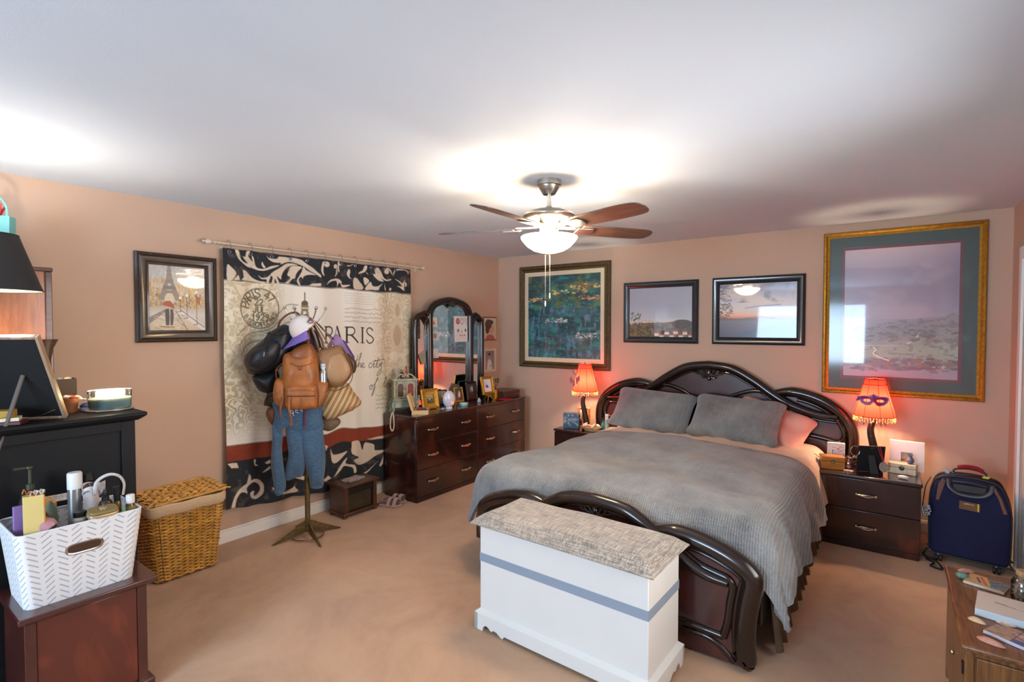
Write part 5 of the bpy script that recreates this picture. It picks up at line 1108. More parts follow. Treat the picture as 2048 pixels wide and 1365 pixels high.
def cap():
    t = hang('baseball_cap', 'white patterned baseball cap with a purple brim topping the coat rack', 'cap', -.075)
    p = Pic(90, 50, 'd9d3ce'); p.dabs(70, (0, 0, 1, 1), .03, ['b8c4cc', 'c8a8b8', '9ab0b8', 'd8c0c4', 'e4ddd8'], 61, 1.6, .7, 0, 90); p.blend(((p.X > .55) | (p.X < .08))*.8, 'e6cfc2'); p.dabs(26, (.24, .62, .42, .85), .05, ['8a2f4a', '3a3038', 'b85a6a', '5a6a7a'], 62, 1.4, .9, 0, 90); p.dabs(16, (.2, .92, .45, 1), .05, ['b03048', '3a6a5a', 'c86a78'], 63, 2., .9, 0, 20)
    Rm = Matrix.Rotation(R(-36), 3, 'Y') @ Matrix.Rotation(R(8), 3, 'X')
    def fn(X, Y):
        a = X*2*pi-pi*.75; e = Y*pi/2; r = np.sin(np.clip(e+.03, 0, pi/2)); x = .1*r*np.cos(a); y = .085*r*np.sin(a); z = .115*np.cos(e)-.02
        P = np.stack([x, y, z], -1) @ np.array(Rm).T; return P[..., 0]-.018, P[..., 1], P[..., 2]+1.585
    p.mesh('crown', fn, print_mat('cap_print', .8), t)
    b = MB()
    def br(u, v):
        a = R(-205+120*u); r0 = Vector((.1*cos(a), .085*sin(a), -.018)); out = Vector((cos(a), sin(a), 0))*(.075*v*sin(pi*u)**.5*1.2)
        q = r0+out+Vector((-.02*v, -.02*v, -.018*v*(1+2*(u-.5)**2)-.03*v*(2*abs(u-.5))**2)); q = Rm @ q; return (q.x-.018, q.y, q.z+1.585)
    b.sheet(28, 8, br, .004).build('brim', mat('brim_purple', '7f6bb8', .7), t)
    p0 = Rm @ Vector((0, 0, .098)); MB().ball((p0.x-.018, p0.y, p0.z+1.583), .006, 8, 5).build('button', mat('cap_white', 'd9cec6', .8), t)
cap()
t = hang('dark_jacket', 'dark blue garment bunched under the cap on the coat rack', 'jacket', .03)
MB().puff(rk([(-.1, 1.56), (0, 1.6), (.08, 1.55), (.11, 1.42), (.08, 1.2), (-.05, 1.2), (-.14, 1.3), (-.14, 1.45)]), .07, .05, None, 9, 2.2, .5, .02, 31).build('cloth', mat('navy_cloth', '232b40', .85, var=.3, vscale=20), t, ang=80)
MB().tube(spl([(.02, -.07, 1.53), (.03, -.085, 1.48), (.02, -.08, 1.42)], 4), .01, 6, flat=.3).build('lanyard', 'string_red', t)

# ================================================================== wicker hamper
def hamper():
    t = thing('laundry_hamper', 'golden wicker laundry hamper with cloth liner and loose lid by the left wall', 'hamper', (-3.765, 1.425, 0), 90)
    wk = mat('wicker', 'c8913c', .5, var=.3, vscale=25, coat=.25); wd = mat('wicker_dark', '8a5a20', .5, var=.3, vscale=25)
    def rr(s, w, d, r=.04):
        """point on a rounded rectangle and its outward direction"""
        P = 2*(w+d)-8*r+2*pi*r; q = (s % 1)*P; segs = [(w-2*r, 'l', 0), (pi*r/2, 'c', 0), (d-2*r, 'l', 1), (pi*r/2, 'c', 1), (w-2*r, 'l', 2), (pi*r/2, 'c', 2), (d-2*r, 'l', 3), (pi*r/2, 'c', 3)]
        for L, k, i in segs:
            if q <= L: break
            q -= L
        c = [(w/2-r, -d/2+r), (w/2-r, d/2-r), (-w/2+r, d/2-r), (-w/2+r, -d/2+r)]
        if k == 'c': a = -pi/2+i*pi/2+q/r; return c[i][0]+r*cos(a), c[i][1]+r*sin(a), cos(a), sin(a)
        dx, dy = [(1, 0), (0, 1), (-1, 0), (0, -1)][i]; nx, ny = dy, -dx
        st = [(-w/2+r, -d/2), (w/2, -d/2+r), (w/2-r, d/2), (-w/2, d/2-r)][i]; return st[0]+dx*q, st[1]+dy*q, nx, ny
    W = lambda z: .35+.085*z/.48; D = lambda z: .285+.07*z/.48
    NS, NR = 38, 44; b = MB()
    for j in range(NR):
        z = .02+.45*j/(NR-1); thick = j in (0, 1, 14, 15, 29, 30)
        pts = []
        for i in range(NS*4):
            x, y, nx, ny = rr(i/(NS*4), W(z), D(z)); o = .0052*sin(pi*i/4*1.0+(j % 2)*pi)*(1.3 if thick else 1)+(.003 if thick else 0)
            pts.append((x+nx*o, y+ny*o, z+.0022*sin(pi*i/4+1)))
        b.tube(pts, .0058 if thick else .0048, 5, closed=True)
    o = b.build('woven_side', wk, t); o['kind'] = 'stuff'
    b = MB()
    for i in range(NS):
        q = [rr((i+.5)/NS, W(z), D(z)) for z in (.0, .47)]; b.tube([(q[0][0], q[0][1], .005), (q[1][0], q[1][1], .475)], .0045, 5)
    b.build('stakes', wd, t)['kind'] = 'stuff'
    b = MB(); b.grid(64, 7, lambda u, v: (lambda q, a: (q[0]+q[2]*a[0], q[1]+q[3]*a[0], a[1]+.003*sin(u*50)))(rr(u, W(.48), D(.48)), [(.006, .43), (.013, .44), (.015, .47), (.013, .49), (.004, .498), (-.008, .49), (-.012, .4)][int(round(v*6))]), True)
    b.build('cloth_liner', mat('liner_linen', 'c8ad8c', .9, bump=.2, bscale=60), t)
    MB().box(-.15, .15, -.12, .12, .006, .43).build('laundry', mat('liner_inside', '5b4a3a', .9), t)
    ld = bpy.data.objects.new('lid', None); COL.objects.link(ld); ld.parent = t; ld.location = (.012, .0, .512); ld.rotation_euler = (R(1.5), R(-2), R(-2))
    b = MB(); NL = 23
    for j in range(NL):
        y = -.165+.33*j/(NL-1); x0 = -.22+(.03*random.random() if j % 3 else -.015); x1 = .225-(.03*random.random() if j % 4 else -.02)
        b.tube([(x0+(x1-x0)*i/40, y, .004*sin(i*pi/2.6+(j % 2)*pi)) for i in range(41)], .0052, 5)
    b.build('woven_top', wk, ld)['kind'] = 'stuff'
    b = MB()
    for i in range(11): b.tube([(-.19+.038*i, -.172, 0), (-.19+.038*i, .172, 0)], .0055, 5)
    b.build('cross_rods', wd, ld)['kind'] = 'stuff'
    for y in (-.176, .176): MB().tube([(-.2, y, .002), (.21, y, .002)], .008, 8).build('edge_rod', wk, ld)
hamper()
# ================================================================== electric fireplace heater, cloth, slippers
def heater():
    t = thing('electric_fireplace', 'small brown wooden electric fireplace heater on the carpet by the wall', 'heater', (-3.735, 2.772, 0), 90)
    w = wood('walnut', '3d2318', '5f3a28', .4, axis=2, scale=4, coat=.15)
    MB().box(-.19, .19, -.12, .12, .255, .275).build('top', w, t, bevel=.008, seg=3)
    MB().box(-.165, -.13, -.105, .105, .035, .255).build('side_panel', w, t, bevel=.002); MB().box(.13, .165, -.105, .105, .035, .255).build('side_panel', w, t, bevel=.002)
    MB().box(-.13, .13, .06, .1, .035, .255).build('back_panel', mat('heater_black', '15120f', .6), t)
    MB().box(-.18, .18, -.115, .11, .022, .042).build('base', w, t, bevel=.006)
    for x in (-.155, .155):
        for y in (-.09, .085): MB().lathe([(0, 0), (.014, 0), (.02, .006), (.02, .014), (.015, .022), (0, .022)], 14).build('foot', w, t, (x, y, 0))
    MB().box(-.13, .13, -.095, -.088, .2, .255).box(-.13, .13, -.1, -.088, .192, .2).build('control_panel', 'heater_black', t, bevel=.001)
    b = MB()
    for i in range(6): b.tube(spl([(-.1+.03*i, -.02+.03*(i % 2), .05+.012*(i % 3)), (-.07+.032*i, -.04, .062+.01*(i % 2)), (-.03+.02*i, .02, .055)], 4), .012, 8)
    b.build('fake_logs', mat('log_grey', '6d6452', .9, var=.3, vscale=30, bump=.5), t)['kind'] = 'stuff'
    MB().box(-.13, .13, -.088, -.085, .042, .192).build('glass_front', glass('heater_glass', 'cfd0c0'), t)
heater()
tag(MB().sheet(30, 24, lambda u, v: (-.09+.18*u+.01*sin(v*7), -.055+.11*v+.008*sin(u*9), .022+.016*sin(pi*u)*sin(pi*v)+.012*max(0, abs(u-.5)*2-.8)*5*.3+.003*sin(u*20+v*9)), .012).build('folded_cloth', weave('grey_cloth', '7f7370', 'a39794', ribs=(300, 300), mott=6), None, (-3.74, 2.77, .262), (0, 0, R(96))), 'crumpled grey cloth lying on top of the small fireplace heater', 'cloth')
def slipper(lab, loc, rz):
    t = thing('slipper', lab, 'slipper', loc, rz, 'fluffy slippers'); m = mat('fluffy_pink', 'b58f88', .95, var=.15, vscale=60, bump=.8, bscale=240, sheen=.6)
    o = smooth_closed([(-.045, -.11), (0, -.125), (.045, -.11), (.042, -.02), (.05, .07), (.0, .12), (-.05, .07), (-.042, -.02)], 4)
    MB().prism(o, 0, .018, 'xy').build('sole', m, t, bevel=.006)
    MB().prism([(x*.8, y*.85) for x, y in o], .018, .0195, 'xy').build('insole', mat('slipper_grey', '7d6a66', .9), t)
    for y0, y1 in ((.0, .03), (.055, .085)):
        MB().sheet(16, 6, lambda u, v: (.052*cos(pi*u), y0+(y1-y0)*v, .008+.055*sin(pi*u)), .01).build('strap', m, t)
slipper('fluffy pink slipper nearest the heater, by the dresser side', (-3.60, 3.05, 0), -68); slipper('fluffy pink slipper behind its twin, against the dresser side', (-3.645, 3.145, 0), -66)
# ================================================================== left foreground: black cabinet, hutch, lamp, basket
def black_cabinet():
    t = thing('black_cabinet', 'tall black painted cabinet with recessed panel at the left edge', 'cabinet', (-3.0, .42, 0), 90)
    m = mat('black_paint', '121113', .55, var=.12, vscale=4, spec=.3)
    w0, w1, d = -.62, .53, .35
    MB().box(w0, w1, .014, d, .05, 1.135).build('body', m, t)
    MB().box(w1-.055, w1, -.002, .016, .05, 1.135).build('stile', m, t, bevel=.002); MB().box(w0, w0+.055, -.002, .016, .05, 1.135).build('stile', m, t, bevel=.002)
    MB().box(w0+.055, w1-.055, -.002, .016, 1.09, 1.135).build('rail', m, t, bevel=.002); MB().box(w0+.055, w1-.055, -.002, .016, .05, .16).build('rail', m, t, bevel=.002)
    MB().box(w0-.01, w1+.01, -.01, d+.005, 0, .05).build('plinth', m, t, bevel=.004)
    MB().box(w0-.03, w1+.045, -.03, d+.02, 1.155, 1.175).taper((w0-.0, w1+.012, -.008, d), (w0-.03, w1+.042, -.028, d+.018), 1.135, 1.155).build('top', m, t, bevel=.006, seg=3)
black_cabinet()
def hutch():
    t = thing('cherry_hutch', 'cherry wood hutch with dark top moulding standing against the left wall', 'hutch', (-3.62, .33, 0), 90)
    c = wood('cherry', '8a4a26', 'b0683a', .35, axis=2, scale=2.2, coat=.25); dk = wood('cherry_dark', '45241a', '5d3424', .4, axis=0, scale=3)
    MB().box(-.9, .4, -.21, .3, .0, 1.2).build('lower_cabinet', c, t, bevel=.004)
    MB().box(-.9, .412, -.222, .305, 1.2, 1.225).build('counter', dk, t, bevel=.006)
    MB().box(-.9, .44, .0, .3, 1.225, 1.885).build('upper_panel', c, t)
    MB().box(.425, .452, -.012, .3, 1.225, 1.885).build('side_moulding', dk, t, bevel=.003); MB().box(-.9, .456, -.016, .3, 1.885, 1.907).build('top_moulding', dk, t, bevel=.005)
    MB().box(-.9, .3, .04, .3, 1.907, 2.062).build('crown_box', dk, t, bevel=.004)
    for x in (-.5, -.02):
        d = MB().box(x-.22, x+.22, -.226, -.21, .08, 1.15).build('door', c, t, bevel=.004); MB().ball((x-.18, -.235, .7), .012).build('knob', 'brass', d)
hutch()
def black_lamp():
    t = thing('table_lamp', 'table lamp with a black tapered shade and gold column, lit', 'lamp', (-3.276, .48, 1.175))
    g = mat('gold_column', 'c9922e', .3, .7)
    MB().lathe([(0, 0), (.07, 0), (.074, .012), (.06, .02), (.05, .035), (.06, .05), (.04, .06), (0, .06)], 28).build('base', g, t)
    MB().lathe([(.03, .055)]+[(.03+.005*(i % 2)+.008*sin(i*.16), .07+.018*i) for i in range(23)]+[(.03, .49), (.02, .51), (.012, .56), (.012, .66)], 28).build('column', g, t)
    m, nt, b = nodes_of('black_shade'); geo = nn(nt, 'ShaderNodeNewGeometry'); mx = nn(nt, 'ShaderNodeMixRGB'); mx.inputs[1].default_value = (*lin('1f1d1e'), 1); mx.inputs[2].default_value = (*lin('e8d3a4'), 1)
    nt.links.new(geo.outputs['Backfacing'], mx.inputs[0]); nt.links.new(mx.outputs[0], b.inputs['Base Color']); setp(b, Roughness=.7); MATS['black_shade'] = m
    MB().lathe([(.197, .583), (.19, .6), (.117, .83), (.115, .835)], 48, caps=False).build('lamp_shade', m, t)
    for z, r in ((.583, .197), (.835, .115)): MB().tube([(r*cos(2*pi*i/48), r*sin(2*pi*i/48), z) for i in range(48)], .0022, 6, closed=True).build('shade_rim', mat('shade_rim', '2a2422', .6), t)
    MB().lathe([(.012, .66), (.016, .675), (.026, .705), (.027, .72), (.018, .745), (0, .75)], 16).build('light_bulb', mat('bulb_white', 'fff6e8', .3, emit='ffe6c4', est=20.), t)
    l = light('lamp_light', 'POINT', (0, 0, .785), 10, (1., .93, .84), .025); l.parent = t
black_lamp()
def gift_bag():
    t = thing('gift_bag', 'turquoise gift bag with a loop handle on top of the hutch', 'gift bag', (-3.75, .61, 2.062), 60); m = mat('turquoise_paper', '6fb4b4', .6)
    MB().taper((-.05, .05, -.035, .035), (-.053, .053, -.037, .037), 0, .105).build('bag_body', m, t, bevel=.002)
    MB().tube(spl([(-.04, -.03, .09), (-.04, -.032, .15), (-.015, -.034, .195), (.015, -.034, .195), (.04, -.032, .15), (.04, -.03, .09)], 6), .005, 8).build('bag_handle', m, t)
    b = MB()
    for i in range(10): a = i*.7; b.tube([(0, 0, .1), (-.02+.03*cos(a), .02*sin(a), .13), (-.02+.045*cos(a), .03*sin(a), .15+.01*(i % 3))], [.003, .009, .002], 6, flat=.4)
    b.build('red_bow', mat('bow_red', 'a8202c', .5), t)
gift_bag()
def back_frame():
    t = thing('framed_picture', 'large picture frame seen from behind, black back with an easel leg, on the black cabinet', 'picture frame', (-3.05, .70, 1.176), 0)
    d = Vector((-.6, -.8, 0)); n = Vector((.8, -.6, 0)); u = (Vector((0, 0, 1))*cos(R(29))+n*sin(R(29))); nn_ = n*cos(R(29))-Vector((0, 0, 1))*sin(R(29))
    M = Matrix((( *d, 0), (*u, 0), (*nn_, 0), (0, 0, 0, 1))).transposed(); M = Matrix(((d.x, u.x, nn_.x, 0), (d.y, u.y, nn_.y, 0), (d.z, u.z, nn_.z, 0), (0, 0, 0, 1)))
    def put(b, nm, m, **k): o = b.build(nm, m, t, **k); o.matrix_local = M; return o
    w, h = .3, .43
    fr = wood('pale_oak', '8a6f58', 'b39478', .5, axis=1, scale=3)
    put(MB().box(0, .012, 0, h, -.022, .004), 'frame_side', fr, bevel=.002); put(MB().box(w-.012, w, 0, h, -.022, .004), 'frame_side', fr, bevel=.002); put(MB().box(.012, w-.012, h-.012, h, -.022, .004), 'frame_rail', fr, bevel=.002); put(MB().box(.012, w-.012, 0, .012, -.022, .004), 'frame_rail', fr, bevel=.002)
    put(MB().box(.012, w-.012, .012, h-.012, -.008, -.002), 'back_board', mat('back_black', '0c0b0c', .7))
    b = MB(); b.tube([(.1, .24, .0), (.16, .0, .21)], .008, 6, flat=.5); put(b, 'easel_leg', mat('leg_grey', '5c5048', .6)); b = MB(); b.tube(spl([(.03, .05, .0), (.1, .03, .02), (.17, .02, .0)], 5), .0012, 5); put(b, 'cord', 'pull_metal')
back_frame()
# things on the cabinet top and the hutch counter
def candle():
    t = thing('candle', 'three wick candle burning in an oval glass bowl on a silver plate', 'candle', (-3.17, .9, 1.176), 80)
    MB().lathe([(0, 0), (.095, 0), (.1, .003), (.1, .006), (.094, .009), (0, .008)], 40, sx=1., sy=.72).build('plate', mat('silver_plate', 'c2bcb6', .3, .8), t)
    wx, nt, b = nodes_of('wax_teal'); setp(b, **{'Base Color': (*lin('9db8ba'), 1), 'Roughness': .35, 'Subsurface Weight': 1., 'Subsurface Radius': (.06, .04, .025), 'Subsurface Scale': .6}); MATS['wax_teal'] = wx
    MB().lathe([(.0, .01), (.078, .01), (.0845, .02), (.0865, .062), (.08, .064), (0, .062)], 40, sx=1., sy=.72).build('wax', wx, t)
    MB().lathe([(.0, .0085), (.08, .0085), (.0875, .02), (.09, .1)], 48, sx=1., sy=.72, caps=False).build('glass_bowl', glass('candle_glass', 'eef4f4', .03, .3), t)
    MB().tube([(.0895*cos(2*pi*i/48), .0645*sin(2*pi*i/48), .1) for i in range(48)], .0018, 6, closed=True).build('glass_rim', mat('rim_glass', 'c4d0d4', .1, coat=1.), t)
    for x in (-.035, 0, .035):
        MB().lathe([(0, .063), (.0045, .07), (.0055, .076), (.003, .086), (0, .092)], 10, c=(x, 0, 0)).build('flame', mat('flame', 'fff0c0', .5, emit='ffc870', est=40.), t)
    l = light('flame_light', 'POINT', (0, 0, .084), 1.6, (1., .7, .36), .02); l.parent = t
candle()
tag(MB().lathe([(0, 0), (.022, 0), (.02, .05), (.028, .14), (.026, .2), (.036, .26), (.052, .295), (.056, .305), (.05, .303), (.034, .26)], 28).build('flared_vase', mat('vase_brown', '3d2f26', .5, var=.2, vscale=30), None, (-3.47, .715, 1.225)), 'dark brown flared vase behind the leaning picture frame', 'vase')
t = thing('keepsake_box', 'open dark wooden box of trinkets beside the flared vase', 'box', (-3.47, .775, 1.225), 85)
for q in ((-.06, .06, -.04, -.034), (-.06, .06, .034, .04), (-.06, -.054, -.034, .034), (.054, .06, -.034, .034)): MB().box(*q, 0, .1).build('box_side', mat('box_dark', '3a2a20', .6), t)
MB().box(-.054, .054, -.034, .034, 0, .01).build('box_floor', 'box_dark', t)
for i, c in enumerate(('c8a884', '8a8a80', 'd8c0a0')):
    tag(MB().ball((0, 0, 0), .018, 10, 6, (1.2, .9, .6)).build('trinket', mat('trinket_%d' % i, c, .4), None, (-3.475+.005*i, .745+.03*i, 1.322)), ('cream', 'grey', 'beige')[i]+' rounded trinket heaped in the open dark box', 'trinket', 'trinkets in the dark box')
tag(MB().lathe([(0, 0), (.03, 0), (.036, .07), (.033, .07), (.03, .062), (0, .062)], 20).build('wooden_cup', mat('cup_orange', '8a5228', .5), None, (-3.235, .755, 1.176)), 'orange brown wooden cup beside the leaning frame', 'cup')
for i, (c, p) in enumerate((('e8dcd4', (-3.24, .745, 1.252)), ('b8502c', (-3.23, .765, 1.25)), ('e4e0dc', (-3.235, .79, 1.245)))):
    b = MB(); b.ball((0, 0, 0), .014, 10, 6, (1.3, .9, .7)).tube([(.012, 0, 0), (.03, 0, .006)], [.004, .011], 6, flat=.4); tag(b.build('wrapped_candy', mat('candy_%d' % i, c, .3, coat=.5), None, p, (0, .3*i, .8*i)), ('cream', 'orange', 'silvery white')[i]+' wrapped candy poking out of the wooden cup', 'candy')
t = thing('trinket_box', 'small round white pot with a blue lid beside the candle', 'pot', (-3.235, .825, 1.176))
MB().lathe([(0, 0), (.026, 0), (.029, .006), (.029, .02), (0, .02)], 20).build('pot', mat('pot_white', 'd8dade', .3), t); MB().lathe([(.03, .02), (.031, .026), (.02, .036), (0, .04)], 20).build('lid', mat('lid_blue', '2c4a8a', .3), t)
b = MB(); b.box(-.05, .05, -.035, .035, 0, .02).box(-.048, .048, -.033, .033, .02, .034)
tag(MB().box(-.06, .06, -.04, .04, 0, .016).build('notebook', mat('cover_maroon', '4a1f24', .4), None, (-3.045, .5, 1.176), (0, 0, R(60)), bevel=.003), 'dark maroon notebook lying flat under the easel leg', 'book')
tag(MB().box(-.055, .055, -.04, .04, 0, .014).build('paper_stack', mat('paper_cream', 'd6c8a8', .8), None, (-3.05, .49, 1.193), (0, 0, R(72))), 'stack of cream papers at the left frame edge', 'paper')
tag(MB().box(-.045, .045, -.035, .035, 0, .03).build('small_box', mat('box_mustard', 'a8842f', .6), None, (-3.06, .485, 1.208), (0, 0, R(66)), bevel=.003), 'mustard yellow box on the paper stack behind the frame', 'box')
# ------------------------------------------------------------------ little red-brown cabinet and the storage basket
def low_cabinet():
    t = thing('side_cabinet', 'low reddish mahogany side cabinet carrying the white storage basket', 'cabinet', (-2.632, .665, 0), 90)
    m = lacquer('red_mahogany', '5a2216', '8a3c24', .18, 2.6); m2 = lacquer('red_mahogany_dark', '451a14', '58261c', .2, 3)
    MB().box(-.2, .2, .012, .34, .04, .465).build('body', m2, t)
    MB().box(-.2, -.165, 0, .014, .04, .465).build('stile', m2, t, bevel=.002); MB().box(.165, .2, 0, .014, .04, .465).build('stile', m2, t, bevel=.002)
    MB().box(-.165, .165, .004, .016, .05, .46).build('front_panel', m, t, bevel=.004)
    MB().box(-.222, .235, -.03, .35, .475, .497).taper((-.205, .212, -.008, .345), (-.222, .232, -.028, .35), .462, .475).build('top', m2, t, bevel=.005, seg=3)
    MB().box(-.21, .222, -.018, .345, 0, .045).build('base_moulding', m2, t, bevel=.008, seg=3)
low_cabinet()
def basket():
    t = thing('storage_basket', 'white storage basket with grey herringbone dashes and a metal handle slot', 'basket', (-2.8, .655, .497), 90)
    W, H = 640, 150; p = Pic(W, H, 'e4e2e2'); S = p.X*1.36; Z = (1-p.Y)*.3
    colw = .0453; k = np.floor(S/colw); fx = S/colw-k; slant = np.where(k % 2 == 0, 1, -1)
    ph = (Z-slant*(fx-.5)*.034)/.0235; fz = abs(ph-np.floor(ph)-.5)
    dash = np.clip((.13-fz)*14, 0, 1)*(abs(fx-.5) < .34); p.blend(dash*.9, '858c92')
    def shape(X, Y, inset=0.):
        s = X*2*pi; z = (1-Y)*.3; e = 9.; 
        # unroll: perimeter of a rounded rectangle starting at the middle of the back
        w = (.175+.03*z/.3)-inset; d = (.125+.03*z/.3)-inset; Pm = 4*(w+d); q = X*Pm
        x = np.where(q < w, q, np.where(q < w+2*d, w, np.where(q < 3*w+2*d, 2*w+2*d-q, np.where(q < 3*w+4*d, -w, q-4*w-4*d)))); x = np.clip(x, -w, w)
        y = np.where(q < w, d, np.where(q < w+2*d, d-(q-w), np.where(q < 3*w+2*d, -d, np.where(q < 3*w+4*d, -d+(q-3*w-2*d), d)))); y = np.clip(y, -d, d)
        r = .03; ax, ay = w-r, d-r; ox = np.maximum(abs(x)-ax, 0); oy = np.maximum(abs(y)-ay, 0); L = np.sqrt(ox**2+oy**2); f = np.where((ox > 0) & (oy > 0), r/np.maximum(L, r), 1)
        x = np.sign(x)*(np.minimum(abs(x), ax)+ox*f); y = np.sign(y)*(np.minimum(abs(y), ay)+oy*f)
        return x, y, z
    hs = lambda x, z: ((abs(x-.002)/.066)**4+(abs(z-.2)/.016)**2) < 1.
    o = p.mesh('basket_wall', lambda X, Y: shape(X, Y), print_mat('basket_print', .55, .1), t)
    q = o.modifiers.new('t', 'SOLIDIFY'); q.thickness = .004
    MB().box(-.165, .165, -.115, .115, .002, .01).build('basket_floor', mat('basket_white', 'dcdada', .6), t)
    rim = [tuple(float(v) for v in shape(np.array(i/120), np.array(0.))) for i in range(120)]; MB().tube(rim, .0045, 8, closed=True).build('basket_rim', 'basket_white', t)
    # metal oval handle plate
    ov = [(.002+.058*np.sign(cos(a))*abs(cos(a))**.5, .2+.02*np.sign(sin(a))*abs(sin(a))**.7) for a in [2*pi*i/48 for i in range(48)]]
    fy = -.125-.03*.2/.3-.002
    hd = MB().tube([(x, fy, z) for x, z in ov], .0055, 8, closed=True).build('metal_handle', mat('handle_chrome', 'b5aca4', .2, 1.), t)
    MB().prism(ov, fy-.004, fy).build('handle_plate', mat('handle_inner', '6a5a4e', .2, .9), hd)
basket()
def bottle(name, lab, prof, m, cprof, cm, loc, rot=(0, 0, 0), label_=None, n=20):
    t = thing(name, lab, 'bottle', loc); t.rotation_euler = tuple(R(a) for a in rot)
    MB().lathe(prof, n).build('bottle_body', m, t)
    if cprof: MB().lathe(cprof, n).build('cap', cm, t)
    if label_: r, z0, z1, lm = label_; MB().lathe([(r, z0), (r, z1)], n, caps=False).build('paper_label', lm, t)
    return t
amb = mat('amber_glass', '3a1d0e', .12, coat=.6); wh = mat('cap_white_plastic', 'dcd8d4', .4); bkc = mat('cap_black_plastic', '191817', .3); lbw = mat('label_white', 'cfc6c2', .7)
Z0 = .51
bottle('pump_bottle', 'dark pump dispenser bottle standing at the back left of the basket', [(0, 0), (.034, 0), (.036, .01), (.036, .36), (.028, .39), (.014, .4), (.014, .41)], mat('smoky_plastic', '2e2623', .25), None, None, (-2.885, .54, Z0))
MB().lathe([(.014, .41), (.014, .43), (.006, .432), (.006, .49), (.012, .495), (.012, .505), (0, .505)], 14).tube([(0, 0, .498), (0, -.05, .5)], .006, 6).build('pump_head', mat('pump_olive', '3a3a28', .4), bpy.data.objects['pump_bottle'])
bottle('spray_can', 'white capped spray can standing tall at the back of the basket', [(0, 0), (.026, 0), (.026, .37), (.022, .385)], mat('can_grey', '8a8684', .3, .5), [(.027, .375), (.027, .44), (.024, .446), (0, .446)], wh, (-2.885, .685, Z0))
bottle('amber_bottle', 'amber bottle with a black cap leaning across the basket', [(0, 0), (.025, 0), (.027, .01), (.027, .14), (.018, .155), (.014, .165)], amb, [(.018, .162), (.019, .168), (.019, .2), (.016, .203), (0, .203)], bkc, (-2.775, .72, .78), (8, -42, -20), (.0275, .02, .125, lbw))
bottle('dropper_bottle', 'small amber dropper bottle with black bulb in the basket', [(0, 0), (.026, 0), (.026, .11), (.02, .125), (.012, .13)], amb, [(.014, .128), (.014, .145), (.008, .147), (.009, .165), (.006, .172), (0, .173)], bkc, (-2.745, .755, .715))
bottle('roller_bottle', 'slim amber bottle with tall black cap near the basket right end', [(0, 0), (.013, 0), (.013, .1), (.01, .105)], mat('amber_light', '7a4a1c', .12, coat=.5), [(.0125, .1), (.0125, .165), (.01, .168), (0, .168)], bkc, (-2.75, .805, .73), (5, 6, 0))
bottle('oil_bottle', 'small essential oil bottle with a white ribbed cap at the basket right corner', [(0, 0), (.017, 0), (.017, .06), (.012, .068)], mat('amber_olive', '6a4a20', .15, coat=.5), [(.0165, .064), (.0165, .098), (.014, .1), (0, .1)], wh, (-2.7, .832, .755), (0, 0, 0), (.0174, .01, .05, mat('label_olive', '8f7f4a', .7)))
bottle('perfume_bottle', 'pink perfume bottle with white cap lying among the basket things', [(0, 0), (.03, 0), (.034, .02), (.03, .05), (.016, .06)], mat('pink_glass', 'b8848a', .15, coat=.6), [(.02, .058), (.021, .1), (.018, .103), (0, .103)], wh, (-2.69, .56, .79), (18, -42, 25))
bottle('lotion_tube', 'grey green squeeze tube leaning in the middle of the basket', [(0, 0), (.022, .0), (.024, .02), (.02, .1), (.004, .15)], mat('tube_green', '4d5a4c', .4), [(.016, -.03), (.018, -.028), (.018, .002)], mat('tube_cap', '2f3a38', .4), (-2.75, .575, .8), (15, 40, 10))
bottle('jar_bottle', 'squat bottle with black lid behind the gold tin', [(0, 0), (.026, 0), (.028, .03), (.02, .04)], mat('jar_clear', 'a89c90', .2, coat=.4), [(.021, .038), (.022, .06), (0, .062)], bkc, (-2.72, .66, .765))
tag(MB().box(-.02, .02, -.02, .02, 0, .04).build('wooden_cube', mat('cap_wood', 'b8762c', .5), None, (-2.79, .575, .845), (R(20), R(25), R(30)), bevel=.004), 'square amber wooden cube poking up in the basket', 'cube')
t = thing('cosmetic_tin', 'gold hinged tin with an embossed lid resting on the basket front edge', 'tin', (-2.675, .725, .8), 90)
rr_ = [(.052*np.sign(cos(a))*abs(cos(a))**.45, .034*np.sign(sin(a))*abs(sin(a))**.55) for a in [2*pi*i/40 for i in range(40)]]
MB().prism(rr_, 0, .018, 'xy').build('tin_base', mat('tin_gold', 'c9b48a', .3, .6), t, rot=(R(12), 0, 0), bevel=.003); MB().prism([(x*.97, y*.97) for x, y in rr_], .019, .03, 'xy').build('tin_lid', mat('lid_khaki', '8a774c', .4, .2), t, rot=(R(12), 0, 0), bevel=.003)
b = MB()
for k in range(5): b.ball((.009*cos(2*pi*k/5), .009*sin(2*pi*k/5), .031), .005, 8, 4, (1, 1, .4))
b.ball((0, 0, .031), .004, 8, 4, (1, 1, .5)).build('emboss', 'tin_gold', t, rot=(R(12), 0, 0))
t = thing('paper_packet', 'yellow and orange paper packet torn open at the left of the basket', 'packet', (-2.695, .512, .735), 82)
MB().box(-.03, .03, -.02, .02, 0, .2).build('packet_body', mat('packet_yellow', 'd8c07a', .6), t, rot=(R(-3), 0, 0)); MB().box(.03, .034, -.022, .022, 0, .195).build('packet_side', mat('packet_orange', 'c8762c', .6), t, rot=(R(-3), 0, 0))
MB().sheet(12, 6, lambda u, v: (-.032+.05*u, -.01+.02*v+.006*sin(u*9), .198+.04*(1-u)*(.4+.6*sin(u*11)**2)), .002).build('torn_flap', 'packet_orange', t)
MB().sheet(14, 6, lambda u, v: (-.01+.045*u, -.012+.022*v, .2+.02*abs(sin(u*8+v*2))), .002).build('tissue', mat('tissue_white', 'd8c8ba', .8), t)
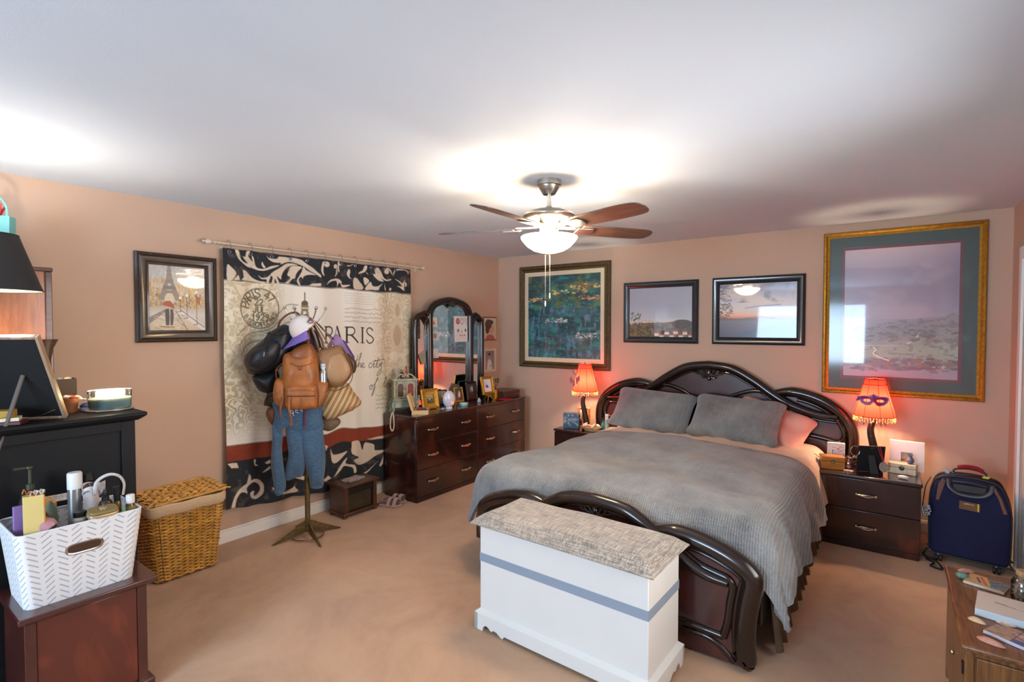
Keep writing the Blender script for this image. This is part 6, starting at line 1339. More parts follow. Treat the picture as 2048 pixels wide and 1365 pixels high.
tag(MB().box(-.025, .025, -.01, .01, 0, .19).build('lilac_carton', mat('carton_lilac', '8a6aa8', .6), None, (-2.755, .488, .70), (0, 0, R(88)), bevel=.002), 'lilac carton standing at the far left of the basket', 'carton')
tag(MB().box(-.04, .04, -.0015, .0015, 0, .09).build('mint_card', mat('card_mint', '8fc8b0', .6), None, (-2.68, .805, .745), (R(-60), R(6), R(84))), 'mint green card lying along the basket right rim', 'card')
tag(MB().box(-.05, .05, -.012, .012, 0, .02).build('red_case', mat('case_red', '9a2430', .4), None, (-2.68, .575, .768), (R(10), 0, R(84)), bevel=.003), 'red case along the front rim of the basket', 'case')
b = MB(); b.tube(spl([(.0, -.05, 0), (-.01, -.04, .05), (0, 0, .075), (0, .04, .06), (0, .06, .02), (0, .055, -.03)], 6), .007, 8, flat=.6)
tag(b.build('clear_loop', mat('clear_plastic', 'c4c0be', .15, coat=.8), None, (-2.81, .785, .86), (0, 0, R(5))), 'clear plastic loop handle arching at the back right of the basket', 'handle')
tag(MB().sheet(16, 10, lambda u, v: (-.04+.08*u, -.02+.05*v, .02*sin(u*7)*cos(v*5)+.02*v), .003).build('crumpled_bag', mat('cellophane', 'b5aaa4', .25, coat=.6), None, (-2.84, .74, .87), (R(30), 0, R(70))), 'crumpled clear plastic bag behind the dropper bottle', 'bag')
tag(MB().box(-.075, .075, -.006, .006, 0, .03).build('woven_pouch', mat('pouch_beige', 'b8a898', .8, var=.3, vscale=60), None, (-2.9, .6, .84), (0, 0, R(84)), bevel=.004), 'beige patterned pouch at the back rim of the basket', 'pouch')
tag(MB().box(-.14, .14, -.095, .095, 0, .2).build('folded_towels', mat('fill_cloth', '8a7a70', .9), None, (-2.8, .655, .51), (0, 0, R(90)), bevel=.02), 'dim folded cloths filling the bottom of the basket', 'cloth')
# ================================================================== small things on the dresser
DT = .786
def stand_frame(name, lab, loc, rz, w, h, fw, fm, pic, tilt=12, bead=None, dep=.014, matm=None, mi=0.):
    """standing photo frame leaning back on its strut; local front = -y"""
    t = thing(name, lab, 'picture frame', loc, rz); a = R(-tilt)
    def put(o): o.rotation_euler = (a, 0, 0); o.location = (0, 0, 0); return o
    b = MB(); moulding(b, w, h, [(0, 0), (0, dep), (fw*.25, dep*1.25), (fw*.7, dep*.8), (fw, dep*.9), (fw, .003)]); b.v = [(x, y, z+h/2) for x, y, z in b.v]; put(b.build('frame', fm, t, ang=30))
    put(MB().box(-w/2+.003, w/2-.003, 0, .004, .003, h-.003).build('back_board', mat('back_black', '0c0b0c', .7), t))
    if bead: b = MB(); beads(b, w, h, fw*.5, -dep, bead[1], bead[1]*2.2); b.v = [(x, y, z+h/2) for x, y, z in b.v]; o = put(b.build('beading', bead[0], t)); o['kind'] = 'stuff'
    if matm: b = MB(); moulding(b, w-2*fw, h-2*fw, [(0, .006), (mi, .006), (mi, .003)]); b.v = [(x, y, z+h/2) for x, y, z in b.v]; put(b.build('mat_board', matm, t))
    o = pic.mesh('photo', lambda X, Y: ((X-.5)*(w-2*fw-2*mi), X*0-.0045, h/2+(.5-Y)*(h-2*fw-2*mi)), print_mat('small_photo', .35, .5), t); put(o)
    s = sin(R(tilt))*h*.62; MB().box(-.015, .015, -.0015, .0015, 0, h*.66).build('strut', mat('back_black', '0c0b0c', .7), t, (0, s+h*.2, 0), (R(math.degrees(math.atan2(h*.2, h*.62))), 0, 0))
    return t
gfr = mat('bright_gold', 'b8862e', .3, .6, var=.2, vscale=60, bump=.3, bscale=200); cfr = mat('chestnut_frame', '3a1c18', .25, coat=.5)
p = Pic(40, 46, '8a8050'); p.vgrad([(0, 'b8a878'), (.45, '9a9060'), (.55, '5c5a34'), (1, '3c3820')]); p.dabs(40, (0, .3, 1, .9), .05, ['4a4628', '6d6a3c', '2e2c1c', '8a7a48'], 71, 1.5); p.ell(.5, .5, .1, .12, 'c8b890')
stand_frame('framed_photo', 'ornate wide gold frame with a dark landscape behind the open wooden box', (-3.655, 3.62, DT), 74, .19, .2, .055, gfr, p, 14, None, .022)
p = Pic(36, 44, '6d6054'); p.vgrad([(0, 'a89a80'), (.5, '6a5a4a'), (1, '3c3630')]); p.ell(.5, .4, .14, .14, 'b88a6c'); p.poly([(.2, 1), (.3, .6), (.7, .6), (.8, 1)], '2e3a58')
stand_frame('framed_photo', 'dark blue photo frame half hidden behind the white sunrise clock', (-3.755, 3.9, DT), 66, .11, .155, .012, mat('frame_navy', '1a2038', .4), p, 16, None, .01)
p = Pic(36, 44, '43302c'); p.ell(.55, .45, .2, .3, 'd8d4d4', .9); p.ell(.5, .22, .1, .08, 'c8a48c'); p.vgrad([(0, '4a3630'), (1, '3a2a28')], 0, .08)
stand_frame('framed_photo', 'small beaded gold frame with a white dressed figure', (-3.75, 4.145, DT), 82, .125, .16, .016, gfr, p, 12, (mat('pearl_gold', 'd8b878', .25, .5), .0062), .01)
p = Pic(44, 54, '3c3230'); p.vgrad([(0, '4a4444'), (1, '3a2a26')]); p.ell(.38, .4, .05, .2, 'b8a49c'); p.ell(.6, .36, .1, .2, 'd8b8b4'); p.ell(.55, .7, .2, .1, '6a3a34')
stand_frame('framed_photo', 'chestnut brown photo frame under the mirror post', (-3.725, 4.33, DT), 84, .16, .205, .024, cfr, p, 10, None, .012)
p = Pic(48, 50, 'dcdbe4'); p.ell(.45, .55, .16, .1, '4a5a9a'); p.ell(.5, .62, .18, .06, '2f4488'); p.ell(.38, .38, .07, .06, '8a90a4', .6); p.ell(.55, .4, .05, .05, 'a8a088', .5)
stand_frame('framed_photo', 'shiny gold frame with white mat and tiny blue picture on an easel', (-3.59, 4.44, DT+.062), 86, .185, .2, .03, gfr, p, 12, None, .02)
t = thing('display_easel', 'small gold display easel carrying the shiny gold frame', 'easel', (-3.585, 4.44, DT), 86)
for x in (-.045, .045): MB().tube(spl([(x, -.03, 0), (x*.5, -.018, .04), (x*.25, -.005, .075)], 4), .006, 8).build('easel_leg', gfr, t)
MB().tube([(0, .07, 0), (0, .0, .075)], .005, 8).build('rear_leg', gfr, t); MB().tube(spl([(-.07, -.03, .066), (-.03, -.035, .056), (0, -.037, .064), (.03, -.035, .056), (.07, -.03, .066)], 5), .006, 8).build('ledge', gfr, t); MB().lathe([(0, .0), (.018, .008), (.012, .02), (0, .024)], 10, c=(0, -.03, .034)).build('boss', gfr, t)
# sunrise clock
t = thing('sunrise_clock', 'white egg shaped sunrise alarm clock with orange digits on the dresser', 'clock', (-3.53, 3.75, DT), 62)
MB().lathe([(0, 0), (.034, 0), (.036, .006), (.03, .014), (0, .02)], 24).build('base', mat('clock_white', 'd8d6dc', .35), t)
MB().ball((0, 0, .092), .084, 28, 16, (.74, .42, 1)).build('shell', 'clock_white', t); MB().ball((0, -.012, .092), .078, 28, 14, (.74, .36, 1)).build('front_dome', mat('clock_face', 'cfccd6', .2, coat=.6), t)
for i, ch in enumerate('78'):
    b = MB()
    for st in GL[ch]: b.tube([(.008+i*.019+u*.013, -.0395+.0011*i, .07-v*.024) for u, v in st], .0013, 4)
    b.build('digit', mat('digit_orange', 'f07838', .4, emit='f06428', est=2.5), t)
MB().tube(spl([(.02, .02, .006), (-.03, .05, .004), (-.07, .02, .004), (-.05, -.02, .004), (-.09, -.01, .004), (-.12, .03, .004)], 6), .0025, 6).build('cord', 'clock_white', t)
# open wooden box
def open_box():
    t = thing('wooden_box', 'open pale wooden box with its lid raised at the dresser corner', 'box', (-3.545, 3.385, DT), 131); m = wood('pine', 'c8a06c', 'dcb986', .6, axis=0, scale=5, coat=0)
    for q in ((-.085, .085, -.075, -.068), (-.085, .085, .068, .075), (-.085, -.078, -.068, .068), (.078, .085, -.068, .068)): MB().box(*q, 0, .04).build('box_side', m, t)
    MB().box(-.078, .078, -.068, .068, 0, .006).build('box_floor', m, t)
    ld = bpy.data.objects.new('lid', None); COL.objects.link(ld); ld.parent = t; ld.location = (0, .075, .04); ld.rotation_euler = (R(74), 0, 0)
    MB().box(-.085, .085, 0, .15, -.006, 0).build('lid_board', m, ld)
    for q in ((-.085, .085, 0, .007), (-.085, .085, .143, .15), (-.085, -.078, .007, .143), (.078, .085, .007, .143)): MB().box(*q, 0, .016).build('lid_edge', m, ld)
    MB().box(-.006, .006, -.078, -.075, .018, .034).build('clasp', mat('clasp_black', '201c1a', .4), t)
    for i, (c, x, y, r) in enumerate((('9a1a22', -.02, 0, .034), ('a8242c', .04, .01, .03), ('2c3a5c', -.07, -.02, .022), ('3a4c74', .02, -.035, .018), ('6d7a94', .08, -.02, .018))):
        o = MB().ball((0, 0, 0), r, 12, 7, (1.1, .9, .7)).build('bauble', mat('bauble_%d' % i, c, .25, coat=.6)); o.parent = None; o.location = (Matrix.Rotation(R(131), 4, 'Z') @ Vector((x*.7, y, 0)))+Vector((-3.545, 3.385, DT+.034)); tag(o, ('large red', 'smaller red', 'dark blue', 'slate blue', 'pale blue')[i]+' bauble lying in the open pale box', 'bauble', 'baubles in the pale box')
open_box()
# jewellery cabinet with arched doors
def jewel():
    t = thing('jewellery_cabinet', 'pale green antique jewellery cabinet with two arched doors at the dresser end', 'cabinet', (-3.765, 3.375, DT), 62); m = mat('celadon_paint', '9aa594', .55, var=.25, vscale=25); m2 = mat('celadon_pale', 'b9b49c', .5, var=.2, vscale=30)
    for x in (-.105, .105):
        for y in (-.06, .06): MB().tube(spl([(x, y, .1), (x*1.16, y*1.16, .07), (x*1.05, y*1.05, .03), (x*1.2, y*1.2, .0)], 4), [.016-.0006*i for i in range(13)], 8).build('leg', m, t)
    MB().box(-.11, .11, -.07, .07, .045, .115).build('lower_case', m, t, bevel=.006); MB().box(-.12, .12, -.08, .08, .115, .125).build('waist', m2, t, bevel=.004)
    MB().box(-.105, .105, -.06, .065, .125, .3).build('case', m, t, bevel=.003); MB().box(-.12, .12, -.078, .075, .3, .315).build('cornice', m2, t, bevel=.005)
    for s in (-1, 1):
        MB().tube([(s*.103, -.066, .128), (s*.103, -.066, .298)], .009, 8).build('column', m2, t)
        ar = [(-.034, .0), (.034, .0), (.034, .1)]+[(.034*cos(pi*i/8), .1+.034*sin(pi*i/8)) for i in range(1, 9)]
        d = MB().tube([(s*.048+x, -.066, .145+z) for x, z in ar], .0075, 8, closed=True).build('door', m2, t); MB().prism([(s*.048+x, .145+z) for x, z in ar], -.063, -.061).build('pane', mat('pane_red' if s > 0 else 'pane_brown', '8a2a24' if s > 0 else '5a4030', .15, coat=.8), d)
    b = MB()
    for s in (-1, 1): b.tube(spl([(s*.1, -.06, .315), (s*.07, -.06, .345), (s*.035, -.06, .36), (s*.02, -.06, .345), (s*.032, -.06, .335)], 5), .007, 8)
    b.build('pediment', m2, t); MB().ball((0, -.06, .355), .012, 10, 7, (1, 1, 1.5)).build('finial', m2, t)
    MB().ball((0, -.07, .225), .012, 10, 6).build('rosette', mat('rose_pink', 'b87a74', .6), t)
    b = MB()
    for i in range(26): b.ball((.1+.008*sin(i*.5), -.085, .29-i*.009), .0048, 6, 4)
    b.build('hanging_beads', mat('bead_silver', 'a39a84', .3, .5), t)['kind'] = 'stuff'
jewel()
bottle('perfume_bottle', 'dark blue perfume bottle on top of the jewellery cabinet', [(0, 0), (.016, 0), (.017, .05), (.008, .06)], mat('cobalt_glass', '141c34', .15, coat=.8), [(.009, .058), (.011, .08), (0, .084)], mat('cap_gold', 'b88a3a', .3, .8), (-3.775, 3.36, DT+.315))
bottle('perfume_bottle', 'amber perfume bottle with red tip on the jewellery cabinet', [(0, 0), (.013, 0), (.013, .06), (.007, .075)], mat('amber_bright', '9a5a1c', .15, coat=.8), [(.008, .072), (.008, .115), (0, .12)], mat('tip_red', 'b8302c', .4), (-3.76, 3.405, DT+.315))
bottle('nail_bottle', 'small black polish bottle at the right on the jewellery cabinet', [(0, 0), (.014, 0), (.014, .03), (.006, .036)], mat('polish_black', '18161c', .15, coat=.8), [(.007, .034), (.007, .085), (0, .088)], bkc, (-3.745, 3.45, DT+.315))
b = MB()
for i in range(9): b.tube(spl([(0, 0, 0), (.006*(i-4)*.5, 0, .05), (.02*(i-4)*.5+.02, .01*(i % 3), .1+.008*(i % 4))], 4), [.001, .003, .005, .006, .007, .007, .006, .004, .001], 5, flat=.4)
tag(b.build('white_plume', mat('plume_white', 'd0ccc4', .9), None, (-3.815, 3.33, DT+.315), (0, 0, R(60))), 'white feather plume standing on the jewellery cabinet', 'feather')
b = MB(); pts = spl([(0, 0, .0), (-.004, -.012, -.06), (0, -.016, -.13), (.01, -.004, -.16), (.016, .01, -.13), (.012, .014, -.06), (.008, .01, .0)], 8)
for q in pts: b.ball(q, .0062, 6, 4)
tag(b.build('pearl_necklace', mat('pearl_cream', 'cdb8a4', .3, coat=.4), None, (-3.735, 3.2, DT+.005)), 'cream pearl strand hanging down the end of the dresser', 'necklace')
t = thing('trinket_tin', 'round turquoise tin with a pale lid on the dresser front', 'tin', (-3.545, 3.985, DT)); MB().lathe([(0, 0), (.042, 0), (.044, .003), (.044, .018), (0, .018)], 28).build('tin_base', mat('tin_turquoise', '6fb8b4', .35), t); MB().lathe([(.045, .018), (.0455, .026), (.042, .03), (0, .031)], 28).build('tin_lid', mat('tin_lid_pale', 'c4cfce', .4), t)
tag(MB().lathe([(0, 0), (.018, .002), (.022, .014), (.019, .03), (.01, .046), (0, .054)], 9).build('crystal_egg', mat('crystal', 'd8dade', .05, trans=.6, coat=1.), None, (-3.55, 4.235, DT), smooth=False), 'clear faceted crystal egg on the dresser front edge', 'ornament')
tag(MB().box(-.06, .06, -.006, .006, 0, .21).build('leaning_plaque', mat('plaque_green', '5a5230', .45, c2='3a2f20', vscale=14), None, (-3.775, 4.05, DT), (R(-16), R(14), R(60)), bevel=.003), 'green gold plaque leaning against the mirror glass', 'plaque')
t = thing('album_box', 'stack of flat brown wooden album boxes at the far end of the dresser', 'box', (-3.63, 4.765, DT), 88)
for i, (w, z0, z1) in enumerate(((.29, 0, .026), (.285, .027, .052), (.295, .053, .082))): MB().box(-w/2, w/2, -.13, .12, z0, z1).build('album', wood('album_wood', '3d1f17', '5c3223', .35, axis=0), t, bevel=.004)
MB().box(-.11, .11, -.095, .09, .082, .084).build('inlay', mat('inlay_tan', '7a5c48', .5), t)
tag(MB().sheet(16, 10, lambda u, v: (-.09+.18*u, -.04+.08*v, .006+.005*sin(u*8+v*4)), .004).build('red_cloth', mat('satin_red', 'b81c22', .4), None, (-3.47, 4.56, DT), (0, 0, R(70))), 'bright red satin cloth in front of the album boxes', 'cloth')
tag(MB().box(-.07, .07, -.05, .05, 0, .05).build('dark_case', mat('case_black', '17120f', .5), None, (-3.72, 4.57, DT), (0, 0, R(85)), bevel=.004), 'small black case behind the display easel', 'case')
t = thing('dried_flowers', 'dried brown flowers in a gold vase behind the gold frame', 'flowers', (-3.62, 4.6, DT)); MB().lathe([(0, 0), (.028, 0), (.034, .03), (.03, .07), (.018, .1), (.024, .115)], 16).build('vase', gfr, t)
for i in range(9):
    a = i*.7; MB().tube([(0, 0, .1), (.02*cos(a), .02*sin(a), .15), (.04*cos(a), .045*sin(a), .185+.012*(i % 3))], .0015, 5).ball((.04*cos(a), .045*sin(a), .19+.012*(i % 3)), .011, 8, 5, (1, 1, 1.3)).build('flower', mat('flower_brown%d' % (i % 2), ('5c3d2c', '8a6a30')[i % 2], .8), t)
# notes and cards tucked into the mirror
def card(name, lab, y0, y1, z0, z1, pic, rx=0., x=-3.807):
    o = pic.mesh(name, lambda X, Y: ((X-.5)*(y1-y0), .004*np.sin(X*3)-.006*Y*Y, (.5-Y)*(z1-z0)), print_mat('paper_print', .8)); o.location = (x, (y0+y1)/2, (z0+z1)/2); o.rotation_euler = (0, R(rx), R(90)); q = o.modifiers.new('t', 'SOLIDIFY'); q.thickness = .0008; return tag(o, lab, 'card')
p = Pic(60, 76, 'dcd9d6'); p.ell(.28, .2, .15, .12, 'a83440'); p.ell(.28, .2, .1, .08, 'd8a0a4', .5); p.line([(.52, .1), (.68, .1), (.68, .3), (.52, .3), (.52, .1)], .02, '4a4a4a'); p.line([(.78, .08), (.9, .14), (.8, .2), (.92, .3)], .02, '5a5a5a'); p.ell(.3, .56, .09, .07, '7a8a84'); p.ell(.58, .6, .04, .06, 'c8a85a'); p.ell(.84, .55, .05, .06, '4a4040'); [p.ell(.45+.16*i, .75, .05, .035, '8a8080') for i in range(3)]; p.line([(.4, .84), (.85, .84)], .012, 'a8a4a4')
card('paper_note', 'white paper sheet with red emblem and icons stuck on the mirror', 4.13, 4.345, 1.43, 1.71, p)
p = Pic(40, 44, 'd6d0cc'); p.poly([(.3, .7), (.5, .2), (.7, .7)], 'b8685a'); p.line([(.2, .74), (.8, .74)], .04, '9a8078'); card('photo_card', 'white card with a red cone drawing at the mirror top left', 3.78, 3.87, 1.59, 1.69, p)
p = Pic(40, 44, 'd2c8cc'); p.ell(.5, .5, .3, .28, '9a8f74'); p.ell(.45, .42, .16, .14, '7a9a6a'); card('photo_card', 'white card with a green scene below the cone card', 3.795, 3.885, 1.45, 1.55, p, -8)
p = Pic(40, 40, 'c8ccd4'); p.ell(.55, .55, .2, .2, 'd8d0a0'); p.dabs(14, (.1, .1, .9, .9), .08, ['a8b4c8', 'd8d4d8'], 81, 1.2); card('photo_card', 'pale blue flower card low on the centre mirror', 3.795, 3.885, 1.27, 1.37, p)
p = Pic(50, 40, '9c958a'); p.line([(.12, .3), (.88, .3)], .05, '837c70'); p.line([(.12, .5), (.8, .5)], .05, '837c70'); p.line([(.03, 0), (.03, 1)], .06, '55604c'); card('greeting_card', 'grey folded card tilted on the left mirror wing', 3.62, 3.745, 1.23, 1.345, p, -24)
b = MB()
for i in range(22): b.tube([(.006*cos(2*pi*k/8)+.02*sin(i*.5), .0, -i*.012+.006*sin(2*pi*k/8)) if i % 2 else (.02*sin(i*.5), .006*cos(2*pi*k/8), -i*.012+.006*sin(2*pi*k/8)) for k in range(8)], .0012, 4, closed=True)
tag(b.build('gold_chain', mat('chain_gold', 'b89048', .25, 1.), None, (-3.76, 3.675, 1.735), (0, 0, R(90))), 'gold link chain hanging over the left mirror arch', 'chain', kind='stuff')
# ================================================================== on the nightstand beside the suitcase
NT = .531
def lidded(name, lab, loc, rz, w, d, h, m, clasp, split=.6):
    t = thing(name, lab, 'box', loc, rz); MB().box(-w/2, w/2, -d/2, d/2, 0, h*split-.001).build('box_base', m, t, bevel=.003); MB().box(-w/2, w/2, -d/2, d/2, h*split, h).build('lid', m, t, bevel=.004); clasp(t, -d/2, h*split); return t
def cl1(t, y, z): MB().box(-.012, .012, y-.003, y, z-.012, z+.014).ball((0, y-.004, z-.004), .005, 8, 5).build('clasp', 'pull_metal', t)
def cl2(t, y, z): MB().lathe([(0, 0), (.016, 0), (.017, .003), (.01, .005), (0, .005)], 20).build('clasp', mat('clasp_dark', '4a4038', .4, .6), t, (0, y, z), (R(90), 0, 0))
lidded('keepsake_chest', 'honey coloured wooden box with metal clasp on the right nightstand', (-.362, 4.555, NT), 14, .155, .095, .095, wood('honey_wood', '9a5a1c', 'b87628', .4, axis=0, scale=5), cl1)
lidded('pale_box', 'pale wooden box with dark round clasp before the white frame', (.066, 4.69, NT), -9, .165, .075, .075, wood('ash_wood', 'c0ad8c', 'd8c8aa', .55, axis=2, scale=4), cl2)
p = Pic(44, 60, 'd8ccc4'); p.line([(.08, .06), (.92, .06), (.92, .94), (.08, .94), (.08, .06)], .02, 'b89890', .5); p.dabs(40, (.55, .1, .95, .95), .03, ['b86a70', 'd8a8a8', '8a5a60'], 91, 1.6); p.line([(.3, .4), (.3, .8)], .03, '5a4a4a'); p.ell(.3, .36, .05, .03, '4a3a3c'); p.line([(.45, .35), (.45, .8)], .015, '6a5a5a'); p.line([(.25, .2), (.5, .22)], .02, '8a7a78')
t = thing('card_box', 'white and pink floral card box standing behind the honey box', 'box', (-.345, 4.70, NT), 10); MB().box(-.058, .058, 0, .03, 0, .165).build('carton', mat('carton_cream', 'd8ccc4', .7), t, bevel=.003); p.flat('printed_face', .112, .16, print_mat('paper_print', .8), t, (0, -.0008, .0825))
t = thing('jar_candle', 'small red jar candle in clear glass beside the honey box', 'candle', (-.258, 4.6, NT)); MB().lathe([(0, .002), (.022, .002), (.024, .05), (0, .05)], 20).build('wax', mat('wax_red', 'a81c1c', .4), t); MB().lathe([(.0, 0), (.026, 0), (.028, .01), (.028, .06), (.022, .07), (.022, .076)], 24).build('jar', glass('jar_glass', 'f0e8e8', .03, .6), t); MB().lathe([(.024, .076), (.024, .084), (.014, .09), (.012, .1), (0, .102)], 20).build('lid', glass('lid_glass', 'e4dcd8', .05, 1.2), t); MB().lathe([(.0265, .012), (.0265, .032)], 20, caps=False).build('paper_label', mat('label_pink', 'd0a8a4', .7), t)
tag(MB().lathe([(0, 0), (.034, 0), (.036, .004), (.03, .007), (0, .007)], 20, sy=.6).build('shell_dish', mat('dish_pearl', 'c8bcb0', .3, c2='6a5a54', vscale=40), None, (-.255, 4.53, NT)), 'small pearly dish in front of the red jar candle', 'dish')
t = thing('framed_picture', 'picture frame seen from behind with black back and grey strut by the red lamp', 'picture frame', (-.13, 4.60, NT), 24)
MB().box(-.088, .088, -.004, .004, 0, .2).build('back_board', mat('velvet_black', '0d0c0e', .75), t, rot=(R(10), 0, 0), bevel=.002); MB().prism([(-.02, 0), (.035, 0), (.02, .14), (-.02, .14)], -.002, .002).build('strut', mat('strut_grey', '2a2a2e', .7), t, (0, -.065, 0), (R(-18), 0, 0))
MB().tube([(-.012, -.034, .185), (0, -.036, .178), (.012, -.034, .185)], .0018, 6).build('hanger', 'pull_metal', t); p = Pic(40, 12, '0d0c0e'); p.dabs(8, (.15, .4, .85, .6), .2, ['b8b8bc'], 36, 1.3, .9, 0, 70); p.flat('maker_print', .035, .01, print_mat('paper_print', .8), t, (-.06, -.0075, .03), (R(10), 0, 0))
t = thing('hoop_charm', 'silver hoop with a small heart hanging on the black frame corner', 'charm', (-.215, 4.53, NT+.155), 24); MB().tube([(.03*cos(2*pi*i/28), 0, .036*sin(2*pi*i/28)) for i in range(28)], .0028, 6, closed=True).build('hoop', 'steel', t); MB().ball((-.006, 0, -.048), .01, 8, 6, (1, .5, 1)).ball((.006, 0, -.048), .01, 8, 6, (1, .5, 1)).build('heart', 'steel', t)
t = thing('medallion', 'silver engraved medallion on a red ribbon over the black frame', 'medallion', (-.045, 4.565, NT+.055), 20); MB().lathe([(0, -.003), (.026, -.003), (.028, 0), (.026, .003), (0, .003)], 24, sy=1.35).build('disc', mat('medal_silver', '9a9488', .35, .8, bump=.8, bscale=120), t, rot=(R(82), 0, 0)); MB().tube([(-.004, 0, .036), (-.03, .02, .14)], .0025, 6).build('ribbon', mat('ribbon_red', 'b01c20', .6), t); MB().tube([(.002, 0, .036), (-.018, .02, .145)], .0025, 6).build('ribbon', 'ribbon_red', t)
p = Pic(50, 50, 'a89484'); p.vgrad([(0, 'a89c94'), (.5, 'b89c7c'), (.7, 'd8a050'), (.85, 'c8663c'), (1, '8a3034')]); p.dabs(26, (0, .8, 1, 1), .06, ['8a2a30', 'a83c34', '6a2428'], 93, .6, .9, 90, 10)
t = thing('framed_picture', 'thick white square frame with a small sunset picture on the nightstand', 'picture frame', (.09, 4.80, NT), -2); b = MB(); w, h, k = .205, .215, .062
for q in ((-w/2, -w/2+k, 0, h), (w/2-k, w/2, 0, h)): b.box(q[0], q[1], 0, .034, q[2], q[3])
MB().box(-w/2, -.034, 0, .034, 0, h).build('frame_side', mat('matte_white', 'd8d2d4', .6), t); MB().box(.034, w/2, 0, .034, 0, h).build('frame_side', 'matte_white', t); MB().box(-.034, .034, 0, .034, 0, .066).build('frame_rail', 'matte_white', t); MB().box(-.034, .034, 0, .034, .134, h).build('frame_rail', 'matte_white', t); p.flat('photo', .07, .07, print_mat('small_photo', .35, .5), t, (0, .02, .1))
p = Pic(60, 40, '55607a'); p.dabs(30, (0, .1, 1, .9), .08, ['3a4468', '7a88a8', '8a94b0'], 95, 1.2); p.dabs(6, (.2, .35, .8, .65), .16, ['b0603c'], 96, 1.); pf = [(0, 0), (.014, 0), (.022, .012), (.024, .026), (.018, .042), (.012, .05), (.011, .056), (.018, .064), (.016, .066)]
zz = np.array([z for _, z in pf]); r_ = np.array([r for r, _ in pf]); o = p.mesh('mini_vase', lambda X, Y: (np.interp(.066*(1-Y), zz[1:], r_[1:])*np.cos(2*pi*X), np.interp(.066*(1-Y), zz[1:], r_[1:])*np.sin(2*pi*X), .066*(1-Y)), print_mat('vase_glaze', .3, .5)); o.location = (.108, 4.69, NT+.0765); tag(o, 'miniature blue vase with rust flowers standing on the pale wooden box', 'vase')
tag(MB().ball((0, 0, 0), .03, 16, 8, (1.1, .6, .42)).build('white_stone', mat('stone_white', 'd8cec6', .5), None, (.068, 4.52, NT+.0125), (0, 0, R(-8))), 'smooth white oval stone at the nightstand front edge', 'stone')
bottle('small_bottle', 'tiny dark bottle beside the black frame on the nightstand', [(0, 0), (.012, 0), (.012, .03), (.006, .036)], amb, [(.007, .034), (.007, .05), (0, .051)], bkc, (-.225, 4.64, NT))
# ================================================================== on the corner nightstand
NL = .536
p = Pic(80, 70, '3c5c78'); a = fbm(70, 80, 16, 4, 98, 1.6, .8); p.blend(np.clip((a-.45)*4, 0, 1)*.8, '7fa0b4'); p.blend(np.clip((fbm(70, 80, 9, 3, 99)-.58)*6, 0, 1)*.7, 'b8bca0'); p.blend(np.clip((p.Y-.7)*5, 0, 1)*.8, '1f3c54')
t = thing('blue_tin', 'mottled blue rectangular tin on the corner nightstand', 'tin', (-2.69, 4.70, NL), 26); MB().box(-.082, .082, -.03, .03, 0, .165).build('tin_body', mat('tin_blue', '2c4a64', .3, coat=.4), t, bevel=.006); p.flat('printed_face', .156, .155, print_mat('tin_print', .3, .6), t, (0, -.0306, .082))
p = Pic(30, 24, 'b8b09c'); p.ell(.5, .6, .3, .3, '7a6a54'); t = stand_frame('framed_photo', 'honey wood photo frame behind the blue tin on the corner nightstand', (-2.63, 4.86, NL), 20, .13, .2, .022, 'honey_wood', p, 8)
t = thing('bronze_figurine', 'dark bronze seated figurine beside the corner lamp', 'figurine', (-2.62, 4.74, NL), 20); MB().box(-.025, .025, -.02, .02, 0, .012).build('plinth', 'bronze', t); b = MB(); b.tube(spl([(0, 0, .012), (0, 0, .05), (.004, 0, .09), (0, 0, .115)], 4), [.02, .022, .022, .02, .02, .02, .022, .02, .018, .014, .01, .008, .008], 10); b.tube(spl([(.016, 0, .085), (.03, -.02, .07), (.03, -.03, .055)], 4), .006, 6); b.tube(spl([(-.016, 0, .085), (-.026, -.018, .065), (-.01, -.03, .055)], 4), .006, 6); b.tube(spl([(0, 0, .03), (.02, -.03, .04), (.02, -.034, .014)], 4), .009, 6); b.build('figure', 'bronze', t); MB().ball((0, -.002, .132), .016, 12, 8, (.9, .95, 1.1)).build('head', 'bronze', t)
t = thing('wicker_tray', 'small wicker bowl holding white shells on the corner nightstand', 'bowl', (-2.46, 4.70, NL)); b = MB()
for i in range(7): r = .055+.006*i; b.tube([(r*1.25*cos(2*pi*k/30), r*.8*sin(2*pi*k/30), .005+.007*i+.001*(k % 2)) for k in range(30)], .0042, 5, closed=True)
b.build('woven_side', wood('tray_wicker', 'a8845a', 'c8a878', .6), t)['kind'] = 'stuff'; MB().lathe([(0, .004), (.055, .004)], 24, sx=1.25, sy=.8).build('tray_floor', 'tray_wicker', t)
for i, (x, y, z, a, c) in enumerate(((-.07, 0, .055, 40, 'white pointed'), (-.02, .01, .045, -10, 'cream rounded'), (.03, -.01, .05, 60, 'ivory ribbed'), (.07, .01, .058, -35, 'white long'), (-.05, -.02, .05, 15, 'spotted pale'))):
    b = MB(); b.tube([(-.03, 0, 0), (-.012, 0, .006), (.008, 0, .006), (.034, 0, .014)], [.004, .014, .016, .003], 10, flat=.7); tag(b.build('seashell', mat('shell_%d' % (i % 3), ('e0d6ca', 'd4c4b0', 'cfc6bc')[i % 3], .45, c2='4a3a30' if i == 4 else None, vscale=60), None, (-2.46+x, 4.70+y, NL+z), (0, R(-a*.5), R(a))), c+' seashell in the wicker bowl by the corner lamp', 'shell', 'shells in the wicker bowl')
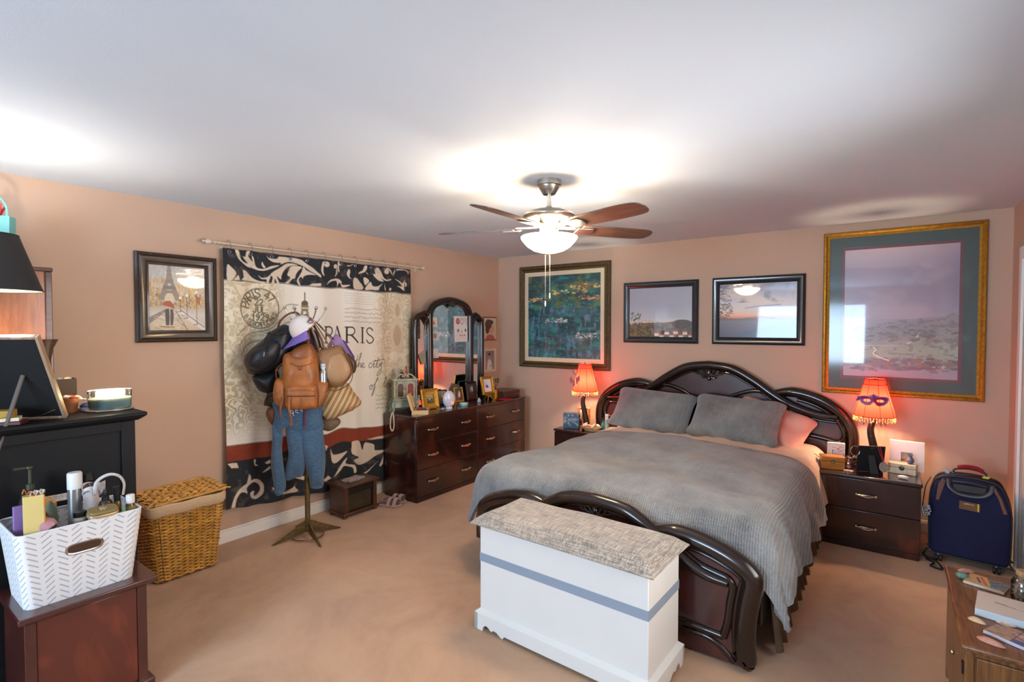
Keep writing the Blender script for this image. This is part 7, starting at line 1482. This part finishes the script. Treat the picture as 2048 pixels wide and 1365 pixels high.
bottle('teal_bottle', 'teal glass bottle with dark stopper on the corner nightstand', [(0, 0), (.022, 0), (.026, .02), (.022, .05), (.01, .065), (.009, .085)], mat('teal_glass', '1f6a6a', .12, coat=.8), [(.01, .084), (.01, .1), (.006, .112), (0, .113)], bkc, (-2.345, 4.74, NL+.03))
bottle('lotion_bottle', 'clear bottle with white cap squeezed beside the headboard', [(0, 0), (.022, 0), (.022, .13), (.016, .14)], mat('bottle_sage', '8a9a88', .2, coat=.5), [(.017, .138), (.017, .185), (0, .187)], wh, (-2.285, 4.70, NL), (0, 0, 0))
bottle('amber_jar', 'tiny amber jar between blue tin and wicker bowl', [(0, 0), (.015, 0), (.015, .05), (.011, .055)], mat('amber_bright', '9a5a1c', .15), [(.013, .054), (.013, .066), (0, .067)], bkc, (-2.555, 4.66, NL))
# ================================================================== side table at the right and what lies on it
def side_table():
    t = thing('side_table', 'brown wood grain side table at the lower right corner', 'table', (.43, 2.705, 0)); w1 = wood('walnut_top', '5c3820', '8f6036', .4, axis=1, scale=3.5, coat=.2, mid='774a2a'); w2 = wood('walnut_side', '5a3518', '8a5a2a', .4, axis=2, scale=3, coat=.2)
    MB().box(-.226, .232, -.37, .37, .478, .5).build('top', w1, t, bevel=.008, seg=3)
    MB().box(-.205, .225, -.35, .35, .06, .474).build('carcass', w2, t)
    MB().box(-.215, -.19, -.362, -.325, .0, .478).build('corner_post', w2, t, bevel=.004); MB().box(-.215, -.19, .325, .362, 0, .478).build('corner_post', w2, t, bevel=.004); MB().box(.2, .228, -.362, -.325, .0, .478).build('corner_post', w2, t, bevel=.004); MB().box(.2, .228, .325, .362, 0, .478).build('corner_post', w2, t, bevel=.004)
    MB().box(-.185, .195, -.358, -.348, .08, .46).build('end_panel', w2, t, bevel=.003)
    d = MB().box(-.216, -.204, -.32, .0, .07, .465).build('door', w2, t, bevel=.003); MB().box(-.216, -.204, .003, .32, .07, .465).build('door', w2, t, bevel=.003)
    for z in (.4, .14): MB().box(-.22, -.214, -.335, -.315, z-.02, z+.02).build('hinge', mat('hinge_dark', '2a2420', .4, .6), d)
    MB().ball((-.222, -.03, .3), .009, 8, 6).build('knob', 'pull_metal', d)
side_table()
TT = .501
def shell_flat(lab, x, y, r, c, rz, asp=.65):
    b = MB(); b.grid(18, 6, lambda u, v: ((r*v*cos(2*pi*u)*(1+.15*cos(2*pi*u)), r*v*asp*sin(2*pi*u), .012*(1-v*v)+.0012*sin(u*2*pi*9)*v+.0005)), True)
    o = b.build('seashell', mat('tshell_'+c, c, .5, var=.12, vscale=60), None, (x, y, TT), (0, 0, R(rz))); return tag(o, lab, 'shell', 'shells on the side table')
shell_flat('pink oval shell at the far end of the side table', .273, 3.045, .032, 'c8948a', 20, .5); shell_flat('cream fan shell with an orange tip at the table edge', .262, 2.556, .028, 'd8b890', -30); shell_flat('large white shell between the white book and the photo card', .345, 2.597, .03, 'ded2c4', -15, .75); shell_flat('pinkish long shell at the near end of the side table', .283, 2.41, .04, 'cc9484', -25, .5)
tag(MB().ball((0, 0, 0), .019, 10, 6, (1.2, 1, .8)).build('green_stone', mat('stone_green', '6a8a74', .35, var=.3, vscale=60), None, (.255, 2.95, TT+.014)), 'green speckled stone at the corner of the painted tile', 'stone')
def slab(name, lab, cat, loc, rz, w, d, h, pic, edge, m):
    t = thing(name, lab, cat, loc, rz); MB().box(-w/2, w/2, -d/2, d/2, 0, h).build('block', m, t, bevel=.002); pic.mesh('printed_top', lambda X, Y: ((X-.5)*(w-.002), (.5-Y)*(d-.002), X*0+h+.0006), print_mat('slab_print', .35, .4), t); return t
p = Pic(80, 70, 'c8a878'); p.poly([(.42, 0), (1, 0), (1, 1), (.7, 1)], '3a5c78'); p.dabs(50, (.5, .05, 1, .95), .05, ['2c4a6a', '5a86a0', '8aa03c', 'c8b83c'], 101, 1.6); p.line([(.3, .15), (.55, .85)], .08, 'd8502c'); p.line([(.4, .1), (.62, .75)], .05, 'e8b030'); p.line([(.22, .3), (.38, .75)], .06, '3a3468')
slab('painted_tile', 'small tile painted orange and blue on the side table', 'tile', (.333, 2.935, TT), -18, .13, .11, .012, p, 0, mat('tile_edge', 'd4c4b0', .5))
p = Pic(120, 80, 'e0d6cc'); p.line([(.22, .42), (.34, .46), (.44, .5)], .045, '6a625c', .9, .01); p.line([(.42, .5), (.55, .52)], .012, '4a4440'); p.line([(.5, .28), (1, .42)], .012, '5a5248'); p.line([(.78, .42), (1, .5)], .03, 'c8a83c', .9); p.line([(.55, .6), (.8, .62)], .006, 'b8aca0')
slab('drawing_book', 'white book with fine pen drawings on the side table', 'book', (.4, 2.675, TT), -8, .25, .185, .028, p, 0, mat('book_pale', 'c9d2d8', .6))
p = Pic(90, 70, 'b0907c'); p.dabs(60, (0, 0, .45, 1), .05, ['8a6a5c', 'b89a88', '6a5048', 'c8aa98'], 103, 1.8); p.dabs(50, (.45, 0, 1, .7), .06, ['d0b09c', 'c09484', 'e0c4b0', '7a5a5c'], 104, 1.5); p.poly([(.5, .72), (1, .6), (1, 1), (.5, 1)], '4a5a90'); p.line([(.45, .0), (.5, 1)], .03, '5a4a6a')
slab('photo_booklet', 'glossy photo booklet in pink and blue near the table edge', 'booklet', (.365, 2.475, TT), -30, .15, .11, .012, p, 0, mat('booklet_edge', 'c8c4d0', .5))
t = thing('shell_jar', 'corked glass jar full of tiny shells at the right frame edge', 'jar', (.43, 2.86, TT)); b = MB()
for i in range(90):
    a = random.random()*6.28; r = .026*math.sqrt(random.random()); b.ball((r*cos(a), r*sin(a), .008+.065*random.random()), random.uniform(.004, .007), 6, 4, (1, 1, .7))
b.build('tiny_shells', mat('tiny_shell', 'c4b0a0', .5, c2='8a6a5c', vscale=120), t)['kind'] = 'stuff'; MB().lathe([(0, 0), (.032, 0), (.034, .006), (.034, .07), (.026, .085), (.02, .09), (.021, .1)], 28).build('jar_glass', glass('shelljar_glass', 'f2f4f2', .02, .4), t); MB().lathe([(0, .086), (.018, .086), (.021, .118), (0, .118)], 16).build('cork', mat('cork', 'b08a60', .85, var=.25, vscale=80), t)
